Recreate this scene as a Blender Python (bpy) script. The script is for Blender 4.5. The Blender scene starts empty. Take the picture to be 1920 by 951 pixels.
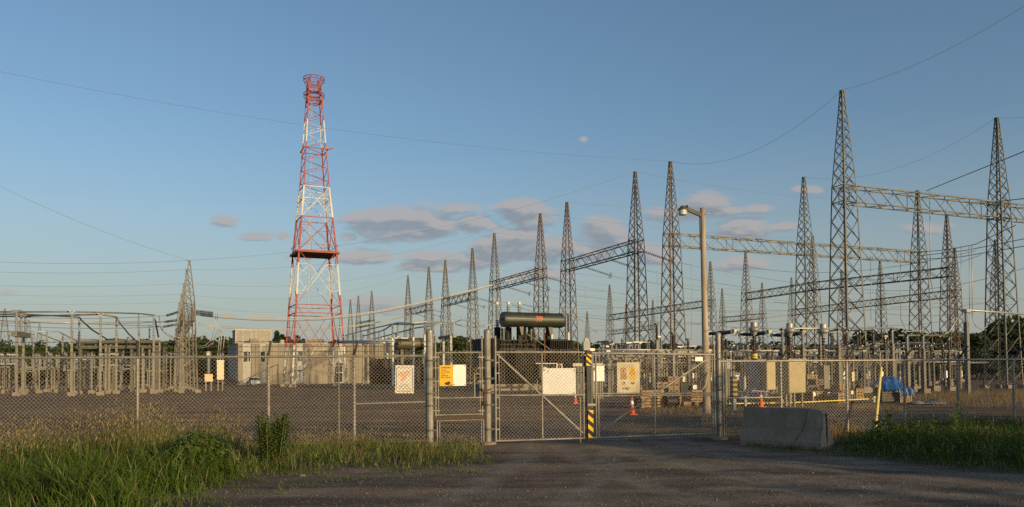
import bpy, math, random
import numpy as np
from mathutils import Vector, Matrix

random.seed(7)
RNG = np.random.default_rng(7)
S = bpy.context.scene
COL = S.collection
R = math.radians

# ------------------------------------------------------------------ camera
F, PW, PH = 1500.0, 1920, 951
CAMH = 1.7
TILT, ROLL, HORY = R(1.5), R(-0.5), 702.0
PY = HORY - F * math.tan(TILT)
cam = bpy.data.cameras.new("camera")
cam.sensor_width = 36.0
cam.lens = F / PW * 36.0
cam.shift_y = (PY - PH / 2) / PW
cam.clip_start, cam.clip_end = 0.1, 6000
CAM = bpy.data.objects.new("camera", cam)
COL.objects.link(CAM)
ROT = Matrix.Rotation(math.pi / 2 + TILT, 3, 'X') @ Matrix.Rotation(ROLL, 3, 'Z')
CAM.matrix_world = Matrix.Translation((0, 0, CAMH)) @ ROT.to_4x4()
S.camera = CAM

# ------------------------------------------------------------------ light and sky
SUN_EL, SUN_AZ = 10.0, 138.0          # degrees; azimuth clockwise from straight ahead (+Y)
sdir = Vector((math.sin(R(SUN_AZ)) * math.cos(R(SUN_EL)), math.cos(R(SUN_AZ)) * math.cos(R(SUN_EL)), math.sin(R(SUN_EL))))
sun = bpy.data.lights.new("sun", 'SUN')
sun.energy, sun.angle, sun.color = 4.6, R(0.5), (1.0, 0.75, 0.40)
SUN = bpy.data.objects.new("sun", sun)
SUN.rotation_euler = sdir.to_track_quat('Z', 'Y').to_euler()
SUN.location = (20, -30, 40)
COL.objects.link(SUN)
S.view_settings.view_transform = 'Standard'
S.view_settings.look = 'None'
S.view_settings.exposure = 0.0
S.view_settings.gamma = 1.0
S.render.resolution_x, S.render.resolution_y = 1024, 507
S.cycles.max_bounces = 5
S.cycles.diffuse_bounces = 3
S.cycles.use_denoising = False

W = bpy.data.worlds.new("World")
S.world = W
W.use_nodes = True
SKY_STRENGTH = 0.13


def build_world():
    nt = W.node_tree
    nt.nodes.clear()
    N = nt.nodes.new
    L = nt.links.new

    def math_(op, a, b=None, c=None, clamp=False):
        n = N('ShaderNodeMath')
        n.operation = op
        n.use_clamp = clamp
        for i, v in enumerate((a, b, c)):
            if v is None:
                continue
            if isinstance(v, (int, float)):
                n.inputs[i].default_value = v
            else:
                L(v, n.inputs[i])
        return n.outputs[0]

    out = N('ShaderNodeOutputWorld')
    sky = N('ShaderNodeTexSky')
    sky.sky_type = 'NISHITA'
    sky.sun_disc = False
    sky.sun_elevation = R(SUN_EL)
    sky.sun_rotation = R(SUN_AZ)
    sky.altitude = 100
    sky.air_density, sky.dust_density, sky.ozone_density = 1.0, 2.3, 1.4
    bg = N('ShaderNodeBackground')
    bg.inputs[1].default_value = SKY_STRENGTH
    tint = N('ShaderNodeMix')
    tint.data_type, tint.blend_type = 'RGBA', 'MULTIPLY'
    tint.inputs[0].default_value = 1.0
    tint.inputs[7].default_value = (0.95, 1.09, 1.21, 1)
    L(sky.outputs[0], tint.inputs[6])
    L(tint.outputs[2], bg.inputs[0])
    tc = N('ShaderNodeTexCoord')
    sep = N('ShaderNodeSeparateXYZ')
    L(tc.outputs['Generated'], sep.inputs[0])
    y = math_('MAXIMUM', sep.outputs[1], 0.05)
    sx = math_('DIVIDE', sep.outputs[0], y)
    sz = math_('DIVIDE', sep.outputs[2], y)
    # cloud banks: bearing, elevation (tangents), half sizes, strength
    banks = [(-0.1333, 0.1907, 0.0686, 0.0235, 1.10), (-0.1800, 0.1987, 0.0406, 0.0110, 0.90), (-0.0733, 0.2080, 0.0280, 0.0073, 0.80), (-0.0367, 0.1893, 0.0350, 0.0132, 1.00), (0.0167, 0.2013, 0.0406, 0.0191, 1.10), (0.0033, 0.1647, 0.0532, 0.0205, 1.10), (0.0533, 0.1573, 0.0448, 0.0191, 1.00), (0.1133, 0.1747, 0.0350, 0.0205, 1.10), (0.0933, 0.1520, 0.0336, 0.0147, 0.90), (-0.0900, 0.1480, 0.0462, 0.0081, 0.90), (-0.0967, 0.1360, 0.0420, 0.0073, 0.90), (-0.0400, 0.1413, 0.0322, 0.0110, 0.90), (-0.3547, 0.1960, 0.0210, 0.0073, 0.95), (-0.3213, 0.1760, 0.0252, 0.0073, 0.90), (-0.2867, 0.1747, 0.0084, 0.0051, 0.80), (-0.2067, 0.1747, 0.0140, 0.0051, 0.80), (-0.1867, 0.1493, 0.0350, 0.0095, 0.95), (0.2467, 0.2113, 0.0350, 0.0161, 0.95), (0.2347, 0.2000, 0.0434, 0.0110, 0.80), (0.2933, 0.1813, 0.0378, 0.0132, 0.85), (0.3100, 0.2060, 0.0196, 0.0059, 0.80), (0.2733, 0.2053, 0.0224, 0.0066, 0.80), (0.1867, 0.1980, 0.0224, 0.0088, 0.80), (0.1800, 0.1480, 0.0280, 0.0139, 0.90), (0.2867, 0.1380, 0.0336, 0.0095, 0.85), (0.3400, 0.1813, 0.0224, 0.0059, 0.60), (0.3733, 0.2293, 0.0182, 0.0051, 0.50), (-0.1800, 0.0933, 0.0504, 0.0073, 0.70), (-0.1533, 0.0813, 0.0420, 0.0059, 0.60), (0.0920, 0.2947, 0.0050, 0.0034, 0.60), (0.5200, 0.1800, 0.0294, 0.0059, 0.40), (-0.6300, 0.1080, 0.0154, 0.0037, 0.40), (0.0267, 0.1247, 0.0434, 0.0073, 0.70), (-0.2667, 0.1493, 0.0140, 0.0037, 0.40)]

    def density(ox, oz):
        x_ = math_('ADD', sx, ox)
        z_ = math_('ADD', sz, oz)
        m = None
        for (bx, bz, rx, rz, a) in banks:
            ex = math_('POWER', math_('DIVIDE', math_('SUBTRACT', x_, bx), rx), 2.0)
            ez = math_('POWER', math_('DIVIDE', math_('SUBTRACT', z_, bz), rz), 2.0)
            e = math_('MULTIPLY', math_('SUBTRACT', 1.0, math_('ADD', ex, ez)), a)
            m = e if m is None else math_('MAXIMUM', m, e)
        m = math_('MAXIMUM', m, -1.4)
        cv = N('ShaderNodeCombineXYZ')
        L(math_('MULTIPLY', x_, 17.0), cv.inputs[0])
        L(math_('MULTIPLY', z_, 44.0), cv.inputs[1])
        nz = N('ShaderNodeTexNoise')
        nz.inputs['Scale'].default_value = 1.0
        nz.inputs['Detail'].default_value = 9.0
        nz.inputs['Roughness'].default_value = 0.56
        L(cv.outputs[0], nz.inputs['Vector'])
        return math_('ADD', math_('MULTIPLY', m, 0.66), math_('MULTIPLY', math_('SUBTRACT', nz.outputs[0], 0.5), 2.7))

    d0 = density(0.0, 0.0)
    d1 = density(0.006, 0.009)
    cover = N('ShaderNodeMapRange')
    cover.interpolation_type = 'SMOOTHSTEP'
    cover.inputs[1].default_value, cover.inputs[2].default_value = -0.34, 0.40
    cover.inputs[4].default_value = 0.80
    L(d0, cover.inputs[0])
    front = math_('GREATER_THAN', sep.outputs[1], 0.06)
    cov = math_('MULTIPLY', cover.outputs[0], front)
    lit = math_('ADD', math_('MULTIPLY', math_('SUBTRACT', d0, d1), 1.9), 0.30, clamp=True)
    mix = N('ShaderNodeMix')
    mix.data_type = 'RGBA'
    mix.inputs[6].default_value = (0.265, 0.29, 0.335, 1)
    mix.inputs[7].default_value = (0.46, 0.425, 0.415, 1)
    L(lit, mix.inputs[0])
    bgc = N('ShaderNodeBackground')
    bgc.inputs[1].default_value = 0.95
    L(mix.outputs[2], bgc.inputs[0])
    ms = N('ShaderNodeMixShader')
    # thin grey haze that lies all round the horizon
    hz = N('ShaderNodeMapRange')
    hz.interpolation_type = 'SMOOTHSTEP'
    hz.inputs[1].default_value, hz.inputs[2].default_value = 0.30, -0.03
    hz.inputs[3].default_value, hz.inputs[4].default_value = 0.0, 0.78
    L(sep.outputs[2], hz.inputs[0])
    bgh = N('ShaderNodeBackground')
    bgh.inputs[0].default_value = (0.415, 0.425, 0.405, 1)
    mh = N('ShaderNodeMixShader')
    L(hz.outputs[0], mh.inputs[0])
    L(bg.outputs[0], mh.inputs[1])
    L(bgh.outputs[0], mh.inputs[2])
    L(cov, ms.inputs[0])
    L(mh.outputs[0], ms.inputs[1])
    L(bgc.outputs[0], ms.inputs[2])
    L(ms.outputs[0], out.inputs[0])


build_world()

# ------------------------------------------------------------------ geometry of the view: pixels of the photo to points on real surfaces
CAMP = Vector((0, 0, CAMH))


def ray(px, py):
    v = ROT @ Vector(((px - PW / 2) / F, -(py - PY) / F, -1.0))
    return v / v.y


def P(px, py, d):
    return CAMP + ray(px, py) * d


def G(px, py, z=0.0):
    v = ray(px, py)
    return CAMP + v * ((z - CAMH) / v.z)


def depth_at(px, py):
    return G(px, py).y


U1 = Vector((-0.416, 0.909, 0)).normalized()   # yard grid, running away to the left
U2 = Vector((0.909, 0.416, 0)).normalized()    # yard grid, running away to the right
GRID = math.atan2(U2.y, U2.x)                  # rotation that turns local x onto U2 and local y onto U1

# ------------------------------------------------------------------ materials
MATS = {}


def mat(name, col, rough=0.7, metal=0.0, var=0.15, scale=6.0, bump=0.0, bscale=None, col2=None, streak=False, spec=0.4, detail=6.0, backlit=0.0):
    if name in MATS:
        return MATS[name]
    m = bpy.data.materials.new(name)
    m.use_nodes = True
    nt = m.node_tree
    b = nt.nodes['Principled BSDF']
    b.inputs['Roughness'].default_value = rough
    b.inputs['Metallic'].default_value = metal
    b.inputs['Specular IOR Level'].default_value = spec
    c = Vector(col)
    c2 = Vector(col2) if col2 else c * (1 - var * 1.6)
    tc = nt.nodes.new('ShaderNodeTexCoord')
    geo = nt.nodes.new('ShaderNodeNewGeometry')
    mp = nt.nodes.new('ShaderNodeMapping')
    mp.inputs['Scale'].default_value = (1, 1, 0.15) if streak else (1, 1, 1)
    nt.links.new(geo.outputs['Position'], mp.inputs[0])
    nz = nt.nodes.new('ShaderNodeTexNoise')
    nz.inputs['Scale'].default_value = scale
    nz.inputs['Detail'].default_value = detail
    nz.inputs['Roughness'].default_value = 0.65
    nt.links.new(mp.outputs[0], nz.inputs['Vector'])
    rp = nt.nodes.new('ShaderNodeValToRGB')
    rp.color_ramp.elements[0].position, rp.color_ramp.elements[1].position = 0.32, 0.68
    rp.color_ramp.elements[0].color = (*c2, 1)
    rp.color_ramp.elements[1].color = (*(c * (1 + var * 0.5)), 1)
    nt.links.new(nz.outputs[0], rp.inputs[0])
    nt.links.new(rp.outputs[0], b.inputs['Base Color'])
    if bump:
        bp = nt.nodes.new('ShaderNodeBump')
        bp.inputs['Strength'].default_value = bump
        bp.inputs['Distance'].default_value = 0.02
        n2 = nt.nodes.new('ShaderNodeTexNoise')
        n2.inputs['Scale'].default_value = bscale or scale * 4
        n2.inputs['Detail'].default_value = 4
        nt.links.new(geo.outputs['Position'], n2.inputs['Vector'])
        nt.links.new(n2.outputs[0], bp.inputs['Height'])
        nt.links.new(bp.outputs[0], b.inputs['Normal'])
    if backlit:
        tr = nt.nodes.new('ShaderNodeBsdfTranslucent')
        nt.links.new(rp.outputs[0], tr.inputs[0])
        mx = nt.nodes.new('ShaderNodeMixShader')
        mx.inputs[0].default_value = backlit
        nt.links.new(b.outputs[0], mx.inputs[1])
        nt.links.new(tr.outputs[0], mx.inputs[2])
        nt.links.new(mx.outputs[0], nt.nodes['Material Output'].inputs[0])
    MATS[name] = m
    return m


def tinted(name, rough=0.75, backlit=0.35, attr='tint'):
    """plant material whose colour comes from the plant's own per-blade colour attribute"""
    m = bpy.data.materials.new(name)
    m.use_nodes = True
    nt = m.node_tree
    b = nt.nodes['Principled BSDF']
    b.inputs['Roughness'].default_value = rough
    b.inputs['Specular IOR Level'].default_value = 0.2
    a = nt.nodes.new('ShaderNodeAttribute')
    a.attribute_name = attr
    nt.links.new(a.outputs['Color'], b.inputs['Base Color'])
    tr = nt.nodes.new('ShaderNodeBsdfTranslucent')
    nt.links.new(a.outputs['Color'], tr.inputs[0])
    mx = nt.nodes.new('ShaderNodeMixShader')
    mx.inputs[0].default_value = backlit
    nt.links.new(b.outputs[0], mx.inputs[1])
    nt.links.new(tr.outputs[0], mx.inputs[2])
    nt.links.new(mx.outputs[0], nt.nodes['Material Output'].inputs[0])
    MATS[name] = m
    return m


GALV = mat('galvanised', (0.36, 0.35, 0.33), 0.55, 0.35, 0.22, 3.0)
GALVD = mat('old_galvanised', (0.115, 0.105, 0.09), 0.6, 0.3, 0.3, 1.2)
RUSTY = mat('rusty_steel', (0.125, 0.098, 0.073), 0.7, 0.2, 0.35, 0.5, col2=(0.08, 0.054, 0.037))
FENCE = mat('fence_galvanised', (0.28, 0.255, 0.215), 0.5, 0.4, 0.25, 5.0)
WIREM = mat('fence_wire', (0.30, 0.25, 0.19), 0.6, 0.1, 0.2, 2.0)
POSTM = mat('yard_post', (0.175, 0.16, 0.132), 0.55, 0.25, 0.2, 1.5)
ALU = mat('aluminium_bus', (0.38, 0.365, 0.335), 0.45, 0.5, 0.15, 2.0)
PORC = mat('grey_porcelain', (0.27, 0.28, 0.30), 0.35, 0.0, 0.15, 3.0, spec=0.5)
PORCB = mat('brown_porcelain', (0.045, 0.02, 0.014), 0.25, 0.0, 0.2, 3.0, spec=0.5)
PORCD = mat('dark_porcelain', (0.07, 0.075, 0.08), 0.3, 0.0, 0.2, 3.0, spec=0.5)
CONC = mat('concrete', (0.25, 0.20, 0.15), 0.9, 0.0, 0.25, 3.0, bump=0.3)
CONCB = mat('barrier_concrete', (0.235, 0.20, 0.16), 0.92, 0.0, 0.14, 2.5, bump=0.25, bscale=40)
CABLE = mat('conductor', (0.20, 0.19, 0.18), 0.6, 0.3, 0.1, 1.0)
SHIELD = mat('shield_wire', (0.16, 0.155, 0.15), 0.6, 0.3, 0.1, 1.0)
CABLEL = mat('bright_conductor', (0.42, 0.40, 0.37), 0.5, 0.4, 0.1, 1.0)
REDP = mat('red_paint', (0.34, 0.058, 0.028), 0.6, 0.0, 0.25, 0.7)
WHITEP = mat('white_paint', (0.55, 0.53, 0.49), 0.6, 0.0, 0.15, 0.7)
TGREEN = mat('transformer_green', (0.030, 0.036, 0.022), 0.45, 0.0, 0.25, 1.0, spec=0.5)
TDARK = mat('transformer_dark', (0.013, 0.011, 0.009), 0.7, 0.0, 0.3, 1.5)
TBROWN = mat('transformer_brown', (0.032, 0.025, 0.017), 0.7, 0.0, 0.3, 1.5)
OLIVE = mat('olive_paint', (0.10, 0.085, 0.035), 0.5, 0.0, 0.2, 1.0)
ORANGE = mat('orange_number', (0.75, 0.13, 0.03), 0.6)
WALLC = mat('precast_wall', (0.27, 0.225, 0.17), 0.9, 0.0, 0.16, 0.35, bump=0.1, streak=True)
WALLP = mat('wall_panel', (0.40, 0.37, 0.32), 0.7, 0.0, 0.08, 0.5)
GLASS = mat('window_glass', (0.02, 0.024, 0.028), 0.06, 0.0, 0.1, 1.0, spec=0.8)
BLACK = mat('black_paint', (0.012, 0.012, 0.012), 0.6, 0.0, 0.1, 2.0)
SIGNY = mat('sign_yellow', (0.72, 0.40, 0.012), 0.5, 0.0, 0.04, 3.0)
SIGNW = mat('sign_white', (0.80, 0.76, 0.70), 0.5, 0.0, 0.04, 3.0)
SIGNC = mat('sign_cream', (0.66, 0.55, 0.36), 0.6, 0.0, 0.10, 6.0)
SIGNP = mat('sign_faded_white', (0.74, 0.68, 0.58), 0.6, 0.0, 0.08, 8.0)
FRED = mat('faded_red_print', (0.60, 0.30, 0.20), 0.7, 0.0, 0.3, 25.0, col2=(0.70, 0.5, 0.38))
FGREY = mat('faded_grey_print', (0.42, 0.37, 0.30), 0.7)
FBROWN = mat('faded_brown_print', (0.42, 0.27, 0.16), 0.7)
CAUTY = mat('caution_yellow', (0.78, 0.46, 0.02), 0.5, 0.0, 0.08, 6.0)
POLEY = mat('pole_yellow', (0.60, 0.49, 0.15), 0.55, 0.0, 0.12, 4.0)
TAPEY = mat('tape_yellow', (0.75, 0.55, 0.03), 0.5)
CONEO = mat('cone_orange', (0.55, 0.075, 0.02), 0.55, 0.0, 0.12, 5.0)
WOODP = mat('pole_wood', (0.38, 0.30, 0.215), 0.85, 0.0, 0.3, 3.0, bump=0.4, bscale=25, streak=True)
WOODC = mat('crate_wood', (0.36, 0.23, 0.12), 0.85, 0.0, 0.25, 4.0, bump=0.2)
WOODG = mat('weathered_wood', (0.17, 0.14, 0.11), 0.9, 0.0, 0.3, 4.0, bump=0.2)
TARP = mat('blue_tarp', (0.012, 0.10, 0.36), 0.45, 0.0, 0.2, 3.0)
PLASTIC = mat('clear_plastic', (0.24, 0.235, 0.22), 0.35, 0.0, 0.3, 5.0)
CABG = mat('cabinet_gold_grey', (0.34, 0.275, 0.16), 0.42, 0.4, 0.12, 1.0)
CABD = mat('cabinet_grey', (0.30, 0.30, 0.29), 0.55, 0.1, 0.1, 1.5)
LAMPG = mat('lamp_lens', (0.45, 0.44, 0.42), 0.35, 0.0, 0.1, 4.0)
TYRE = mat('tyre_rubber', (0.015, 0.015, 0.015), 0.8)
CARW = mat('car_white', (0.7, 0.7, 0.69), 0.3, 0.0, 0.03, 2.0, spec=0.6)
CARB = mat('car_black', (0.02, 0.02, 0.022), 0.3, 0.0, 0.03, 2.0, spec=0.6)
TAIL = mat('car_lamp', (0.5, 0.08, 0.03), 0.3)
RUST = mat('rust', (0.20, 0.075, 0.03), 0.9, 0.0, 0.3, 8.0)
TRUNK = mat('bark', (0.11, 0.085, 0.06), 0.95, 0.0, 0.3, 4.0, bump=0.4)
LEAF = mat('deciduous_leaves', (0.055, 0.075, 0.02), 0.7, 0.0, 0.35, 0.5, col2=(0.026, 0.04, 0.01), spec=0.2, backlit=0.25)
NEEDLE = mat('conifer_needles', (0.04, 0.065, 0.024), 0.75, 0.0, 0.3, 0.6, col2=(0.02, 0.035, 0.012), spec=0.2, backlit=0.15)
BROWNLEAF = mat('copper_leaves', (0.09, 0.05, 0.03), 0.75, 0.0, 0.3, 0.6, spec=0.2, backlit=0.2)
WEED = mat('weed_leaves', (0.115, 0.165, 0.028), 0.6, 0.0, 0.3, 6.0, col2=(0.065, 0.105, 0.016), spec=0.3, backlit=0.35)
STEM = mat('weed_stems', (0.13, 0.15, 0.05), 0.7)
GRASSM = tinted('grass_blades')


def ground_material():
    m = bpy.data.materials.new('gravel_ground')
    m.use_nodes = True
    nt = m.node_tree
    N, L = nt.nodes.new, nt.links.new
    b = nt.nodes['Principled BSDF']
    b.inputs['Roughness'].default_value = 0.95
    b.inputs['Specular IOR Level'].default_value = 0.15
    geo = N('ShaderNodeNewGeometry')

    def noise(sc, det=6, rough=0.6, vec=None, stretch=None):
        n = N('ShaderNodeTexNoise')
        n.inputs['Scale'].default_value = sc
        n.inputs['Detail'].default_value = det
        n.inputs['Roughness'].default_value = rough
        if stretch:
            mp = N('ShaderNodeMapping')
            mp.inputs['Scale'].default_value = stretch
            mp.inputs['Rotation'].default_value = (0, 0, -0.25)
            L(geo.outputs['Position'], mp.inputs[0])
            L(mp.outputs[0], n.inputs['Vector'])
        else:
            L(geo.outputs['Position'], n.inputs['Vector'])
        return n.outputs[0]

    def ramp(v, stops):
        r = N('ShaderNodeValToRGB')
        e = r.color_ramp.elements
        e[0].position, e[0].color = stops[0][0], (*stops[0][1], 1)
        e[1].position, e[1].color = stops[-1][0], (*stops[-1][1], 1)
        for s in stops[1:-1]:
            k = e.new(s[0])
            k.color = (*s[1], 1)
        L(v, r.inputs[0])
        return r.outputs[0]

    def mixc(f, a, bb, mode='MIX'):
        x = N('ShaderNodeMix')
        x.data_type = 'RGBA'
        x.blend_type = mode
        if isinstance(f, float):
            x.inputs[0].default_value = f
        else:
            L(f, x.inputs[0])
        L(a, x.inputs[6])
        L(bb, x.inputs[7])
        return x.outputs[2]

    # distance across the fence line (drive in front, yard behind)
    sep = N('ShaderNodeSeparateXYZ')
    L(geo.outputs['Position'], sep.inputs[0])
    side = N('ShaderNodeMath')
    side.operation = 'MULTIPLY_ADD'
    L(sep.outputs[0], side.inputs[0])
    side.inputs[1].default_value = -0.2
    L(sep.outputs[1], side.inputs[2])
    mr = N('ShaderNodeMapRange')
    mr.inputs[1].default_value, mr.inputs[2].default_value = 18.8, 23.0
    L(side.outputs[0], mr.inputs[0])
    drive = ramp(noise(1.1, 8, 0.7), [(0.3, (0.11, 0.083, 0.063)), (0.5, (0.165, 0.127, 0.096)), (0.72, (0.23, 0.178, 0.135))])
    yard = ramp(noise(0.35, 8, 0.65, stretch=(0.35, 1.3, 1)), [(0.3, (0.105, 0.068, 0.04)), (0.5, (0.175, 0.114, 0.068)), (0.7, (0.26, 0.172, 0.103))])
    tracks_and_shade = ramp(noise(0.55, 3, 0.5, stretch=(0.12, 1.6, 1)), [(0.40, (0.42, 0.42, 0.44)), (0.50, (0.85, .85, .85)), (0.60, (1.22, 1.19, 1.12))])  # tracks, plus light and dark shadow strips put into the colour
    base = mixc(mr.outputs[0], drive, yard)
    base = mixc(0.8, base, tracks_and_shade, 'MULTIPLY')
    grains = ramp(noise(42, 3, 0.75), [(0.36, (0.55, 0.55, 0.56)), (0.52, (0.95, 0.95, 0.95)), (0.70, (1.7, 1.65, 1.55))])
    base = mixc(0.85, base, grains, 'MULTIPLY')
    # packed wheel tracks swinging out of the gate (worn, paler, finer stone)
    def mth(op, a, b_=None, c_=None):
        n = N('ShaderNodeMath')
        n.operation = op
        for i, v in enumerate((a, b_, c_)):
            if v is not None:
                if isinstance(v, (int, float)):
                    n.inputs[i].default_value = v
                else:
                    L(v, n.inputs[i])
        return n.outputs[0]
    wob = mth('MULTIPLY', mth('SUBTRACT', noise(0.7, 4), 0.5), 0.9)
    yy = mth('SUBTRACT', sep.outputs[1], 22.0)
    y2 = mth('MULTIPLY', yy, yy)
    trk = None
    for (x0, k, half) in ((2.0, .012, .9), (2.6, .035, .95), (1.4, -.012, .9), (3.2, .075, .9)):
        t_ = mth('ADD', mth('SUBTRACT', sep.outputs[0], mth('MULTIPLY_ADD', y2, k, x0)), wob)
        d_ = mth('ABSOLUTE', mth('SUBTRACT', mth('ABSOLUTE', t_), half))
        r_ = N('ShaderNodeMapRange')
        r_.interpolation_type = 'SMOOTHSTEP'
        r_.inputs[1].default_value, r_.inputs[2].default_value = 0.42, 0.08
        L(d_, r_.inputs[0])
        trk = r_.outputs[0] if trk is None else mth('MAXIMUM', trk, r_.outputs[0])
    trk = mth('MULTIPLY', trk, mth('MULTIPLY_ADD', noise(1.7, 5), 1.3, -.15))
    packed = ramp(noise(2.2, 7, .7), [(0.3, (0.155, 0.135, 0.115)), (0.7, (0.27, 0.235, 0.20))])
    base = mixc(mth('MULTIPLY', trk, mth('SUBTRACT', 0.85, mth('MULTIPLY', mr.outputs[0], .4))), base, packed)
    L(base, b.inputs['Base Color'])
    bp = N('ShaderNodeBump')
    bp.inputs['Strength'].default_value = 0.75
    bp.inputs['Distance'].default_value = 0.03
    h = N('ShaderNodeMath')
    h.operation = 'MULTIPLY_ADD'
    L(noise(38, 4, 0.7), h.inputs[0])
    h.inputs[1].default_value = 0.6
    L(noise(5, 5, 0.6), h.inputs[2])
    L(h.outputs[0], bp.inputs['Height'])
    L(bp.outputs[0], b.inputs['Normal'])
    return m


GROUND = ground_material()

# ------------------------------------------------------------------ mesh helpers


class MB:
    """collects shapes and links them as one mesh object"""

    def __init__(s):
        s.v, s.f = [], []

    def add(s, vs, fs):
        o = len(s.v)
        s.v += [tuple(x) for x in vs]
        s.f += [tuple(i + o for i in f) for f in fs]
        return s

    def box(s, c, size, rot=0.0):
        hx, hy, hz = size[0] / 2, size[1] / 2, size[2] / 2
        ca, sa = math.cos(rot), math.sin(rot)
        vs = []
        for z in (-hz, hz):
            for (x, y) in ((-hx, -hy), (hx, -hy), (hx, hy), (-hx, hy)):
                vs.append((c[0] + x * ca - y * sa, c[1] + x * sa + y * ca, c[2] + z))
        return s.add(vs, [(3, 2, 1, 0), (4, 5, 6, 7), (0, 1, 5, 4), (1, 2, 6, 5), (2, 3, 7, 6), (3, 0, 4, 7)])

    def frame(s, d, up=Vector((0, 0, 1))):
        d = d.normalized()
        if abs(d.dot(up)) > 0.98:
            up = Vector((0.3, 1, 0)).normalized()
        x = d.cross(up).normalized()
        return x, x.cross(d).normalized()

    def bar(s, p, q, w, h=None):
        p, q = Vector(p), Vector(q)
        h = h or w
        x, y = s.frame(q - p)
        vs = []
        for e in (p, q):
            for (a, b) in ((-1, -1), (1, -1), (1, 1), (-1, 1)):
                vs.append(e + x * (a * w / 2) + y * (b * h / 2))
        return s.add(vs, [(0, 1, 2, 3), (7, 6, 5, 4), (4, 5, 1, 0), (5, 6, 2, 1), (6, 7, 3, 2), (7, 4, 0, 3)])

    def tube(s, pts, r, n=6, caps=True):
        pts = [Vector(p) for p in pts]
        rs = r if isinstance(r, (list, tuple)) else [r] * len(pts)
        vs, fs = [], []
        for i, p in enumerate(pts):
            d = pts[min(i + 1, len(pts) - 1)] - pts[max(i - 1, 0)]
            x, y = s.frame(d)
            for k in range(n):
                a = 2 * math.pi * k / n
                vs.append(p + (x * math.cos(a) + y * math.sin(a)) * rs[i])
        for i in range(len(pts) - 1):
            for k in range(n):
                k2 = (k + 1) % n
                fs.append((i * n + k2, i * n + k, (i + 1) * n + k, (i + 1) * n + k2))
        if caps:
            fs.append(tuple(range(n)))
            fs.append(tuple(reversed(range((len(pts) - 1) * n, len(pts) * n))))
        return s.add(vs, fs)

    def lathe(s, prof, base=(0, 0, 0), axis=(0, 0, 1), n=12):
        base, axis = Vector(base), Vector(axis).normalized()
        x, y = s.frame(axis)
        vs, fs = [], []
        for (r, z) in prof:
            for k in range(n):
                a = 2 * math.pi * k / n
                vs.append(base + axis * z + (x * math.cos(a) + y * math.sin(a)) * max(r, 1e-4))
        m = len(prof)
        for i in range(m - 1):
            for k in range(n):
                k2 = (k + 1) % n
                fs.append((i * n + k2, i * n + k, (i + 1) * n + k, (i + 1) * n + k2))
        fs.append(tuple(range(n)))
        fs.append(tuple(reversed(range((m - 1) * n, m * n))))
        return s.add(vs, fs)

    def prism(s, poly, depth, mtx=None):
        """poly in local x-z, extruded along local y"""
        n = len(poly)
        vs = [Vector((a, 0, b)) for a, b in poly] + [Vector((a, depth, b)) for a, b in poly]
        if mtx is not None:
            vs = [mtx @ v for v in vs]
        fs = [tuple(range(n)), tuple(reversed(range(n, 2 * n)))]
        for i in range(n):
            j = (i + 1) % n
            fs.append((j, i, n + i, n + j))
        return s.add(vs, fs)

    def mesh(s, name, m, smooth=False):
        me = bpy.data.meshes.new(name)
        me.from_pydata(s.v, [], s.f)
        if m is not None:
            me.materials.append(m)
        if smooth:
            me.polygons.foreach_set('use_smooth', [True] * len(me.polygons))
        me.update()
        return me

    def build(s, name, m, parent=None, smooth=False, mtx=None):
        return link(name, s.mesh(name, m, smooth), parent, mtx)


def link(name, data, parent=None, mtx=None):
    o = bpy.data.objects.new(name, data)
    COL.objects.link(o)
    if parent is not None:
        o.parent = parent
    if mtx is not None:
        o.matrix_basis = mtx
    return o


def tag(o, label=None, cat=None, group=None, kind=None):
    if label:
        o['label'] = label
    if cat:
        o['category'] = cat
    if group:
        o['group'] = group
    if kind:
        o['kind'] = kind
    return o


def thing(name, label, cat, loc=(0, 0, 0), rot=0.0, group=None):
    o = link(name, None)
    o.empty_display_size = 0.2
    o.location = loc
    o.rotation_euler = (0, 0, rot)
    return tag(o, label, cat, group)


UNIT = {}


def unit(kind, m):
    key = (kind, m.name)
    if key in UNIT:
        return UNIT[key]
    b = MB()
    if kind == 'box':
        b.box((0, 0, 0.5), (1, 1, 1))
    elif kind == 'cyl':
        b.lathe([(0.5, 0), (0.5, 1)], n=12)
    elif kind == 'angle':      # steel angle section
        t = 0.16
        poly = [(-.5, -.5), (.5, -.5), (.5, -.5 + t), (-.5 + t, -.5 + t), (-.5 + t, .5), (-.5, .5)]
        vs = [(x, y, 0) for x, y in poly] + [(x, y, 1) for x, y in poly]
        b.add(vs, [(5, 4, 3, 2, 1, 0), (6, 7, 8, 9, 10, 11)] + [(i, (i + 1) % 6, (i + 1) % 6 + 6, i + 6) for i in range(6)])
    elif kind == 'insulator':  # unit height, unit radius sheds
        pr = []
        n = 9
        pr += [(0.62, 0), (0.62, 0.04), (0.5, 0.05)]
        for i in range(n):
            z = 0.06 + i * 0.88 / n
            pr += [(0.52, z), (1.0, z + 0.02), (0.95, z + 0.035), (0.52, z + 0.07)]
        pr += [(0.5, 0.95), (0.62, 0.96), (0.62, 1.0)]
        b.lathe(pr, n=10)
    elif kind == 'string':     # disc insulator string, unit length
        pr = [(0.15, 0)]
        n = 16
        for i in range(n):
            z = (i + .3) / n
            pr += [(0.18, z), (1.0, z + 0.012), (0.8, z + 0.025), (0.18, z + 0.035)]
        pr += [(0.15, 1)]
        b.lathe(pr, n=8)
    elif kind == 'ring':       # corona ring in the x-y plane
        b.tube([(math.cos(a) * .5, math.sin(a) * .5, 0) for a in np.linspace(0, 2 * math.pi, 17)], 0.06, 5, caps=False)
    UNIT[key] = b.mesh(kind, m, smooth=kind in ('cyl',) and False)
    return UNIT[key]


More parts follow.
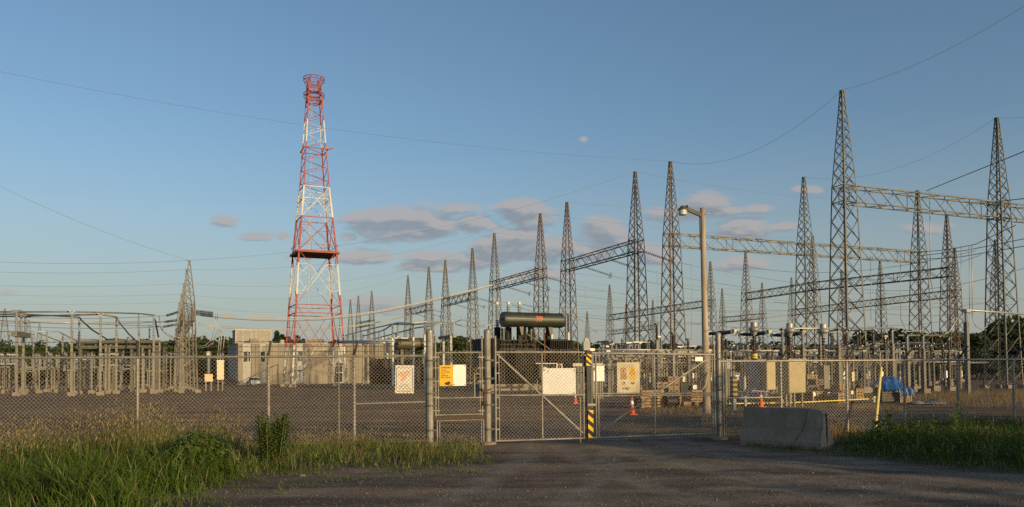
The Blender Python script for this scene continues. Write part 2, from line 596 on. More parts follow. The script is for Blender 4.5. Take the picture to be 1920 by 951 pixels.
def span_mtx(p, q, w, h=None, up=Vector((0, 0, 1)), turn=0.0):
    p, q = Vector(p), Vector(q)
    z = q - p
    d = z.normalized()
    if abs(d.dot(up)) > 0.98:
        up = Vector((0, 1, 0))
    x = up.cross(d).normalized()
    y = d.cross(x)
    if turn:
        c, s_ = math.cos(turn), math.sin(turn)
        x, y = x * c + y * s_, y * c - x * s_
    h = h or w
    m = Matrix.Identity(4)
    for i in range(3):
        m[i][0], m[i][1], m[i][2], m[i][3] = x[i] * w, y[i] * h, z[i], p[i]
    return m


def part(name, p, q, w, m, parent, kind='box', h=None, turn=0.0):
    return link(name, unit(kind, m), parent, span_mtx(p, q, w, h, turn=turn))


def slab(name, c, size, m, parent, rot=0.0):
    """box part by its centre and size"""
    mt = Matrix.Translation((c[0], c[1], c[2] - size[2] / 2)) @ Matrix.Rotation(rot, 4, 'Z') @ Matrix.Diagonal((size[0], size[1], size[2], 1))
    return link(name, unit('box', m), parent, mt)


def copy_tree(o, parent=None):
    c = o.copy()
    COL.objects.link(c)
    if parent is not None:
        c.parent = parent
    for ch in list(o.children):
        copy_tree(ch, c)
    return c


def catenary(a, b, sag, n=14):
    a, b = Vector(a), Vector(b)
    return [a.lerp(b, t) - Vector((0, 0, 4 * sag * t * (1 - t))) for t in [i / n for i in range(n + 1)]]


def wire(name, pts, r, m, label, group='overhead power lines', cat='power line', n=5):
    c = Vector(pts[0])
    o = MB().tube([Vector(p) - c for p in pts], r, n).build(name, m, smooth=True)
    o.location = c
    return tag(o, label, cat, group)

# ------------------------------------------------------------------ ground
FA, FB = G(807, 834), G(1348, 822)
FDIR = (FB - FA).normalized()
FNOR = Vector((FDIR.y, -FDIR.x, 0))        # towards the camera


def FP(px, out=0.0):
    """point of the fence line seen at column px (out: metres towards the camera)"""
    v = ray(px, 702)
    a = FA + FNOR * out
    # solve s*v = a + t*FDIR in plan
    det = v.x * (-FDIR.y) + FDIR.x * v.y
    s = (a.x * (-FDIR.y) + FDIR.x * a.y) / det
    return Vector((v.x * s, v.y * s, 0))


def FZ(px, py, out=0.0):
    q = FP(px, out)
    v = ray(px, py)
    return CAMH + v.z * q.y


def F3(px, py, out=0.0):
    q = FP(px, out)
    return Vector((q.x, q.y, FZ(px, py, out)))


def bump_z(x, y):
    z = 0.018 * np.sin(x * 0.55 + 1.3 * np.sin(y * 0.21)) * np.sin(y * 0.9 + 0.4 * np.sin(x * 0.33))
    z += 0.012 * np.sin(x * 1.9 + y * 0.7) * np.sin(y * 2.3 - x * 0.35)
    z += 0.02 * np.sin(y * 0.62 + 0.8 * np.sin(x * 0.12 + 1.0))
    z += 0.006 * np.sin(x * 5.1 - y * 2.2) * np.sin(y * 4.7 + x * 1.3)
    # wheel ruts swinging out of the gate
    for off in (-0.9, 0.9):
        c = 2.0 + off + 0.012 * (y - 22) ** 2
        z -= 0.04 * np.exp(-((x - c) / 0.25) ** 2) * (y < 24)
    return z - 0.045


def make_ground():
    xs = np.concatenate([-np.geomspace(1800, 45, 26), np.arange(-44, 44.1, 0.36), np.geomspace(45, 1800, 26)])
    ys = np.concatenate([np.array([-400, -200, -100, -50, -20, 0, 4]), np.arange(7, 50, 0.26), np.geomspace(50.3, 110, 60), np.geomspace(114, 2500, 30)])
    X, Y = np.meshgrid(xs, ys)
    fade = np.clip(1.2 - np.hypot(X, Y) / 130, 0, 1)
    Z = bump_z(X, Y) * fade
    n, m_ = len(ys), len(xs)
    me = bpy.data.meshes.new('ground')
    idx = np.arange(n * m_).reshape(n, m_)
    quads = np.stack([idx[:-1, :-1], idx[:-1, 1:], idx[1:, 1:], idx[1:, :-1]], -1).reshape(-1, 4)
    me.from_pydata(np.stack([X, Y, Z], -1).reshape(-1, 3).tolist(), [], quads.tolist())
    me.polygons.foreach_set('use_smooth', [True] * len(me.polygons))
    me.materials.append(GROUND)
    tag(link('ground', me), kind='structure')


make_ground()


def stones():
    vs, fs = [], []
    n = 5500
    oct_v = np.array([(1, 0, 0), (0, 1, 0), (-1, 0, 0), (0, -1, 0), (0, 0, .7), (0, 0, -.7)], float)
    oct_f = [(0, 1, 4), (1, 2, 4), (2, 3, 4), (3, 0, 4), (1, 0, 5), (2, 1, 5), (3, 2, 5), (0, 3, 5)]
    py = RNG.uniform(836, 985, n)
    px = RNG.uniform(200, 1960, n)
    for i in range(n):
        g = G(px[i], py[i])
        r = float(np.clip(RNG.lognormal(-4.75, 0.38), 0.004, 0.03))
        a = RNG.uniform(0, 6.28)
        ca, sa = math.cos(a), math.sin(a)
        sc = RNG.uniform(0.7, 1.3, 3) * r
        p = oct_v * sc + RNG.normal(0, r * 0.13, (6, 3))
        z0 = float(bump_z(np.array(g.x), np.array(g.y))) + r * 0.25
        o = len(vs)
        vs += [(g.x + q[0] * ca - q[1] * sa, g.y + q[0] * sa + q[1] * ca, z0 + q[2]) for q in p]
        fs += [tuple(k + o for k in f) for f in oct_f]
    b = MB()
    b.v, b.f = vs, fs
    o = b.build('gravel', mat('loose_stone', (0.165, 0.135, 0.11), 0.9, 0.0, 0.4, 30.0, col2=(0.10, 0.078, 0.06)))
    tag(o, 'loose grey gravel stones scattered over the drive outside the gates', 'gravel', kind='stuff')


stones()

# ------------------------------------------------------------------ lattice towers and beams
EYE_H = 24.0     # tower tops above eye level


def tower_loc(px, py, eh=EYE_H):
    v = ray(px, py)
    d = eh / v.z
    return Vector((v.x * d, d, 0))


def tower_faces(H, hb0, hb1, wb, wm, wt, step):
    zs = [0.0]
    n1 = max(4, round(hb0 / step))
    zs = [hb0 * i / n1 for i in range(n1 + 1)] + [hb1]
    z, w = hb1, wm
    while H - z > 0.9:
        ww = wm + (wt - wm) * (z - hb1) / (H - hb1)
        z = min(H, z + max(0.7, ww * 0.9))
        zs.append(z)
    if H - zs[-1] > 0.05:
        zs.append(H)

    def half(z):
        if z <= hb1:
            return (wb + (wm - wb) * (z / hb1)) / 2
        return (wm + (wt - wm) * (z - hb1) / (H - hb1)) / 2
    return zs, half


CORN = [(-1, -1), (1, -1), (1, 1), (-1, 1)]
BRACING = {}


def lattice_tower(label, loc, H=25.7, hb=(16.1, 17.5), wb=2.25, wm=1.3, wt=0.2, m=GALVD, near=False, group=None, rot=GRID, step=1.55, lw=0.13, bw=0.058, name='lattice_tower'):
    t = thing(name, label, 'lattice tower', loc, rot, group)
    zs, half = tower_faces(H, hb[0], hb[1], wb, wm, wt, step)
    for i, (cx, cy) in enumerate(CORN):
        h0, h1, h2 = half(0), half(hb[1]), half(H)
        turn = math.pi / 2 * i
        part('leg', (cx * h0, cy * h0, -0.1), (cx * h1, cy * h1, hb[1]), lw, m, t, 'angle', turn=turn)
        part('peak_leg', (cx * h1, cy * h1, hb[1]), (cx * h2, cy * h2, H), lw * .8, m, t, 'angle', turn=turn)
    segs = []
    for i in range(len(zs) - 1):
        a, b = half(zs[i]), half(zs[i + 1])
        for k in range(4):
            c0, c1 = CORN[k], CORN[(k + 1) % 4]
            segs.append(((c0[0] * a, c0[1] * a, zs[i]), (c1[0] * b, c1[1] * b, zs[i + 1])))
            segs.append(((c1[0] * a * .97, c1[1] * a * .97, zs[i]), (c0[0] * b * .97, c0[1] * b * .97, zs[i + 1])))
    for z in hb:
        a = half(z)
        for k in range(4):
            c0, c1 = CORN[k], CORN[(k + 1) % 4]
            segs.append(((c0[0] * a, c0[1] * a, z), (c1[0] * a, c1[1] * a, z)))
    if near:
        for p, q in segs:
            w = bw if q[2] < hb[1] + 3 else bw * .8
            part('brace', p, q, w, m, t, 'angle')
    else:
        key = (H, hb, wb, wm, wt, step, bw, m.name)
        if key not in BRACING:
            b = MB()
            for p, q in segs:
                b.bar(p, q, bw)
            BRACING[key] = b.mesh('bracing', m)
        tag(link('bracing', BRACING[key], t), kind='stuff')
    slab('peak_plate', (0, 0, H + 0.02), (wt + .14, wt + .14, 0.08), m, t)
    for (cx, cy) in CORN:
        slab('footing', (cx * half(0), cy * half(0), 0.1), (0.6, 0.6, 0.4), CONC, t)
    return t


def gantry_beam(label, A, B, hb=(16.1, 17.5), w=1.15, m=GALVD, near=False, group='lattice beams between the towers', panel=1.6, cw=0.12, bw=0.06, name='gantry_beam'):
    A, B = Vector(A), Vector(B)
    t = thing(name, label, 'gantry beam', (A.x, A.y, hb[0]), math.atan2((B - A).y, (B - A).x), group)
    Ln = (B - A).length
    hh = hb[1] - hb[0]
    n = max(4, round(Ln / panel))
    hw = w / 2
    for y in (-hw, hw):
        for z in (0.0, hh):
            part('chord', (-0.8, y, z), (Ln + 0.8, y, z), cw, m, t, 'angle', turn=(0 if z else math.pi / 2))
    segs = []
    for i in range(n):
        x0, x1 = Ln * i / n, Ln * (i + 1) / n
        for y in (-hw, hw):
            segs.append(((x0, y, 0 if i % 2 else hh), (x1, y, hh if i % 2 else 0)))
            if i % 5 == 0:
                segs.append(((x0, y, 0), (x0, y, hh)))
        for z in (0.0, hh):
            segs.append(((x0, -hw if i % 2 else hw, z), (x1, hw if i % 2 else -hw, z)))
    if near:
        for p, q in segs:
            part('brace', p, q, bw, m, t, 'angle')
    else:
        b = MB()
        for p, q in segs:
            b.bar(p, q, bw)
        tag(b.build('bracing', m, t), kind='stuff')
    return t


BIGT = 'tall lattice towers with pointed peaks'
# right rows (running away to the right)
T = {}


def tw(key, px, py, label, m=GALVD, near=False, **k):
    T[key] = tower_loc(px, py)
    return lattice_tower(label, T[key], m=m, near=near, group=BIGT, **k)


GREYG = mat('weathered_grey_steel', (0.14, 0.14, 0.125), 0.55, 0.3, 0.25, 1.0)
tw('r1a', 1579, 171, 'tallest grey lattice tower on the right, at the left end of the nearest beam', GREYG, True)
tw('r1b', 1869, 222, 'grey lattice tower near the right edge of the view carrying the nearest beam', GREYG, True)
T['r1c'] = T['r1b'] + (T['r1b'] - T['r1a'])
lattice_tower('lattice tower beyond the right edge holding the far end of the nearest beam', T['r1c'], m=GREYG, group=BIGT)
gantry_beam('nearest lattice beam on the right with pale lit chords', T['r1a'], T['r1b'], m=GREYG, near=True)
gantry_beam('lattice beam running off the right edge from the nearest beam', T['r1b'], T['r1c'], m=GREYG, near=True)
tw('r2a', 1257, 304, 'brown lattice tower standing just left of the wooden lamp pole', RUSTY, True)
tw('r2b', 1507, 333, 'lattice tower at the middle of the long beam right of the lamp pole', GALVD, True)
tw('r2c', 1720, 358, 'lattice tower at the right end of the long beam behind the nearest beam', GALVD, True)
gantry_beam('left half of the long lattice beam passing behind the lamp pole', T['r2a'], T['r2b'], m=GREYG, near=True)
gantry_beam('right half of the long lattice beam ending behind the nearest beam', T['r2b'], T['r2c'], m=GREYG, near=True)
# the row receding to the left, in pairs
Lrow = [('a', 1191, 323, 'lattice tower left of the lamp pole at the high end of the nearest brown beam', RUSTY, True),
        ('b', 1063, 380, 'lattice tower right of the numbered tank at the low end of the nearest brown beam', RUSTY, True),
        ('c', 1013, 401, 'lattice tower rising straight behind the numbered transformer tank', RUSTY, True),
        ('d', 927, 438, 'lattice tower above the left end of the numbered transformer tank', GALVD, True),
        ('e', 886, 466, 'slim lattice tower between the tall gate posts, fifth of the receding row', GALVD, False),
        ('f', 835, 488, 'slim lattice tower above the pedestrian gate, sixth of the receding row', GALVD, False),
        ('g', 804, 501, 'slim lattice tower above the left gate post, seventh of the receding row', GALVD, False),
        ('h', 765, 517, 'slim lattice tower above the white danger sign, eighth of the receding row', GALVD, False),
        ('i', 697, 546, 'small far lattice tower right of the red and white mast, nearest of three', GALVD, False),
        ('j', 672, 555, 'small far lattice tower right of the red and white mast, middle of three', GALVD, False),
        ('k', 657, 562, 'small far lattice tower right of the red and white mast, hindmost of three', GALVD, False)]
for k, px, py, lab, m, near in Lrow:
    tw(k, px, py, lab, m, near)
gantry_beam('brown lattice beam rising to the right, nearest of the receding row', T['a'], T['b'], m=RUSTY, near=True)
gantry_beam('brown lattice beam behind the numbered tank, second of the receding row', T['c'], T['d'], m=RUSTY, near=True)
gantry_beam('lattice beam above the pedestrian gate, third of the receding row', T['e'], T['f'])
gantry_beam('lattice beam left of the left gate post, fourth of the receding row', T['g'], T['h'])
gantry_beam('farthest small lattice beam beside the red and white mast', T['i'], T['j'])
# rows farther back on the right
tw('s1', 1775, 402, 'dark lattice tower under the nearest beam, left of the right-hand tower', RUSTY)
tw('s2', 1524, 443, 'dark lattice tower close behind the middle tower of the long beam')
tw('s3', 1398, 473, 'lattice tower right of the lamp pole at the left end of a sloping beam')
gantry_beam('dark sloping lattice beam right of the lamp pole, left half', T['s2'], T['s3'], m=RUSTY)
gantry_beam('dark sloping lattice beam between the tall right towers, right half', T['s1'], T['s2'], m=RUSTY)
tw('q1', 1790, 465, 'thin lattice tower right of the dark tower under the nearest beam', RUSTY)
tw('q2', 1650, 490, 'thin lattice tower seen between the two tallest right towers')
tw('q3', 1484, 521, 'small far lattice tower left of the middle tower of the long beam')
gantry_beam('far lattice beam low between the two tallest right towers', T['q1'], T['q2'], m=RUSTY)
gantry_beam('far lattice beam low behind the tallest right tower', T['q2'], T['q3'])
tw('p1', 1332, 491, 'small far lattice tower close beside the wooden lamp pole')
tw('p2', 1143, 534, 'small far lattice tower between the two nearest brown towers')
gantry_beam('far lattice beam passing low behind the lamp pole', T['p1'], T['p2'])
tw('o1', 1354, 542, 'tiny far lattice tower just right of the lamp pole')
tw('o2', 1429, 531, 'tiny far lattice tower third right of the lamp pole')
gantry_beam('tiny far lattice beam right of the lamp pole', T['o2'], T['o1'])
tw('v1', 1578, 507, 'far lattice tower partly hidden behind the tallest right tower')
tw('v2', 1866, 450, 'far lattice tower hidden behind the tower near the right edge')
for px, py in ((1224, 563), (1174, 570), (1101, 584)):
    lattice_tower('tiny distant skyline tower', tower_loc(px, py), group='tiny distant towers behind the gate')
T['x1'], T['x2'] = tower_loc(1224, 563), tower_loc(1143, 580)
gantry_beam('tiny distant lattice beam low behind the nearest brown tower', T['x1'], T['x2'])
# distant line towers at the left edge
for px, py, lab in ((9, 579, 'tallest faint pylon at the left edge of the skyline'), (54, 600, 'faint middle pylon near the left edge of the skyline'), (74, 607, 'shortest faint pylon near the left edge of the skyline'),
                    (35, 602, 'faint pylon between the tallest and middle ones at the left edge')):
    lattice_tower(lab, tower_loc(px, py, 30), H=31.7, hb=(24, 25), wb=6, wm=2.0, wt=.4, group='faint pylons at the left edge', step=3.2)

# the smaller gantry on the left, seen end-on
BEYE = 12.9
leftT = [(355, 490, 'nearest and tallest tower of the left gantry seen end-on'), (350.5, 507, 'second tower of the left gantry, just behind the nearest'),
         (345, 533, 'third tower of the left gantry, in the middle'), (340.5, 553, 'fourth tower of the left gantry'), (336, 568, 'fifth and farthest tower of the left gantry')]
LG = []
for i, (px, py, lab) in enumerate(leftT):
    loc = tower_loc(px, py, BEYE)
    LG.append(loc)
    lattice_tower(lab, loc, H=BEYE + CAMH, hb=(8.0, 9.9), wb=1.7, wm=1.15, wt=0.16, m=mat('gantry_steel', (0.16, 0.145, 0.12), .6, .2, .3, 1.0), near=(i == 0), group='left gantry towers', step=1.45, lw=0.085, bw=0.036)
for i in range(4):
    gantry_beam(['nearest beam of the left gantry, seen end-on', 'second beam of the left gantry', 'third beam of the left gantry', 'farthest beam of the left gantry'][i],
                LG[i], LG[i + 1], hb=(8.0, 9.9), w=1.0, m=RUSTY, bw=.04, cw=.075, panel=2.1, group='left gantry beams')

# ------------------------------------------------------------------ red and white mast


def mast():
    d = 130.0
    c = P(590, 705, d)
    t = thing('radio_mast', 'tall red and white lattice mast with platform and ringed top', 'radio mast', (c.x, c.y, 0), GRID)
    zz = lambda py: CAMH + ray(588, py).z * d
    H = zz(146)
    prof = [(0, 8.6), (zz(475), 5.9), (zz(355), 4.0), (zz(186), 2.15), (H, 1.75)]

    def half(z):
        for (z0, w0), (z1, w1) in zip(prof, prof[1:]):
            if z <= z1:
                return (w0 + (w1 - w0) * (z - z0) / (z1 - z0)) / 2
        return prof[-1][1] / 2
    bands = [(zz(650), GALV), (zz(556), REDP), (zz(499), WHITEP), (zz(411), REDP), (zz(354), WHITEP), (zz(271), REDP), (zz(229), WHITEP), (H + 5, REDP)]

    def bm(z):
        for zt, m in bands:
            if z < zt:
                return m
        return REDP
    zb = [0] + [b[0] for b in bands[:-1]] + [H]
    for i in range(len(zb) - 1):
        a, b = half(zb[i]), half(zb[i + 1])
        m = bm((zb[i] + zb[i + 1]) / 2)
        for k, (cx, cy) in enumerate(CORN):
            # leg pieces follow the kinks of the profile
            zs = [zb[i]] + [z for z, w in prof if zb[i] + .1 < z < zb[i + 1] - .1] + [zb[i + 1]]
            for z0, z1 in zip(zs, zs[1:]):
                h0, h1 = half(z0), half(z1)
                part('leg', (cx * h0, cy * h0, z0), (cx * h1, cy * h1, z1), 0.25 if z0 < 30 else .18, m, t, 'angle', turn=math.pi / 2 * k)
    # big X panels
    lev = [0, zz(575), zz(475), zz(412), zz(355)]
    for i in range(4):
        z0, z1 = lev[i], lev[i + 1]
        for k in range(4):
            c0, c1 = CORN[k], CORN[(k + 1) % 4]
            a, b = half(z0), half(z1)
            w = .085
            p0, p1 = Vector((c0[0] * a, c0[1] * a, z0)), Vector((c1[0] * a, c1[1] * a, z0))
            q0, q1 = Vector((c0[0] * b, c0[1] * b, z1)), Vector((c1[0] * b, c1[1] * b, z1))
            for (s0, e0) in ((p0, q1), (p1, q0)):
                for f0, f1 in ((0, .25), (.25, .5), (.5, .75), (.75, 1)):
                    s_, e_ = s0.lerp(e0, f0), s0.lerp(e0, f1)
                    part('brace', s_, e_, w, bm((s_.z + e_.z) / 2), t, 'angle')
            # redundant members: from quarter points of the X to the legs
            for lg, qq, oth in ((p0, q0, (p0, q1)), (p1, q1, (p1, q0)), (p0, q0, (q0, p1)), (p1, q1, (q1, p0))):
                x = oth[0].lerp(oth[1], .25)
                l0 = lg.lerp(qq, (x.z - z0) / (z1 - z0))
                part('strut', x, l0, .06, bm(x.z), t, 'angle')
                l1 = lg.lerp(qq, .5)
                part('strut', x, l1, .06, bm((x.z + l1.z) / 2), t, 'angle')
            part('girt', q0, q1, .125, bm(z1), t, 'angle')
            if i in (0, 3):
                o = Vector((0, 0, -1.3 if i == 0 else -1.9))
                f = 1.02
                part('girt', (q0.x * f, q0.y * f, z1 + o.z), (q1.x * f, q1.y * f, z1 + o.z), .125, bm(z1 + o.z), t, 'angle')
    # closer zigzag above
    zs = list(np.linspace(zz(355), zz(186), 15))
    for i in range(14):
        a, b = half(zs[i]), half(zs[i + 1])
        for k in range(4):
            c0, c1 = CORN[k], CORN[(k + 1) % 4]
            if (i + k) % 2:
                c0, c1 = c1, c0
            part('brace', (c0[0] * a, c0[1] * a, zs[i]), (c1[0] * b, c1[1] * b, zs[i + 1]), .075, bm((zs[i] + zs[i + 1]) / 2), t, 'angle')
    # cage and rings at the top
    for (zr0, zr1, rr) in ((zz(152), zz(166), 1.68), (zz(182), zz(193), 1.65)):
        for (z, r) in ((zr0, rr), (zr0 + .45, rr), (zr1, 1.2)):
            pts = [(r * math.cos(a), r * math.sin(a), z) for a in np.linspace(0, 2 * math.pi, 25)]
            MB().tube(pts, .055, 5, caps=False).build('ring', REDP, t)
        for a in np.linspace(0, 2 * math.pi, 10)[:-1]:
            part('ring_strut', (rr * math.cos(a), rr * math.sin(a), zr0), (.95 * math.cos(a), .95 * math.sin(a), zr1 - .2), .06, REDP, t)
            part('ring_spoke', (rr * math.cos(a), rr * math.sin(a), zr0 + .45), (.8 * math.cos(a), .8 * math.sin(a), zr0 + .3), .05, REDP, t)
    for a in np.linspace(0, 2 * math.pi, 9)[:-1]:
        part('cage_bar', (1.0 * math.cos(a), 1.0 * math.sin(a), zz(186)), (.92 * math.cos(a), .92 * math.sin(a), zz(148)), .07, REDP, t)
    for z in (zz(190), zz(178), zz(168)):
        a = half(z)
        for k in range(4):
            c0, c1 = CORN[k], CORN[(k + 1) % 4]
            part('girt', (c0[0] * a, c0[1] * a, z), (c1[0] * a, c1[1] * a, z), .14, REDP, t)
    part('lightning_rod', (0, 0, zz(150)), (0, 0, zz(126)), .025, GALVD, t)
    # platform
    zp = zz(477)
    a = half(zp) + .25
    slab('platform_deck', (0, 0, zp), (2 * a, 2 * a, .22), TDARK, t)
    for k in range(4):
        c0, c1 = CORN[k], CORN[(k + 1) % 4]
        part('platform_edge', (c0[0] * (a + .06), c0[1] * (a + .06), zp), (c1[0] * (a + .06), c1[1] * (a + .06), zp), .3, REDP, t, h=.34)
        part('guard_rail', (c0[0] * a, c0[1] * a, zp + 1.15), (c1[0] * a, c1[1] * a, zp + 1.15), .06, REDP, t)
        for f in (.33, .66):
            x, y = c0[0] * a + (c1[0] - c0[0]) * a * f, c0[1] * a + (c1[1] - c0[1]) * a * f
            part('guard_post', (x, y, zp), (x, y, zp + 1.15), .06, REDP, t)
    z = zz(283)
    a = half(z) + .3
    for k in range(4):
        c0, c1 = CORN[k], CORN[(k + 1) % 4]
        part('girt', (c0[0] * a, c0[1] * a, z), (c1[0] * a, c1[1] * a, z), .12, REDP, t)
    part('bracket_lamp', (a, -a, z), (a + .7, -a, z + .2), .18, REDP, t)
    # ladder
    m = MB()
    for s_ in (-.22, .22):
        m.bar((s_ - 1.0, .6, .3), (s_ - .35, .3, zz(190)), .05)
    for i in range(140):
        f = i / 140
        m.bar((-1.22 + .65 * f, .6 - .3 * f, .3 + f * (zz(190) - .3)), (-.78 + .65 * f, .6 - .3 * f, .3 + f * (zz(190) - .3)), .03)
    tag(m.build('ladder', GALV, t), kind='stuff')
    for (cx, cy) in CORN:
        slab('footing', (cx * 4.3, cy * 4.3, 0.15), (1.1, 1.1, .6), CONC, t)


mast()

# ------------------------------------------------------------------ control building
def building():
    org = P(446, 703, 168)
    org.z = 0
    t = thing('control_building', 'long pale concrete control building behind the red and white mast', 'building', org, GRID)

    def X(px):
        v = ray(px, 700)
        det = v.x * (-U2.y) + U2.x * v.y
        s = (org.x * (-U2.y) + U2.x * org.y) / det
        q = Vector((v.x * s, v.y * s, 0))
        return (q - org).dot(U2), q.y

    def Z(px, py):
        return CAMH + ray(px, py).z * X(px)[1]
    L = X(742)[0]
    D, H = 20.0, Z(447, 644)
    slab('core', (L / 2 + .05, D / 2 + .3, H / 2 - .05), (L - .3, D - .2, H - .1), WALLC, t)

    def strip(p0, p1, n=1):
        x0, x1 = X(p0)[0], X(p1)[0]
        w = (x1 - x0) / n
        for i in range(n):
            slab('wall_panel', (x0 + w * (i + .5), .06, H / 2), (w - .05, .3, H), WALLC, t)
    strip(446, 455)
    strip(470.5, 487.5, 2)
    strip(498.5, 556.5, 5)
    strip(569, 627, 5)
    strip(643.5, 742, 7)
    # side wall panels on the shaded left end
    for i in range(7):
        slab('wall_panel', (.02, .35 + D / 7 * (i + .5), H / 2), (.3, D / 7 - .05, H), mat('side_wall', (0.34, 0.33, 0.32), 0.9), t)
    slab('parapet_cap', (L / 2, .1, H + .06), (L + .1, .5, .14), WALLP, t)
    slab('parapet_cap', (.02, D / 2 + .3, H + .055), (.5, D, .13), WALLP, t)

    def infill(p0, p1, items):
        x0, x1 = X(p0)[0], X(p1)[0]
        pm = (p0 + p1) / 2
        for kind, y0, y1 in items:
            z1, z0 = Z(pm, y0), max(0.02, Z(pm, y1))
            cx, w, h = (x0 + x1) / 2, x1 - x0, z1 - z0
            if kind == 'p':
                slab('infill_panel', (cx, .14, (z0 + z1) / 2), (w - .04, .16, h - .04), WALLP, t)
            elif kind == 'd':
                slab('infill_panel', (cx, .16, (z0 + z1) / 2), (w - .04, .16, h - .04), CABD, t)
            else:
                nx = 2 if kind in ('W', 'D') else 1
                fr = MB()
                fw = .14
                fr.box((cx, .1, z0 + fw / 2), (w - .03, .2, fw))
                fr.box((cx, .1, z1 - fw / 2), (w - .03, .2, fw))
                for k in range(nx + 1):
                    fr.box((x0 + fw / 2 + (w - fw) * (k / nx if kind != 'W' else (0, .66, 1)[k]), .1, (z0 + z1) / 2), (fw, .2, h - 2 * fw))
                if kind == 'D':
                    fr.box((cx, .095, z0 + h * .52), (w - 2 * fw, .18, .12))
                f = fr.build('door_frame' if kind == 'D' else 'window', WHITEP, t)
                slab('pane', (cx, .15, (z0 + z1) / 2), (w - .1, .04, h - .1), GLASS, f)
    infill(455, 470.5, [('p', 643.5, 658), ('W', 658, 680), ('p', 680, 718)])
    infill(487.5, 498.5, [('p', 643.5, 658), ('w', 658, 680), ('p', 680, 718)])
    infill(556.5, 569, [('p', 644, 657), ('w', 657, 679), ('p', 679, 692), ('w', 692, 698), ('d', 698, 718)])
    infill(627, 643.5, [('p', 645, 680), ('D', 680, 718)])
    part('downpipe', (X(473)[0], -.18, 0), (X(473)[0], -.18, H), .16, CABD, t, 'cyl')
    part('conduit', (X(590)[0], -.16, H - 1.2), (X(618)[0], -.16, H - 1.2), .12, CABD, t)
    part('wall_lamp', (X(578)[0], -.3, 4.0), (X(580.5)[0], -.3, 4.0), .22, BLACK, t)
    # roof structures
    x0, x1 = X(446)[0], X(513)[0]
    zt = CAMH + ray(480, 621).z * 176
    slab('penthouse', ((x0 + x1) / 2, 8, (H + zt) / 2), (x1 - x0, 7, zt - H), mat('penthouse_cladding', (0.30, 0.265, 0.215), 0.7, 0, .08, .6), t)
    for f in (0.0, .2, .43, .57, 1.0):
        slab('penthouse_rib', (x0 + (x1 - x0) * f, 4.45, (H + zt) / 2), (.22, .14, zt - H - .02), WALLP, t)
    slab('penthouse_cap', ((x0 + x1) / 2, 7.98, zt + .08), (x1 - x0 + .3, 7.4, .18), WHITEP, t)
    slab('roof_unit', ((X(470)[0] + X(487)[0]) / 2, 1.8, H + .55), (X(487)[0] - X(470)[0], 1.6, 1.0), WALLC, t)
    slab('roof_unit', ((X(578)[0] + X(614)[0]) / 2, 6, H + .6), (X(614)[0] - X(578)[0], 5, 1.3), WALLC, t)
    slab('roof_unit', ((X(530)[0] + X(537)[0]) / 2, 4, H + .5), (X(537)[0] - X(530)[0], 2, .9), WALLP, t)
    slab('door_hood', ((X(627)[0] + X(643)[0]) / 2, -.35, Z(635, 680)), (X(644)[0] - X(626)[0], .7, .15), WHITEP, t)
    slab('louver', ((X(700)[0] + X(690)[0]) / 2, -.12, 3.2), (2.6, .1, 5.0), BLACK, t)
    # handrail by the steps
    m = MB()
    x = X(552)[0]
    for k in range(3):
        m.bar((x + k * .9, -1.2, 0), (x + k * .9, -1.2, 1.1), .06)
    m.bar((x, -1.2, 1.1), (x + 1.8, -1.2, 1.1), .06)
    m.bar((x, -1.2, .6), (x + 1.8, -1.2, .6), .05)
    m.build('handrail', WHITEP, t)


building()


def car(px, d, label, m, rot):
    c = P(px, 705, d)
    t = thing('parked_car', label, 'car', (c.x, c.y, 0), rot)
    prof = [(-2.1, .35), (-2.15, .8), (-2.0, .98), (-1.2, 1.03), (1.3, .95), (2.1, .78), (2.15, .35)]
    b = MB().prism([(y, z) for y, z in prof], 1.76, Matrix.Rotation(math.pi / 2, 4, 'Z') @ Matrix.Translation((0, -.88, 0)))
    b.build('body', m, t)
    roof = [(-1.75, 1.0), (-1.3, 1.45), (.1, 1.48), (.95, .98)]
    MB().prism(roof, 1.5, Matrix.Rotation(math.pi / 2, 4, 'Z') @ Matrix.Translation((0, -.75, 0))).build('glasshouse', GLASS, t)
    MB().box((0, -.6, 1.485), (1.4, 1.5, .05)).build('roof', m, t)
    for sx in (-.8, .8):
        for y in (-1.3, 1.3):
            w = MB().lathe([(.2, -.1), (.32, -.1), (.32, .1), (.2, .1)], (sx, y, .32), (1, 0, 0), 12).build('wheel', TYRE, t)
            MB().lathe([(.19, -.11), (.19, .11)], (sx, y, .32), (1, 0, 0), 10).build('rim', GALV, w)
        MB().box((sx * .85, -2.16, .75), (.3, .06, .16)).build('tail_lamp', TAIL, t)
    MB().box((0, -2.17, .55), (.5, .04, .14)).build('number_plate', SIGNW, t)


car(475, 157, 'small white car parked against the control building wall', CARW, GRID + .1)
car(430, 150, 'dark car half hidden at the shaded end of the building', CARB, GRID - .6)

# ------------------------------------------------------------------ transformers


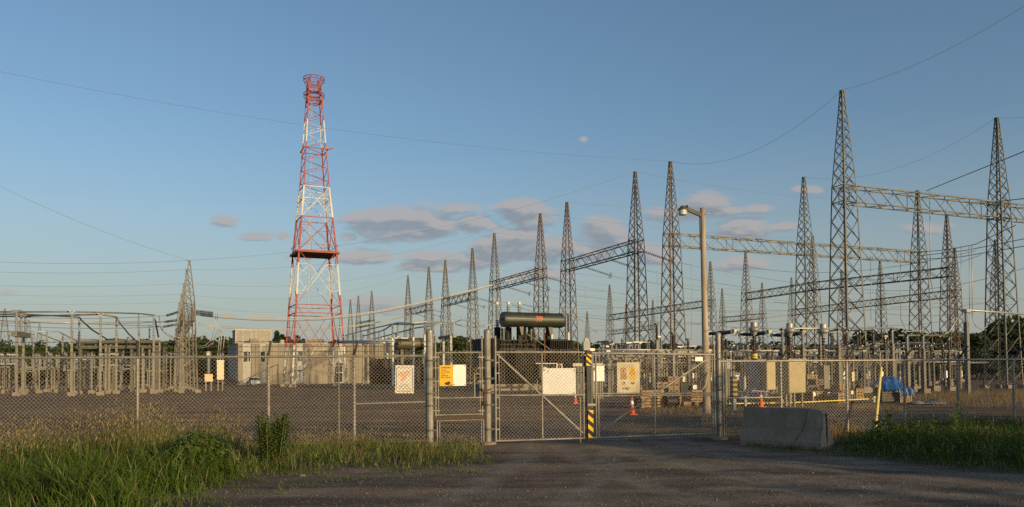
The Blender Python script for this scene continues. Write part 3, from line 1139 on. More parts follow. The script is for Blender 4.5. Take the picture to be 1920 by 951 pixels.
def seven(b, x0, z0, w, h, axis_y, zc, r):
    """one slanted 7 wrapped on a horizontal cylinder (x along the cylinder)"""
    def pt(u, v, off):
        zz = z0 + v
        dz = max(-r * .97, min(r * .97, zz - zc))
        return (x0 + u, axis_y - math.sqrt((r + off) ** 2 - dz * dz), zz)

    def strip(poly):
        # poly: (uL,vL,uR,vR) rows
        n = len(poly)
        vs = []
        for off in (.004, .022):
            for (a, va, c, vc) in poly:
                vs += [pt(a, va, off), pt(c, vc, off)]
        fs = []
        for i in range(n - 1):
            o = 2 * n
            fs.append((o + 2 * i, o + 2 * i + 1, o + 2 * i + 3, o + 2 * i + 2))
        b.add(vs, fs)
    k = 6
    th = h * .22
    strip([(0, h - th * i / 2, w, h - th * i / 2) for i in range(3)])
    strip([(w - .07 - (w * .6) * i / k, h - th * .9 - (h - th * .9) * i / k, w + .02 - (w * .6) * i / k, h - th * .9 - (h - th * .9) * i / k) for i in range(k + 1)])


def transformer():
    c = P(982, 702, 88)
    t = thing('power_transformer', 'big dark green power transformer with orange numbered tank on top', 'transformer', (c.x, c.y, 0), GRID)
    s = 88 / F
    zz = lambda py: CAMH + (702 - py) * s
    # conservator
    zc, r, y0 = zz(603), .80, -2.4
    MB().lathe([(.3, -3.62), (r * .97, -3.6), (r, -3.5), (r, 3.4), (r * .97, 3.5), (.3, 3.55)], (0, y0, zc), (1, 0, 0), 32).build('conservator', TGREEN, t, smooth=False)
    MB().lathe([(r + .03, -3.36), (r + .03, -3.26)], (0, y0, zc), (1, 0, 0), 32).build('flange', TGREEN, t)
    MB().lathe([(r + .03, 3.16), (r + .03, 3.26)], (0, y0, zc), (1, 0, 0), 32).build('flange', TGREEN, t)
    MB().lathe([(.12, -3.75), (.12, -3.55)], (0, y0, zc), (1, 0, 0), 10).build('gauge', GALVD, t)
    MB().lathe([(.45, 3.5), (.45, 3.75)], (0, y0, zc - .25), (1, 0, 0), 14).build('end_cover', TDARK, t)
    num = MB()
    for i in range(3):
        seven(num, -.02 + i * .27, zz(606.5), .25, .56, y0, zc, r)
    num.build('number', ORANGE, t)
    for x in (-1.45, 2.0):
        MB().prism([(-.28, 0), (.28, 0), (.14, -1.0), (-.05, -1.0)], .3, Matrix.Translation((x, y0 - .25, zc - .62))).build('saddle', OLIVE, t)
        part('saddle_post', (x, y0 + .3, 5.0), (x, y0 + .3, zc - .6), .42, TDARK, t)
    # tank
    slab('plinth', (0, .2, .3), (12.5, 6.2, .75), CONC, t)
    slab('tank', (0.4, .5, 2.95), (7.2, 3.2, 4.6), TDARK, t)
    slab('tank_lid', (0.4, .5, 5.33), (7.5, 3.5, .16), TBROWN, t)
    for i in range(9):
        slab('stiffener', (-2.9 + i * .82, -1.2, 2.9), (.16, .25, 4.3), TBROWN, t)
    # radiator banks with fins
    for (bx, by, w, dd, z0, z1, nn) in ((-4.75, -.6, 2.0, 3.0, 2.4, zz(637), 12), (4.7, 0.2, 1.6, 3.2, .9, zz(638), 10), (-1.2, -2.5, 2.4, 1.2, .9, 4.3, 12), (2.8, -2.6, 2.2, 1.0, 3.1, zz(638), 10)):
        rb = link('radiator', unit('box', TDARK), t, Matrix.Translation((bx, by, z0)) @ Matrix.Diagonal((w * .9, dd * .35, z1 - z0, 1)))
        f = MB()
        for i in range(nn):
            f.box((bx - w / 2 + w * (i + .5) / nn, by, (z0 + z1) / 2), (.05, dd, z1 - z0 - .1))
        f.build('fins', TBROWN, t)
        part('header_pipe', (bx - w / 2, by - dd * .4, z1 - .1), (bx + w / 2, by - dd * .4, z1 - .1), .22, TBROWN, t, 'cyl')
    # turrets and bushings
    for i, (x, y, top, m) in enumerate(((-2.6, 1.2, 570, PORC), (-1.25, 1.2, 569, PORC), (0.1, 1.2, 569, PORC), (-2.4, -1.0, 615, PORCD), (-.3, -1.0, 615, PORCD), (.6, -1.0, 618, PORCD), (2.6, -.8, 622, PORCD))):
        zt = zz(top)
        zb = 6.9 if m is PORC else 6.2
        part('turret', (x, y, 5.4), (x, y, zb), .7, TDARK, t, 'cyl')
        bu = part('bushing', (x, y, zb), (x, y, zt), .24, m, t, 'insulator')
        slab('bushing_cap', (x, y, zt + .1), (.26, .26, .3), GALV, t)
    part('turret', (-.95, -1.6, 5.3), (-.95, -1.6, 7.1), .55, TDARK, t, 'cyl')
    part('turret', (.15, -1.5, 5.3), (.15, -1.5, 7.0), .6, TGREEN, t, 'cyl')
    part('turret', (-3.1, -1.5, 5.3), (-3.1, -1.5, 6.6), .45, TGREEN, t, 'cyl')
    part('relief_pipe', (-1.1, -2.9, zz(628)), (2.0, -2.9, zz(659)), .16, OLIVE, t, 'cyl')
    part('drain_pipe', (1.1, -2.95, .9), (1.1, -2.95, zz(629)), .14, RUST, t, 'cyl')
    part('drain_pipe', (.35, -2.2, 4.0), (.35, -2.2, zz(622)), .1, RUST, t, 'cyl')
    for z in (zz(640), zz(648), zz(655)):
        part('rail_pipe', (-3.9, -2.3, z), (3.5, -2.3, z), .07, TBROWN, t)
    for x in (-3.6, -2.2, -.6, .9, 3.2):
        part('riser_pipe', (x, -2.25, 3.6), (x, -2.25, zz(634)), .09, TBROWN, t)
    # control cabinet and its lit side frame, standing in front of the tank
    cb = link('control_cabinet', unit('box', TBROWN), t, Matrix.Translation((.85, -3.5, 1.25)) @ Matrix.Diagonal((1.9, .8, 1.45, 1)))
    slab('cabinet_roof', (.8, -3.5, 2.82), (2.5, 1.0, .08), SIGNC, t)
    for z in (1.4, 2.2, 2.7):
        part('slatted_frame', (2.05, -3.9, z), (2.65, -3.9, z), .12, SIGNC, t)
    for x in (2.03, 2.33, 2.63):
        part('slatted_frame', (x, -3.93, 1.3), (x, -3.93, 2.8), .13, SIGNC, t)
    for x in (-.1, .8, 1.75):
        part('cabinet_leg', (x, -3.5, .6), (x, -3.5, 1.3), .12, GALVD, t)
    slab('junction_box', (.55, -4.0, 2.2), (.35, .2, .45), CABG, t)


transformer()


def transformer2():
    c = P(757, 704, 112)
    t = thing('power_transformer', 'olive green transformer behind the bus supports left of the gate', 'transformer', (c.x, c.y, 0), GRID)
    s = 112 / F
    zz = lambda py: CAMH + (704 - py) * s
    zc = zz(646)
    MB().lathe([(.2, -2.3), (.78, -2.25), (.82, -2.1), (.82, 2.1), (.78, 2.25), (.2, 2.3)], (.6, -2.2, zc), (1, 0, 0), 24).build('conservator', OLIVE, t)
    part('vent_pipe', (-4.0, -3.1, zz(637)), (-.3, -3.1, zz(637)), .32, WHITEP, t, 'cyl')
    for x in (-.9, 2.0):
        part('saddle_post', (x, -2.1, 3.2), (x, -2.1, zc - .6), .4, OLIVE, t)
    slab('plinth', (-.5, .4, .2), (9.0, 6.0, .6), CONC, t)
    slab('tank', (-.5, .6, 2.2), (6.2, 3.0, 3.6), TDARK, t)
    for (bx, w) in ((-4.2, 1.9), (3.4, 1.7), (.2, 2.2)):
        f = MB()
        for i in range(10):
            f.box((bx - w / 2 + w * (i + .5) / 10, -1.6, 2.2), (.06, 1.3, 3.2))
        f.build('fins', TBROWN, t)
    for x in (-2.2, -1.0, .2):
        part('turret', (x, .8, 4.0), (x, .8, 4.7), .5, OLIVE, t, 'cyl')
        part('bushing', (x, .8, 4.7), (x, .8, 6.3), .18, PORC, t, 'insulator')
    slab('control_cabinet', (-1.9, -3.4, 1.4), (1.2, .7, 1.7), CABD, t)


transformer2()

# ------------------------------------------------------------------ bus supports, switches, pipes


def bus_support(loc, hp, hi, label, group, m=POSTM, im=PORC, w=.26, foot=True, cap='plain', post='box'):
    t = thing('bus_support', label, 'bus support', loc, GRID, group)
    part('post', (0, 0, .1), (0, 0, hp), w, m, t, post)
    if hi:
        part('insulator', (0, 0, hp), (0, 0, hp + hi), .14, im, t, 'insulator')
    if cap == 'fork':
        for s_ in (-1, 1):
            part('clamp_horn', (0, 0, hp + hi), (s_ * .3, 0, hp + hi + .25), .08, GALV, t)
    elif cap == 'bright':
        slab('clamp', (0, 0, hp + hi + .09), (.34, .2, .16), ALU, t)
    else:
        slab('clamp', (0, 0, hp + hi + .06), (.26, .26, .14), GALVD, t)
    slab('plate', (0, 0, hp - .02), (w + .12, w + .12, .05), GALVD, t)
    if foot:
        slab('footing', (0, 0, .14), (.7, .6, .38), CONC, t)
    return t


def by_px(px, yb, ypost, yins, label, group, **k):
    g = G(px, yb)
    d = g.y
    v = lambda y: CAMH + ray(px, y).z * d
    hp = v(ypost)
    hi = max(0, v(yins) - hp)
    return bus_support((g.x, g.y, 0), hp, hi, label, group, **k), (g.x, g.y, hp + hi)


LB = 'bus supports in the left yard'
TOPS = {}
leftsup = [('a', 31, 742, 632, 632, 'left leg of the crossbeam carrying three insulators at the left edge'),
           ('b', 43.5, 740, 632, 632, 'right leg of the crossbeam carrying three insulators at the left edge'),
           ('c', 134, 742, 621, 587, 'nearest tall bus support of the left yard, with a forked clamp'),
           ('d', 148, 739, 628, 597, 'bus support standing close right of the nearest forked one'),
           ('e', 188, 741, 625, 592, 'tall bus support with forked clamp, second along the left yard'),
           ('f', 218, 738, 628, 597, 'bus support between the forked ones near the tall fence post'),
           ('g', 260, 736, 623, 590, 'tall forked bus support directly behind the leftmost fence post'),
           ('h', 288, 738, 629, 592, 'rightmost tall bus support of the left yard front row'),
           ('i', 62, 733, 650, 628, 'short bus support right of the three insulator crossbeam'),
           ('j', 87, 735, 646, 622, 'bluish short bus support, second right of the crossbeam'),
           ('k', 117, 734, 650, 627, 'short bus support just left of the nearest forked one'),
           ('l', 198, 738, 648, 648, 'short bare post between the two left forked supports'),
           ('m', 205, 738, 650, 650, 'second short bare post between the two left forked supports'),
           ('n', 267, 736, 651, 651, 'short bare post right of the leftmost fence post'),
           ('o', 280, 733, 640, 611, 'slim bus support behind the rightmost tall one on the left'),
           ('p', 299, 736, 640, 640, 'lattice like bare post ending the left yard front row')]
for k, px, yb, yp, yi, lab in leftsup:
    o, TOPS[k] = by_px(px, yb, yp, yi, lab, LB, cap='fork' if k in 'ceg' else 'plain', w=.215 if k in 'abcdefgh' else .17)
# crossbeam with three insulators
A, B = Vector(TOPS['a']), Vector(TOPS['b'])
t = thing('insulator_crossbeam', 'grey crossbeam with three standing insulators on the left yard', 'insulator stand', A)
dirb = Vector((-.05, -1, 0)).normalized() * 1.0
q0, q1 = P(26, 626, A.y - .5) - A, P(52, 629.5, A.y + 4.0) - A
part('crossbeam', q0, q1, .55, POSTM, t, h=.5)
for f, top in ((.18, 586), (.5, 590), (.82, 594)):
    q = q0.lerp(q1, f)
    base = A + q
    zt = CAMH + ray(26 + 26 * f, top).z * base.y
    part('insulator', q + Vector((0, 0, .2)), (q.x, q.y, zt - A.z), .17, PORC, t, 'insulator')
    slab('clamp', (q.x, q.y, zt - A.z + .1), (.9, .3, .3), ALU, t)
LTOP = [A + q0.lerp(q1, f) + Vector((0, 0, (CAMH + ray(26 + 26 * f, tp).z * (A + q0.lerp(q1, f)).y) - (A + q0.lerp(q1, f)).z)) for f, tp in ((.18, 585), (.5, 589), (.82, 593))]
BP = 'rigid bus pipes on the insulators'


def pipe(pts, r, label, m=ALU, group=BP):
    return wire('bus_pipe', pts, r, m, label, group, 'bus pipe', 6)


def TP(k, dz=.12):
    return Vector(TOPS[k]) + Vector((0, 0, dz))


pipe([P(-40, 585, 80), LTOP[0], TP('c'), TP('g'), P(287, 591, TOPS['h'][1]), P(291, 600, TOPS['h'][1] + 1), P(297, 632, TOPS['h'][1] + 9)], .085, 'uppermost long bus pipe of the left yard, dropping at its right end', POSTM)
pipe([P(-40, 590, 84), LTOP[1], TP('d'), P(152, 600, 83), P(172, 618, 92), P(206, 640, 112)], .085, 'bus pipe bending down behind the nearest forked support', GALVD)
pipe([P(-40, 594, 86), LTOP[2], TP('e'), TP('f'), P(224, 605, 85), P(241, 626, 98), P(256, 640, 112)], .085, 'bus pipe bending down behind the second forked support', GALVD)
for i, (x0, y0, x1, y1, d0, d1) in enumerate(((-10, 622, 110, 622, 95, 97), (70, 624, 125, 645, 96, 120), (110, 622, 160, 648, 97, 122), (-10, 601, 300, 612, 105, 120), (-10, 606, 330, 603, 108, 125), (60, 634, 190, 637, 110, 118))):
    pipe([P(x0, y0, d0), P(x1, y1, d1)], .07, 'thin bus pipe deep in the yard')
# table-like beam behind
q = P(222, 700, 92)
t = thing('equipment_rack', 'long double steel beam on posts across the left yard', 'steel rack', (q.x, q.y, 0), GRID * .25)
zt = CAMH + ray(222, 641).z * 92
for z in (zt, zt - .62):
    slab('rack_beam', (0, 0, z), (9.2, .5, .34), POSTM, t)
    slab('rack_beam', (.3, 1.6, z - .08), (9.2, .4, .3), GALVD, t)
for x in (-4.2, -1.4, 1.4, 4.2):
    part('rack_post', (x, .2, 0), (x, .2, zt - .8), .28, POSTM, t)
    part('rack_post', (x + .3, 1.6, 0), (x + .3, 1.6, zt - .9), .28, POSTM, t)


def disconnect_switch(loc, label, group, hp=3.0, wd=4.0, rot=GRID, m=POSTM, im=PORC, hi=1.2, n=3, blades=True):
    t = thing('disconnect_switch', label, 'disconnect switch', loc, rot, group)
    for x in (-wd * .42, wd * .42):
        part('post', (x, 0, 0), (x, 0, hp), .17, m, t)
        slab('footing', (x, 0, .2), (.8, .7, .5), CONC, t)
    part('crossbeam', (-wd / 2 - .3, 0, hp + .12), (wd / 2 + .3, 0, hp + .12), .22, m, t, h=.18)
    for i in range(n):
        x = -wd / 2 + wd * i / (n - 1)
        for y in (-.75, .75):
            part('insulator', (x, y, hp + .28), (x, y, hp + .28 + hi), .13, im, t, 'insulator')
        part('base_channel', (x, -1.0, hp + .27), (x, 1.0, hp + .27), .16, GALV, t, h=.1)
        if blades:
            part('blade', (x, -1.05, hp + .36 + hi), (x, 1.0, hp + .36 + hi), .10, ALU, t)
    return t


# left yard depth: rows of switches and supports between the front row and the trees
LG2 = 'grey switch frames deep in the left yard'
for row, (d0, n) in enumerate(((92, 5), (104, 6), (118, 7), (134, 8), (152, 8))):
    for i in range(n):
        px = -10 + 325 * (i + .3 + .15 * (row % 3)) / n
        p = P(px, 705, d0 + 4 * math.sin(i * 2.3 + row))
        if (i + row) % 2:
            disconnect_switch((p.x, p.y, 0), 'switch frame deep in the yard', LG2, hp=2.9 + .5 * (row % 2), wd=3.6, rot=GRID + (math.pi / 2 if i % 3 == 0 else 0))
        else:
            for k in range(3):
                bus_support((p.x + U2.x * k * 1.7, p.y + U2.y * k * 1.7, 0), 3.2 + .4 * (row % 3), 1.25, 'slim grey bus support deep in the yard', 'slim bus supports deep in the left yard', w=.15)
# stands right of the left gantry
for px, lab in ((391, 'slim instrument transformer stand left of the pale cabinet, behind the fence'),):
    g = P(px, 705, 96)
    t = thing('instrument_transformer', lab, 'instrument transformer', (g.x, g.y, 0), GRID)
    for x in (-.3, .3):
        part('post', (x, 0, 0), (x, 0, 2.0), .16, POSTM, t)
    slab('base_box', (0, 0, 1.6), (.9, .6, .9), CABG, t)
    part('insulator', (0, 0, 2.1), (0, 0, 4.3), .22, PORC, t, 'insulator')
    slab('head', (0, 0, 4.5), (.5, .5, .5), GALV, t)
    part('insulator', (0, 0, 4.75), (0, 0, 6.2), .18, PORCB, t, 'insulator')
g = P(413, 705, 98)
t = thing('control_cabinet', 'tall pale cream cabinet on two legs near the control building', 'cabinet', (g.x, g.y, 0), GRID)
zz = lambda py: CAMH + ray(413, py).z * 98
slab('body', (0, 0, (zz(677) + zz(712)) / 2), (.8, .6, zz(677) - zz(712)), SIGNC, t)
slab('lid', (0, 0, zz(677) + .03), (.9, .7, .08), SIGNW, t)
for x in (-.25, .25):
    part('leg', (x, 0, 0), (x, 0, zz(712)), .14, POSTM, t)
for x in (-.3, 0, .3):
    part('bushing', (x, 0, zz(676)), (x, 0, zz(662)), .12, PORC, t, 'insulator')

# centre: bus supports left of the gate, three lines of pipes rising to the right
CB = 'bus supports left of the gate'
ctr = [('A', 682, 721, 648, 640, 'bluish bus support farthest left of the group behind the danger sign'), ('B', 702, 725, 645, 622, 'bluish bus support second from left of the group behind the danger sign'),
       ('C', 721, 722, 644, 618, 'bluish bus support with insulator close behind the danger sign'), ('D', 726.5, 727, 640, 640, 'bright sunlit bare post just left of the danger sign'),
       ('E', 736.5, 728, 633, 610, 'sunlit bus support rising above the left edge of the danger sign'), ('F', 746.5, 727, 629, 607, 'sunlit bus support behind the left half of the danger sign'),
       ('G', 769, 722, 640, 616, 'dull bus support behind the middle of the danger sign'), ('H', 775.5, 728, 631, 610, 'sunlit bus support above the right edge of the danger sign'),
       ('I', 797, 728, 627, 605, 'brightest bus support close left of the left gate post'), ('J', 743, 723, 640, 628, 'bluish bus support behind the danger sign')]
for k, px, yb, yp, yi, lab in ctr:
    o, TOPS[k] = by_px(px, yb, yp, yi, lab, CB, w=.24, m=WHITEP if k in 'DEFHI' else GALVD)  # sunlight put into the colour: white paint for lit posts, dark steel otherwise
for (k, pts) in (('top', [P(648, 629, 150), P(690, 618, 126), TP('F'), P(772, 605.5, 98), TP('I'), P(850, 606, 100)]),
                 ('mid', [P(682, 630, 140), P(720, 619, 118), TP('E'), TP('H'), P(800, 607, 101), P(850, 607, 102)]),
                 ('low', [P(700, 636, 135), P(742, 625, 120), P(780, 615, 110), P(815, 610, 106)])):
    pipe(pts, .10, {'top': 'upper bright bus pipe rising toward the left gate post', 'mid': 'middle bus pipe rising toward the left gate post', 'low': 'lower bus pipe rising toward the left gate post'}[k])
for px, d, zt in ((663, 142, 628), (690, 128, 619), (711, 124, 622), (650, 150, 630), (681, 132, 628)):
    p = P(px, 705, d)
    z = CAMH + ray(px, zt).z * d
    bus_support((p.x, p.y, 0), z - 1.3, 1.2, 'far bus support under the rising pipes', 'far bus supports under the rising pipes', w=.24)
for y_, x0, x1 in ((640, 640, 735), (643, 642, 720)):
    pipe([P(x0, y_, 125), P(x1, y_ - .5, 105)], .16, 'thick pale pipe', WHITEP)
# three insulator stand seen over the pedestrian gate
g1, g2 = G(832.5, 727), G(846.5, 728)
t = thing('insulator_crossbeam', 'stand of two bright posts with three insulators behind the pedestrian gate', 'insulator stand', (g1.x, g1.y, 0))
d2 = g2 - g1
h = CAMH + ray(838, 634).z * g1.y
part('post', (0, 0, 0), (0, 0, h), .26, WHITEP, t)
part('post', (d2.x, d2.y, 0), (d2.x, d2.y, h + .1), .26, WHITEP, t)
q0, q1 = P(824.5, 634, g1.y + 3) - Vector((g1.x, g1.y, 0)), P(853, 630, g1.y - 3) - Vector((g1.x, g1.y, 0))
part('crossbeam', q0, q1, .45, POSTM, t, h=.4)
for f, top in ((.12, 610), (.5, 608), (.85, 605)):
    q = q0.lerp(q1, f)
    part('insulator', q + Vector((0, 0, .2)), (q.x, q.y, CAMH + ray(824 + 29 * f, top).z * (g1.y + q.y)), .17, PORC, t, 'insulator')
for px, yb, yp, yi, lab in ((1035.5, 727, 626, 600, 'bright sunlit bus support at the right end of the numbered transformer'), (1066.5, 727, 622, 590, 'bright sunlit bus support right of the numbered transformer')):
    by_px(px, yb, yp, yi, lab, 'sunlit bus supports beside the numbered transformer', m=WHITEP, w=.26, im=PORCB)  # white paint gives these posts their sunlit look

# ------------------------------------------------------------------ right yard: dense rows of supports and switches
RS, RW, RPIP = 'bus supports in the right yard', 'switch frames in the right yard', 'bus pipes over the right yard'
rr = random.Random(11)
cnt = 0
for ia, a in enumerate((46, 54, 62, 71, 80, 90, 101, 113, 126, 140)):
    run = []
    b = a * .55
    while b < a * 2.2:
        p = U1 * a + U2 * b
        px = 960 + F * p.x / p.y
        b0 = b
        b += rr.uniform(2.6, 4.4) * (1 + a / 300)
        if px < 1090 or px > 1800 or p.y < 44 or p.y > 150:
            continue
        if p.y < 66 and not (1545 < px < 1760 or 1215 < px < 1330):
            continue
        if 1850 < px:
            continue
        r_ = rr.random()
        dp = 'near' if p.y < 85 else 'deep'
        if r_ < .42:
            disconnect_switch((p.x, p.y, 0), '%s switch frame' % ('front row' if dp == 'near' else 'rear row'), RW + (' front' if dp == 'near' else ' rear'), hp=rr.choice((2.4, 2.9, 3.4)), wd=2.8, rot=GRID + rr.choice((0, math.pi / 2)), hi=1.15, m=rr.choice((POSTM, GALVD)), im=rr.choice((PORC, PORCB, PORC)))
        else:
            hh = rr.choice((2.6, 3.2, 3.8, 4.4))
            bus_support((p.x, p.y, 0), hh, 1.2, '%s slim bus support' % ('front row' if dp == 'near' else 'rear row'), RS + (' front' if dp == 'near' else ' rear'), w=.2, m=rr.choice((POSTM, GALVD, GALVD)), cap=rr.choice(('bright', 'plain', 'plain')), im=rr.choice((PORC, PORCB, PORCB)))
            run.append(Vector((p.x, p.y, hh + 1.35)))
        cnt += 1
    zr = 3.3 + .2 * ia
    for x0, x1 in ((1110 + 30 * (ia % 3), 1330 + 40 * (ia % 4)), (1350 + 25 * (ia % 4), 1620 + 30 * (ia % 5)), (1640, 1800)):
        # pipes laid along the row at one height
        def along(px):
            v = ray(px, 690)
            det = v.x * (-U2.y) + U2.x * v.y
            o_ = U1 * a
            s = (o_.x * (-U2.y) + U2.x * o_.y) / det
            return Vector((v.x * s, v.y * s, zr))
        q0, q1 = along(x0), along(x1)
        if 44 < q0.y < 165 and 44 < q1.y < 165:
            n = max(2, int((q1 - q0).length / 7))
            pipe([q0, q1], .06, 'straight pipe', ALU, RPIP)
            for i in range(n + 1):
                q = q0.lerp(q1, i / n)
                bus_support((q.x, q.y, 0), zr - 1.25, 1.15, 'thin post and insulator under a bus pipe', 'pipe supports of the right yard', w=.16, foot=False, m=rr.choice((POSTM, GALVD)), im=rr.choice((PORC, PORCB)), cap=rr.choice(('bright', 'plain')))
for (n_, x0, x1, d0, d1, lab, grp) in ((75, 1092, 1345, 62, 115, 'thin dark bus support post', 'thin dark bus support posts behind the double gate'), (48, 1380, 1600, 62, 115, 'thin brown bus support post', 'thin brown bus support posts behind the cabinets')):
    for i in range(n_):
        p = P(rr.uniform(x0, x1), 695, rr.uniform(d0, d1))
        h = rr.uniform(1.8, 3.6)
        t = thing('slim_bus_support', lab, 'insulator post', (p.x, p.y, 0), GRID, grp)  # small extra bus supports, scattered at random to thicken the rows
        part('post', (0, 0, 0), (0, 0, h), rr.uniform(.09, .15), rr.choice((GALVD, RUSTY, POSTM)), t)
        part('insulator', (0, 0, h), (0, 0, h + rr.uniform(.7, 1.4)), .1, rr.choice((PORCB, PORCB, PORCD, PORC)), t, 'insulator')
        if i % 3 == 0:
            part('crossarm', (-.9, 0, h), (.9, 0, h), .1, rr.choice((GALVD, POSTM)), t)
for i in range(46):
    px = rr.uniform(1100, 1800)
    d = rr.uniform(62, 120)
    p = P(px, 695, d)
    t = thing('junction_box', 'small junction box on a post', 'junction box', (p.x, p.y, 0), GRID, 'pale junction boxes of the right yard')
    part('post', (0, .15, 0), (0, .15, 1.6), .12, POSTM, t)
    slab('box', (0, 0, 1.3), (.5, .28, .75), rr.choice((SIGNW, SIGNC, CABD)), t)

# long front pipe with its heavy post near the right edge
g = G(1815, 740)
dz = lambda px, py, d: CAMH + ray(px, py).z * d
t = thing('bus_support', 'thick tall steel post carrying the long pipe near the right edge', 'bus support', (g.x, g.y, 0), GRID)
h = dz(1813, 604, g.y)
part('post', (0, 0, 0), (0, 0, h), .25, POSTM, t)
part('insulator', (0, 0, h), (0, 0, dz(1813, 584, g.y)), .15, PORC, t, 'insulator')
slab('clamp', (0, 0, dz(1813, 583, g.y)), (.4, .4, .2), ALU, t)
pipe([P(1808, 581, g.y), P(1960, 592, g.y + 9)], .075, 'long bright pipe running from the thick post past the right edge')
pipe([P(1466, 616, 62), P(1676, 615, 74)], .08, 'bright pipe above the sunlit cabinet, running right to the tall tower')
for px, yb in ((1469, 745), (1507, 745), (1540, 742), (1574, 742), (1675, 738), (1703, 738), (1733, 737)):
    g = G(px, yb)
    z = dz(px, 617 if px < 1690 else 628, g.y)
    bus_support((g.x, g.y, 0), z - 1.1, 1.0, 'tall grey pipe support', 'tall pipe supports behind the crates', w=.24)
for (x0, x1, y_, d0, d1) in ((1730, 1786, 675, 66, 70), (1818, 1852, 680, 69, 72), (1560, 1650, 680, 66, 72), (1690, 1740, 643, 75, 78), (1630, 1700, 645, 80, 86), (1560, 1640, 651, 78, 84), (1684, 1770, 629, 70, 76)):
    pipe([P(x0, y_, d0), P(x1, y_, d1)], .09, 'crossarm among the posts', POSTM, 'bright crossarms near the right towers')

# live tank breakers and current transformers


def tank_breaker(px, py, d, label):
    c = P(px, py, d)
    t = thing('circuit_breaker', label, 'circuit breaker', (c.x, c.y, 0), math.atan2(U1.y, U1.x))
    z = c.z
    part('stand', (0, 0, 0), (0, 0, 2.2), .5, POSTM, t)
    part('column', (0, 0, 2.2), (0, 0, z), .14, PORCB, t, 'insulator')
    slab('joint', (0, 0, z), (.3, .3, .34), GALVD, t)
    for s_ in (-1, 1):
        part('interrupter', (s_ * .12, 0, z), (s_ * 1.25, 0, z + .05), .14, PORCD, t, 'insulator')
        r = link('corona_ring', unit('ring', ALU), t, Matrix.Translation((s_ * 1.35, 0, z + .05)) @ Matrix.Rotation(math.pi / 2, 4, 'Y') @ Matrix.Diagonal((.55, .55, .55, 1)))
        slab('terminal', (s_ * 1.4, 0, z + .08), (.3, .3, .25), ALU, t)


for px, py, lab in ((1352, 625, 'dark two armed breaker on the left, just above the right gate post'), (1415, 626.5, 'middle dark two armed breaker with a tall capped column beside it'), (1477, 628, 'rightmost dark two armed breaker above the cabinets')):
    tank_breaker(px, py, 55, lab)
for px, top, lab in ((1415, 604, 'left capped current transformer, with an orange band on its column'), (1482, 606, 'middle capped current transformer above the sunlit cabinet'), (1545, 607, 'right capped current transformer above the crates')):
    d = 53
    c = P(px, 700, d)
    t = thing('current_transformer', lab, 'current transformer', (c.x, c.y, 0), GRID)
    z1 = dz(px, top, d)
    part('stand', (0, 0, 0), (0, 0, 2.1), .5, POSTM, t)
    part('column', (0, 0, 2.1), (0, 0, z1 - .75), .145, PORCB, t, 'insulator')
    MB().lathe([(.16, -.85), (.2, -.7), (.34, -.55), (.36, -.42), (.22, -.3), (.22, -.03), (.18, 0)], (0, 0, z1), n=16).build('cap', ALU, t)
    if px == 1415:
        MB().lathe([(.2, 0), (.2, .3)], (0, 0, dz(px, 672, d)), n=12).build('band', CAUTY, t)

# ------------------------------------------------------------------ power lines
HP = 'long overhead shield wires'


def sw(a, b, sag, label, r=.009, m=SHIELD, group=HP, n=24):
    return wire('shield_wire', catenary(a, b, sag, n), r, m, label, group)


def top(k):
    return T[k] + Vector((0, 0, EYE_H + CAMH + .1 - T[k].z))


sw(P(-420, 40, 70), top('r2a'), 2.2, 'long shield wire from the upper left to the tower by the lamp pole', .012)
sw(top('r2a'), top('r1a'), 2.4, 'shield wire between the lamp pole tower and the tallest right tower', .011)
sw(top('r1a'), P(2050, -75, 45), 1.0, 'shield wire leaving the tallest right tower toward the upper right corner', .009)
sw(top('r2b'), top('r1b'), 2.2, 'shield wire from the middle tower to the tower near the right edge', .009)
sw(top('r1b'), P(2000, 205, 64), .3, 'short shield wire leaving the right tower past the edge', .009)
lt = lambda i: LG[i] + Vector((0, 0, BEYE + CAMH + .1 - LG[i].z))
sw(P(-300, 190, 62), lt(0), 1.2, 'shield wire descending steeply from the left edge to the left gantry', .012)
for i, k in enumerate('acegi'):
    sw(lt(i), top(k), 2.0 + .4 * i, 'shield wire joining tower %s of the left gantry with the receding row' % ('one', 'two', 'three', 'four', 'five')[i], .011)
for i, y_ in enumerate((482, 503, 530, 547, 565)):
    sw(P(-200, y_ - 2, LG[i].y - 20), lt(i), .5, 'level shield wire running left from tower %s of the left gantry' % ('one', 'two', 'three', 'four', 'five')[i], .013)
for k, x1, y1 in (('a', 1560, 372), ('b', 1560, 402), ('c', 1500, 447), ('d', 1480, 470), ('f', 1230, 545), ('h', 1200, 560), ('r2c', 1960, 372), ('s3', 1700, 500), ('s1', 1960, 430)):
    d = T[k].y + 35
    sw(top(k), P(x1, y1, d), .6, 'thin shield wire from a tower peak', .011, group='thin shield wires running right')

# strain insulators and conductors running right from the receding beams
PWR = 'conductors running right from the receding beams'
SI = 'strain insulator strings under the lattice beams'


def strain(p, q, label, rr_=.16, m=PORC, ring=True):
    p, q = Vector(p), Vector(q)
    t = thing('insulator_string', label, 'insulator string', p, 0, SI)
    part('string', (0, 0, 0), q - p, rr_, m, t, 'string')
    if ring:
        d = (q - p)
        mm = span_mtx(d * .97, d * .97 + d.normalized(), 1.0)
        link('corona_ring', unit('ring', ALU), t, mm @ Matrix.Diagonal((.75, .75, .75, 1)))


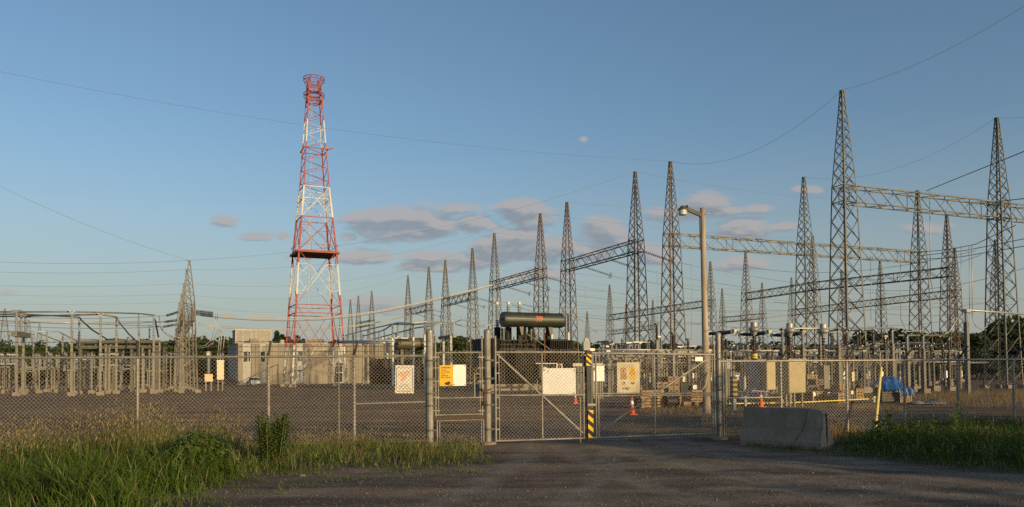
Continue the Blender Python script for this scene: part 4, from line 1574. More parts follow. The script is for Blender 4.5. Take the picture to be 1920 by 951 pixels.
hbz = 16.2
for ki, (k0, k1) in enumerate((('b', 'a'), ('d', 'c'), ('f', 'e'), ('h', 'g'))):
    for j, f in enumerate((.2, .6, 1.02)):
        a = T[k0].lerp(T[k1], f)
        a = Vector((a.x, a.y, hbz)) + U2 * .8
        e = a + U2 * 4.2 + Vector((0, 0, -1.0))
        strain(a, e, 'slanting insulator string under beam %s, %s of three phases' % (('nearest', 'second', 'third', 'fourth')[ki], ('far', 'middle', 'near')[j]))
        tgt = a + U2 * (95 - 10 * ki) + Vector((0, 0, -1.5))
        wire('power_line', catenary(e, tgt, 2.6, 20), .020, CABLE, 'sagging conductor from the receding beams', PWR)
        # dropper
        p = e.lerp(tgt, .03)
        if ki < 2:
            wire('dropper', [p, p + Vector((.05, 0, -4)), p + Vector((-.1, .1, -9.5))], .02, CABLEL, 'vertical dropper from a conductor', 'vertical droppers', 'dropper')
# more level conductors across the right half
for i, (x0, y0, x1, y1, d0, d1, s_) in enumerate(((1060, 510, 1800, 545, 150, 175, 2), (1060, 540, 1820, 560, 170, 190, 2), (1070, 555, 1560, 565, 180, 190, 1), (1080, 572, 1600, 580, 170, 180, 1), (1400, 500, 1830, 470, 120, 80, 1.5),
                                                  (1560, 520, 1840, 478, 115, 76, 1.2), (1600, 540, 1930, 500, 110, 80, 1.2), (1450, 566, 1900, 560, 130, 120, 1.5), (1050, 590, 1500, 600, 140, 140, 1), (1300, 608, 1800, 600, 130, 110, 1),
                                                  (1230, 575, 1700, 560, 150, 150, 1.5), (1210, 600, 1480, 590, 150, 140, 1), (1640, 585, 1900, 570, 120, 100, 1), (900, 560, 1190, 575, 150, 150, 1), (1040, 580, 1290, 592, 150, 150, 1))):
    wire('power_line', catenary(P(x0, y0, d0), P(x1, y1, d1), s_, 16), .022, CABLE, 'level conductor from the top', 'level conductors behind the right towers')
# heavy lines on the right edge
for pts, lab in (([P(1737, 358, 72), P(1960, 268, 50)], 'thick dark line rising from the nearest beam to the right edge'), ([P(1836, 382, 66), P(1960, 368, 55)], 'thick dark line level with the nearest beam at the right edge'),
                 ([P(1725, 473, 84), P(1780, 468, 78), P(1830, 458, 72), P(1858, 444, 68), P(1905, 422, 64)], 'thick dark line climbing to the right tower below the nearest beam'), ([P(1720, 487, 84), P(1800, 482, 78), P(1960, 455, 60)], 'second thick dark line below the nearest beam'),
                 ([P(1722, 480, 84), P(1810, 470, 78), P(1960, 440, 62)], 'third thick dark line below the nearest beam')):
    wire('power_line', pts, .035, CABLE, lab, 'thick dark lines at the right edge')
for (px, y0, y1, d, lab) in ((1743, 357, 520, 74, 'tall pale dropper hanging beside the nearest beam'), (1802, 462, 585, 72, 'pale dropper left of the right tower'), (1817, 460, 590, 70, 'left of two paired pale droppers by the right tower'), (1822, 460, 592, 70, 'right of two paired pale droppers by the right tower'),
                             (1632, 480, 600, 90, 'pale dropper just right of the tallest tower'), (1688, 484, 600, 90, 'pale dropper midway between the right towers'), (1848, 535, 610, 85, 'short pale dropper behind the right tower')):
    wire('dropper', [P(px, y0, d), P(px + 1, (y0 + y1) / 2, d), P(px + 1, y1, d)], .035, CABLEL, lab, 'pale droppers on the right', 'dropper')
wire('dropper', [P(1744, 520, 74), P(1750, 548, 73), P(1766, 570, 72), P(1785, 579, 71), P(1812, 581, 69)], .04, CABLEL, 'pale cable curving from the tall dropper to the thick post', 'pale droppers on the right', 'dropper')
for pts, lab in (([P(1745, 619, 70), P(1762, 632, 70), P(1780, 622, 70), P(1800, 590, 70)], 'loose looping cable left of the thick right post'), ([P(1822, 592, 70), P(1830, 612, 70), P(1840, 618, 72), P(1852, 612, 72)], 'loose looping cable right of the thick right post'),
                 ([P(1580, 612, 70), P(1600, 630, 72), P(1630, 612, 74)], 'loose cable loop among the tall right towers'), ([P(1690, 600, 76), P(1700, 622, 76), P(1730, 620, 76)], 'loose cable loop between the right towers')):
    wire('jumper_cable', pts, .04, CABLEL, lab, 'loose jumper cables', 'cable')
# bundle from the left gantry to the receding row
for i, (dy, lab) in enumerate(((0, 'upper heavy conductor sweeping from the left gantry past the red mast'), (4, 'middle heavy conductor sweeping from the left gantry past the red mast'), (8, 'lower heavy conductor sweeping from the left gantry past the red mast'))):
    base = [(376, 584), (420, 589.5), (480, 594), (545, 596), (600, 595), (660, 590), (720, 581), (780, 569), (840, 555), (900, 540), (960, 524), (1015, 510)]
    pts = [P(x, y + dy * (1 - j / 12), 92 + j * 2.2) for j, (x, y) in enumerate(base)]
    wire('power_line', pts, .05, CABLEL if i != 2 else CABLE, lab, 'heavy conductors from the left gantry')
for i, (dy, lab) in enumerate(((0, 'upper of two lower conductors passing the red mast'), (3.5, 'lower of two lower conductors passing the red mast'))):
    base = [(372, 606), (420, 612), (480, 615.5), (545, 617), (600, 616), (660, 611), (720, 602), (780, 588)]
    wire('power_line', [P(x, y + dy * (1 - j / 9), 105 + j * 3) for j, (x, y) in enumerate(base)], .05, CABLEL, lab, 'heavy conductors from the left gantry')
for i in range(3):
    strain(P(365, 583 + i * 3, 91.5), P(400, 587 + i * 3, 92.5), 'dark insulator string right of the left gantry, %s' % ('top', 'middle', 'bottom')[i], .2, PORCD, False)
for i, (x0, y0, x1, y1) in enumerate(((335, 585, 312, 592), (334, 600, 308, 604), (334, 608, 305, 613))):
    strain(P(x0, y0, 95), P(x1, y1, 95), 'pale insulator string left of the left gantry, %s' % ('top', 'middle', 'bottom')[i], .17, PORC, False)
    wire('power_line', catenary(P(x1, y1, 95), P(-40, 590 + 8 * i, 95 + 4 * i), .4, 12), .03, CABLE, 'conductor running left from the left gantry, %s' % ('top', 'middle', 'bottom')[i], 'conductors left of the left gantry')
for i, pts in enumerate(([(405, 588), (403, 612), (397, 636), (385, 648), (370, 650)], [(408, 588), (407, 620), (400, 642), (388, 651), (372, 653)], [(392, 614), (384, 628), (370, 634)],
                         [(409, 620), (415, 630), (414, 648), (412, 662)], [(412, 618), (421, 630), (419, 650), (416, 662)], [(406, 622), (411, 634), (410, 652), (409, 662)],
                         [(298, 592), (301, 612), (312, 628), (330, 638), (345, 646)], [(300, 612), (306, 622), (320, 630), (340, 634)], [(299, 648), (306, 658), (318, 663), (328, 664)])):
    wire('jumper_cable', [P(x, y, 94) for x, y in pts], .045, CABLEL, 'pale hanging cable loop', 'pale cable loops at the left gantry', 'cable')
for i, pts in enumerate(([(8, 625), (7, 640), (0, 650)], [(13, 625), (12, 645), (3, 655)], [(18, 627), (17, 645), (8, 656)])):
    wire('jumper_cable', [P(x, y, 86) for x, y in pts], .045, CABLEL, 'pale hanging cable loop at the crossbeam', 'pale cable loops at the left edge', 'cable')
for i, pts in enumerate(([(853, 605), (864, 600), (872, 600), (885, 606), (905, 612), (925, 608)], [(853, 608), (870, 612), (890, 614), (912, 610), (930, 606)])):
    wire('jumper_cable', [P(x, y, 95) for x, y in pts], .05, CABLEL, ('upper', 'lower')[i] + ' slack cable between the crossbeam stand and the numbered transformer', 'slack cables at the transformer', 'cable')
for i, pts in enumerate(([(960, 572), (1000, 585), (1035, 598)], [(981, 571), (1030, 585), (1080, 578)], [(1066, 592), (1090, 600), (1120, 625)])):
    wire('jumper_cable', [P(x, y, 90) for x, y in pts], .03, CABLEL, ('left', 'middle', 'right')[i] + ' thin lead above the numbered transformer', 'thin leads above the transformer', 'cable')

# ------------------------------------------------------------------ fence and gates
FANG = math.atan2(FDIR.y, FDIR.x)


def fs(px, out=0.0):
    return (FP(px, out) - FA).dot(FDIR)


def fl(s, z, out=0.0):
    """fence-local coordinates (root at FA, x along the fence, y away from the camera)"""
    return Vector((s, -out, z))


def chain_link(parent, s0, s1, z0, z1, out=0.0, w=0.09, wire_=0.0042, name='chain_link_mesh'):
    b = MB()
    H = z1 - z0
    c = s0 - H
    k = 0
    while c < s1 + H:
        for sg in (1, -1):
            # line s = c' + sg*(z-z0)
            if sg == 1:
                a0, a1 = c, c + H
                ta, tb = (max(0, (s0 - c)), min(H, s1 - c))
                if tb - ta > .02:
                    b.bar(fl(c + ta, z0 + ta, out + .003), fl(c + tb, z0 + tb, out + .003), wire_)
            else:
                cc = c + H
                ta, tb = (max(0, cc - s1), min(H, cc - s0))
                if tb - ta > .02:
                    b.bar(fl(cc - ta, z0 + ta, out - .003), fl(cc - tb, z0 + tb, out - .003), wire_)
        c += w * (1 + .06 * math.sin(k * 1.7) + .05 * math.sin(k * .37))
        k += 1
    return tag(b.build(name, WIREM, parent), kind='stuff')


def rod(name, parent, p, q, d, m=FENCE):
    return part(name, p, q, d, m, parent, 'cyl')


def fence_run(label, posts, z_rail, s_start, s_end, px_dir, arms, extra=None):
    t = thing('chain_link_fence', label, 'fence', FA, FANG)
    chain_link(t, s_start, s_end, .06, z_rail + .06)
    rod('top_rail', t, fl(s_start, z_rail), fl(s_end, z_rail), .055)
    rod('bottom_wire', t, fl(s_start, .1), fl(s_end, .1), .012)
    for px in posts:
        s = fs(px)
        rod('post', t, fl(s, -.1, -.04), fl(s, z_rail + .02, -.04), .075)
        MB().lathe([(.042, 0), (.042, .05), (.02, .085)], fl(s, z_rail + .02, -.04), n=10).build('post_cap', FENCE, t)
        if px in arms:
            ar = MB()
            ar.bar(fl(s, z_rail, -.03), fl(s + .09, z_rail + .36, .24), .05, .03)
            ar.build('barbed_wire_arm', GALVD, t)
    for i, f in enumerate((.33, .66, .97)):
        z, o, ds = z_rail + .36 * f, -.03 + .27 * f, .09 * f
        b = MB()
        b.tube([fl(s_start + (s_end - s_start) * k / 30 + ds, z - .012 * math.sin(k * 1.9) ** 2, o) for k in range(31)], .0055, 4)
        s = s_start
        while s < s_end:
            b.bar(fl(s - .02, z - .02, o), fl(s + .02, z + .02, o), .006)
            b.bar(fl(s + .02, z - .02, o), fl(s - .02, z + .02, o), .006)
            s += .13
        tag(b.build('barbed_wire', GALVD, t), kind='stuff')
    return t


ZL = FZ(700, 668)
f1 = fence_run('galvanised chain link fence left of the gates, topped with barbed wire', (-120, 257, 503, 664, 800.5), ZL, fs(-150), fs(800.5), 1, (257, 503, 664))
rod('brace_rail', f1, fl(fs(664), FZ(735, 756.5), -.02), fl(fs(800), FZ(735, 754.5), -.02), .045)
rod('tension_bar', f1, fl(fs(798), .08), fl(fs(798), ZL), .025)
rod('thin_stake', f1, fl(fs(635), 0, -.06), fl(fs(635), ZL - .1, -.06), .03)
ZR = FZ(1588, 676)
f2 = fence_run('galvanised chain link fence right of the gates, behind the barrier and tall grass', (1357, 1465, 1589, 1697, 1798, 1902, 2008), ZR, fs(1352), fs(2060), 1, (1465, 1589, 1697, 1798, 1902))
rod('brace_rail', f2, fl(fs(1357), FZ(1400, 746), -.02), fl(fs(1465), FZ(1400, 746), -.02), .045)
rod('tension_bar', f2, fl(fs(1360), .08), fl(fs(1360), ZR), .025)


def gate_post(px, ptop, dia, label):
    b = FP(px)
    t = thing('gate_post', label, 'gate post', (b.x, b.y, 0), FANG, 'tall steel gate posts')
    h = FZ(px, ptop)
    part('pipe', (0, 0, -.1), (0, 0, h), dia, FENCE, t, 'cyl')
    MB().lathe([(dia / 2 + .006, -.03), (dia / 2 + .006, .02), (dia * .36, .055), (dia * .12, .07)], (0, 0, h), n=16).build('cap', FENCE, t)
    for z in (.35, .95, 1.25, 1.6, 2.05):
        MB().lathe([(dia / 2 + .007, -.02), (dia / 2 + .007, .02)], (0, 0, z), n=14).build('band', GALVD, t)
        slab('hinge', (.1 if px < 1000 else -.1, -.01, z), (.12, .04, .05), GALVD, t)
    MB().lathe([(.22, -.05), (.2, .03), (.12, .05)], (0, 0, 0), n=14).build('concrete_collar', CONC, t)
    return t


gate_post(805.5, 622, .185, 'thick galvanised gate post left of the pedestrian gate')
gate_post(914.2, 622, .17, 'thick galvanised gate post between the pedestrian gate and double gate')
gate_post(1347.5, 628, .145, 'galvanised gate post at the right end of the double gate')


def pz(px, py):
    return FZ(px, py)


# pedestrian gate
pg = thing('pedestrian_gate', 'narrow chain link pedestrian gate carrying the yellow warning sign', 'gate', FA, FANG)
for px, y0, y1, nm, dd in ((816.5, 630, 781, 'gate_stile', .05), (821.5, 661, 779, 'tension_bar', .03), (903.8, 630, 781, 'gate_stile', .05), (899.8, 661, 779, 'tension_bar', .03)):
    rod(nm, pg, fl(fs(px), pz(px, y1)), fl(fs(px), pz(px, y0)), dd)
for y_, dd in ((661.5, .045), (746.5, .045), (778, .045)):
    rod('rail', pg, fl(fs(816.5), pz(860, y_)), fl(fs(904), pz(860, y_ - .6)), dd)
chain_link(pg, fs(821), fs(889), pz(860, 778), pz(860, 661) + .05)
chain_link(pg, fs(889), fs(900), pz(860, 701), pz(860, 661) + .05)
chain_link(pg, fs(889), fs(900), pz(860, 778), pz(860, 746))
for p, q in (((889.5, 745), (889.5, 701)), ((889.5, 701.5), (902, 701.5))):
    rod('lock_opening_frame', pg, fl(fs(p[0]), pz(*p)), fl(fs(q[0]), pz(*q)), .04)
for px in (818, 902):
    for y_ in (670, 690, 715, 745, 770):
        part('tie_band', fl(fs(px) - .08, pz(px, y_), .01), fl(fs(px) + .08, pz(px, y_), .01), .03, FENCE, pg)
lp = thing('fence_panel', 'low chain link panel below the pedestrian gate', 'fence panel', FA, FANG)
for px, dd in ((819, .045), (823.6, .03), (906, .045), (902, .03)):
    rod('stile', lp, fl(fs(px), .02), fl(fs(px), pz(px, 787)), dd)
for y_ in (788, 834):
    rod('rail', lp, fl(fs(819), pz(860, y_ + .6)), fl(fs(906), pz(860, y_ - .6)), .045)
chain_link(lp, fs(823), fs(902), pz(860, 835), pz(860, 788))
part('threshold_bar', fl(fs(813), pz(860, 783.5), .01), fl(fs(908), pz(860, 782.5), .01), .10, mat('dark_timber', (0.085, 0.058, 0.04), 0.9), lp, h=.09)
ch = thing('rusty_chain', 'rusty chain looped round the gate post, hanging to a padlock', 'chain', FA, FANG)
lk = []
for i in range(13):
    f = i / 12
    a = fl(fs(900 + 22 * f), pz(910, 729) - .03 * math.sin(f * 3.1), .11 * math.sin(f * 3.14) + .02)
    lk.append(a)
for i, (a, b_) in enumerate(zip(lk, lk[1:])):
    MB().tube([a, a.lerp(b_, .5) + Vector((0, 0, .012 if i % 2 else -.012)), b_], .014, 5).build('link', RUST, ch)
for i in range(6):
    a = fl(fs(908), pz(910, 733) - i * .045, .08)
    MB().tube([a, a + Vector((.012 * (-1) ** i, 0, -.045))], .014, 5).build('link', RUST, ch)
slab('padlock', fl(fs(908), pz(910, 756), .08), (.07, .03, .09), BLACK, ch)

# double gate
g1 = thing('gate_leaf', 'left leaf of the double chain link gate with a blank panel', 'gate leaf', FA, FANG, 'leaves of the double gate')
for p, q, nm, dd in (((929, 828), (929, 630), 'stile', .055), ((935.5, 826), (935.5, 660), 'tension_bar', .03), ((1094, 822), (1094, 660), 'stile', .05), ((1016.5, 824), (1016.5, 660), 'middle_stile', .045),
                     ((929, 660.5), (1097, 660.5), 'top_rail', .055), ((929, 741.5), (1097, 740.5), 'middle_rail', .05), ((929, 827), (1097, 821.5), 'bottom_rail', .05), ((932, 664), (1094, 814), 'diagonal_brace', .055), ((1087, 832), (1087, 745), 'drop_rod', .04)):
    rod(nm, g1, fl(fs(p[0]), pz(*p), -.02 if nm in ('diagonal_brace', 'middle_stile') else 0), fl(fs(q[0]), pz(*q), -.02 if nm in ('diagonal_brace', 'middle_stile') else 0), dd)
chain_link(g1, fs(935), fs(1092), pz(1010, 824), pz(1010, 660) + .07)
for y_ in (680, 700, 722, 745, 765, 785, 805):
    part('tie_band', fl(fs(928), pz(932, y_), .01), fl(fs(936), pz(932, y_), .01), .03, FENCE, g1)
for p, q in (((1085, 741), (1085, 697)), ((1085, 697), (1098, 697)), ((1085, 725), (1098, 725))):
    rod('lock_opening_frame', g1, fl(fs(p[0]), pz(*p), -.03), fl(fs(q[0]), pz(*q), -.03), .035)
g2 = thing('gate_leaf', 'right leaf of the double chain link gate with pictogram board', 'gate leaf', FA, FANG, 'leaves of the double gate')
for p, q, nm, dd in (((1117, 821), (1117, 663), 'stile', .05), ((1121.5, 820), (1121.5, 741), 'tension_bar', .05), ((1339.5, 814), (1339.5, 645), 'stile', .05), ((1335.5, 814), (1335.5, 664), 'tension_bar', .03), ((1227.5, 816), (1227.5, 662), 'middle_stile', .045),
                     ((1110, 662), (1340, 665), 'top_rail', .055), ((1110, 738), (1340, 737.5), 'middle_rail', .04), ((1110, 742.5), (1340, 741.5), 'middle_rail', .04), ((1110, 821), (1340, 812.5), 'bottom_rail', .05), ((1122, 810), (1332, 670), 'diagonal_brace', .05)):
    o = -.02 if nm in ('diagonal_brace', 'middle_stile') else 0
    rod(nm, g2, fl(fs(p[0]), pz(*p), o), fl(fs(q[0]), pz(*q), o), dd)
chain_link(g2, fs(1121), fs(1336), pz(1230, 817), pz(1230, 663) + .07)
# latch post with caution plates
b = FP(1103.5, .06)
lt_ = thing('latch_post', 'dark latch post with yellow and black striped plates at the gate centre', 'post', (b.x, b.y, 0), FANG)
zz = lambda y: FZ(1103.5, y, .06)
part('post', (0, .03, .0), (0, .03, zz(645)), .09, mat('dark_steel', (0.05, 0.046, 0.04), 0.6, .2), lt_)
part('side_channel', (.09, .05, zz(765)), (.09, .05, zz(690)), .05, GALVD, lt_)
slab('latch_box', (-.05, 0, zz(648.5)), (.17, .14, zz(640) - zz(657)), CABD, lt_)
part('antenna', (-.05, 0, zz(640)), (-.05, 0, zz(634)), .1, GALV, lt_)
slab('latch_bar', (.06, -.02, zz(759)), (.2, .05, .06), FENCE, lt_)


def striped(parent, x, z0, z1, w, y, n, ph):
    pl = slab('caution_plate', (x, y, (z0 + z1) / 2), (w, .012, z1 - z0), CAUTY, parent)
    h = (z1 - z0) / n
    for i in range(-1, n + 1):
        zb = z0 + h * (i + ph)
        pts = [(-w / 2, zb + w * .85), (w / 2, zb), (w / 2, zb + h * .5), (-w / 2, zb + w * .85 + h * .5)]
        # clip to the plate
        cl = [(px_, min(z1, max(z0, pz_))) for px_, pz_ in pts]
        if max(c[1] for c in cl) - min(c[1] for c in cl) < .03:
            continue
        MB().prism(cl, .004, Matrix.Translation((x, y - .0105, 0))).build('stripe', BLACK, parent)


striped(lt_, 0.0, zz(686), zz(663), .135, -.05, 2, -.2)
striped(lt_, .03, zz(821), zz(769), .135, -.05, 3, .05)


# signs
def plate(name, label, cat, px0, px1, py0, py1, out, m, th=.006):
    pc = (px0 + px1) / 2
    q = FP(pc, out)
    w = fs(px1, out) - fs(px0, out)
    z0, z1 = FZ(pc, py1, out), FZ(pc, py0, out)
    t = thing(name, label, cat, (q.x, q.y, (z0 + z1) / 2), FANG)
    h = z1 - z0
    slab('board', (0, 0, 0), (w, th, h), m, t)
    return t, w, h


def text(parent, body, x, z, size, m, y=-.0045, align='LEFT', sx=1.0, bold=0.0):
    c = bpy.data.curves.new('lettering', 'FONT')
    c.body = body
    c.size = size
    c.align_x = align
    c.extrude = .0006
    c.offset = bold
    c.materials.append(m)
    c.resolution_u = 3
    tmp = bpy.data.objects.new('lettering', c)
    COL.objects.link(tmp)
    bpy.context.view_layer.update()
    me = bpy.data.meshes.new_from_object(tmp.evaluated_get(bpy.context.evaluated_depsgraph_get()))
    bpy.data.objects.remove(tmp)
    o = link('lettering', me, parent, Matrix.Translation((x, y, z)) @ Matrix.Rotation(math.pi / 2, 4, 'X') @ Matrix.Diagonal((sx, 1, 1, 1)))
    return o


INK = mat('sign_ink', (0.045, 0.025, 0.008), 0.7)
sg, w, h = plate('warning_sign', 'yellow surveillance warning sign with black camera on the pedestrian gate', 'sign', 824, 849, 685, 724, .03, SIGNY)
for i, (tx, sz, bd) in enumerate((('ATTENTION !', .046, .0016), ('Ces lieux', .046, .0004), ('sont protégés', .046, .0004), ('par un', .046, .0004), ('système de', .046, .0004), ('télésurveillance', .046, .0004))):
    text(sg, tx, -w * .40, h * (.35 - .087 * i) - (0.012 if i else 0), sz, INK, sx=.86 if i != 5 else .84, bold=bd)
cb = MB()
cb.prism([(-.02, -.17), (.09, -.135), (.10, -.20), (.02, -.235), (-.035, -.21)], .003, Matrix.Translation((0, -.0068, 0)))
cb.prism([(-.02, -.185), (-.055, -.20), (-.015, -.215)], .003, Matrix.Translation((0, -.0072, 0)))
cb.prism([(.055, -.216), (.072, -.212), (.072, -.243), (.055, -.24)], .003, Matrix.Translation((0, -.0074, 0)))
cb.prism([(.072, -.238), (.125, -.228), (.125, -.240), (.072, -.250)], .003, Matrix.Translation((0, -.0066, 0)))
cb.prism([(.125, -.205), (.137, -.2), (.137, -.268), (.125, -.262)], .003, Matrix.Translation((0, -.0070, 0)))
cb.build('camera_symbol', INK, sg)
sg2, w, h = plate('blank_sign', 'blank white rounded plate beside the yellow warning sign', 'sign', 849.6, 873.5, 684, 723.5, .032, SIGNW)
for x in (-.42, .42):
    for z in (-.44, .44):
        MB().lathe([(.012, 0), (.012, .006)], (x * w, -.003, z * h), (0, -1, 0), 10).build('bolt', RUST, sg2)
sg3, w, h = plate('danger_sign', 'faded white danger sign with red drawing and rounded black border on the left fence', 'sign', 741, 776, 685, 737.5, -.03, SIGNP)
sg3.rotation_euler = (0, R(1.0), FANG)


def outline(parent, x, z, w, h, r, tk, m, name, y=-.0045):
    pts = []
    for cx, cz, a0 in ((w / 2 - r, h / 2 - r, 0), (-w / 2 + r, h / 2 - r, 90), (-w / 2 + r, -h / 2 + r, 180), (w / 2 - r, -h / 2 + r, 270)):
        for k in range(6):
            a = R(a0 + 18 * k)
            pts.append((x + cx + r * math.cos(a), y, z + cz + r * math.sin(a)))
    pts.append(pts[0])
    b = MB()
    for a, c in zip(pts, pts[1:]):
        b.bar(a, c, tk, .003)
    return b.build(name, m, parent)


outline(sg3, 0.0, 0, w * .86, h * .88, .045, .011, INK, 'border')


def blob(parent, pts, m, name, y=-.0045):
    return MB().prism(pts, .003, Matrix.Translation((0, y, 0))).build(name, m, parent)


# faded drawing: a round red burst beside a larger red oval that narrows downward
drw = [(-.16, .12), (-.12, .19), (-.02, .20), (.06, .235), (.12, .22), (.135, .15), (.10, .10), (.05, .08), (.03, .02), (-.02, -.03), (-.08, -.07), (-.115, -.02), (-.07, .03), (-.06, .07), (-.12, .07)]
blob(sg3, [(a, b_ * .95) for a, b_ in reversed(drw)], FRED, 'faded_drawing')
for x, z, ww in ((-.15, .275, .05), (-.07, .275, .035), (-.01, .275, .03), (.07, .275, .06), (.14, .275, .03), (-.02, -.12, .05), (.06, -.12, .07), (-.08, -.17, .10), (.05, -.17, .11), (-.12, -.225, .06), (-.02, -.225, .06), (.09, -.225, .12), (-.13, -.285, .05), (-.06, -.285, .05), (.0, -.285, .05), (.10, -.285, .12)):
    slab('faded_print', (x, -.0042, z), (ww, .002, .022), FGREY, sg3)
sg4, w, h = plate('blank_sign', 'large blank cream panel behind the mesh of the left gate leaf', 'sign', 1018, 1079.5, 690.5, 739.5, -.045, SIGNW)
for x, z in ((-.46, .44), (.46, .42), (.44, -.46), (-.34, .38)):
    slab('clip', (x * w, -.006, z * h), (.03, .01, .05), GALV, sg4)
sg5, w, h = plate('pictogram_board', 'cream safety board with yellow triangle pictogram on the right gate leaf', 'sign', 1157, 1199.5, 679.5, 738.5, -.04, SIGNC)
slab('print_panel', (-.13, -.0042, .11), (.16, .003, .30), FBROWN, sg5)
MB().lathe([(.068, 0), (.068, .003)], (-.13, -.0055, .165), (0, -1, 0), 20).build('round_symbol', mat('faded_orange', (0.62, 0.33, 0.16), 0.7), sg5)
slab('exclamation', (-.13, -.0095, .178), (.016, .003, .06), INK, sg5)
slab('exclamation', (-.13, -.0095, .128), (.016, .003, .016), INK, sg5)
slab('print_panel', (.105, -.0042, .11), (.165, .003, .30), SIGNY, sg5)
tri = [(.04, .12), (.17, .12), (.105, .235)]
b = MB()
for a, c in zip(tri, tri[1:] + tri[:1]):
    b.bar((a[0], -.0075, a[1]), (c[0], -.0075, c[1]), .012, .003)
b.prism([(.098, .137), (.116, .16), (.106, .163), (.118, .19), (.092, .158), (.102, .156)], .003, Matrix.Translation((0, -.009, 0)))
b.build('triangle_symbol', INK, sg5)
slab('faded_print', (.105, -.0075, .085), (.12, .002, .02), FBROWN, sg5)
for i, ww in enumerate((.34, .38, .3)):
    slab('faded_print', (0, -.0042, .335 - .032 * i), (ww, .002, .011), FGREY, sg5)
for x, z, k in ((-.135, -.135, 0), (.105, -.12, 1), (-.115, -.262, 2), (-.025, -.262, 3)):
    b = MB()
    pts = [(x + .042 * math.cos(a), -.0055, z + .042 * math.sin(a)) for a in np.linspace(0, 2 * math.pi, 17)]
    for a, c in zip(pts, pts[1:]):
        b.bar(a, c, .016, .003)
    if k == 0:
        b.prism([(x, z), (x + .04, z), (x + .028, z + .03), (x, z + .04)], .003, Matrix.Translation((0, -.008, 0)))
    elif k == 1:
        b.prism([(x - .035, z - .03), (x + .035, z - .03), (x + .02, z - .005), (x - .02, z - .005)], .003, Matrix.Translation((0, -.008, 0)))
    elif k == 2:
        b.box((x, -.007, z), (.05, .003, .014))
    else:
        b.box((x, -.007, z - .01), (.022, .003, .05))
    b.build('round_icon', INK, sg5)
sg6, w, h = plate('blank_sign', 'small white plate high on the right gate leaf by the wooden pole', 'sign', 1304, 1318, 669.5, 677.5, .03, SIGNW)

# ------------------------------------------------------------------ barrier, poles, cones


def barrier():
    A, B = G(1400, 829), G(1551, 839)
    d = (B - A)
    L = d.length
    t = thing('concrete_barrier', 'grey concrete road barrier with a broken right end before the fence', 'barrier', (A.x, A.y, 0), math.atan2(d.y, d.x))
    prof = [(-.30, 0), (-.29, .10), (-.17, .36), (-.095, .86), (.095, .86), (.17, .36), (.29, .10), (.30, 0)]
    n, m_ = 26, 8
    rr = random.Random(5)
    vs, fs_ = [], []
    up = []
    for (y, z), (y2, z2) in zip(prof, prof[1:]):
        for k in range(4):
            up.append((y + (y2 - y) * k / 4, z + (z2 - z) * k / 4))
    up.append(prof[-1])
    m_ = len(up)
    for i in range(n + 1):
        f = i / n
        x = L * f
        for (y, z) in up:
            xx, yy, zz = x, y, z
            if f > .86 and z > .5:
                k = (f - .86) / .14 * min(1, (z - .5) / .3)
                xx -= .05 * k * rr.random()
                zz -= k * (.04 + .07 * rr.random())
                yy *= 1 - .25 * k * rr.random()
            j = .004 if f < .86 else .010
            vs.append((xx + rr.uniform(-j, j), yy + rr.uniform(-j, j), max(-.05, zz + rr.uniform(-j, j)) if z > 0 else -.05))
    for i in range(n):
        for k in range(m_ - 1):
            a = i * m_ + k
            fs_.append((a, a + m_, a + m_ + 1, a + 1))
    fs_.append(tuple(range(m_)))
    fs_.append(tuple(reversed(range(n * m_, (n + 1) * m_))))
    b = MB()
    b.v, b.f = vs, fs_
    b.build('body', CONCB, t)
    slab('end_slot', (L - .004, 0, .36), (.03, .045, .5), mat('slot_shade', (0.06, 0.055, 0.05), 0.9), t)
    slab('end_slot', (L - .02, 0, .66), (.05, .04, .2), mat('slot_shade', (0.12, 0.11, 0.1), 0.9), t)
    b = MB()
    for (x0, z0, x1, z1) in ((L * .80, .80, L * .79, .55), (L * .79, .55, L * .76, .36), (L * .76, .36, L * .70, .10)):
        yo = lambda z: -(.30 - .0) if z < .1 else -(.17 + (.29 - .17) * (.36 - z) / .26) if z < .36 else -(.095 + (.17 - .095) * (.86 - z) / .5)
        b.bar((x0, yo(z0) - .003, z0), (x1, yo(z1) - .003, z1), .010, .010)
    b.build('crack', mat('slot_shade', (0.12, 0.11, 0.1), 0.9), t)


barrier()

# leaning yellow pole
A, B = G(1637, 817), F3(1652, 690, .45)
A = FP(1637, .75)
t = thing('marker_pole', 'leaning yellow painted pole in front of the right fence', 'pole', A)
MB().tube([Vector((0, 0, -.05)), Vector(B) - A], .038, 12).build('pipe', POLEY, t)
MB().lathe([(.042, 0), (.042, .02)], Vector(B) - A, Vector(B) - A, 12).build('end_cap', POLEY, t)

# wooden light pole
A = G(1325.5, 777)
t = thing('light_pole', 'tall weathered wooden pole with a lamp arm, just behind the gate', 'lamp post', (A.x, A.y, 0))
s = A.y / F
zz = lambda y: CAMH + ray(1318, y).z * A.y
h = zz(390)
lean = Vector((-.06, 0, h))
MB().tube([lean * f for f in (0, .1, .3, .5, .7, .9, 1)], [.16, .152, .138, .124, .112, .103, .096], 18).build('pole', WOODP, t, smooth=False)
pa, pb = lean * ((zz(404)) / h) + Vector((-.1, -.1, 0)), Vector((P(1284, 390, A.y - .7) - A))
ab = MB()
ab.bar(pa, pb, .09, .16)
ab.build('lamp_arm', GALVD, t)
hd = P(1280, 393, A.y - .7) - A
MB().lathe([(.02, .16), (.06, .15), (.19, .02), (.2, -.02)], hd, n=20).build('lamp_hood', GALVD, t)
MB().lathe([(.165, -.22), (.17, -.03)], hd, n=20).build('lamp_lens', LAMPG, t)
MB().lathe([(.04, 0), (.04, .1)], hd + Vector((.18, 0, .08)), n=10).build('photocell', BLACK, t)
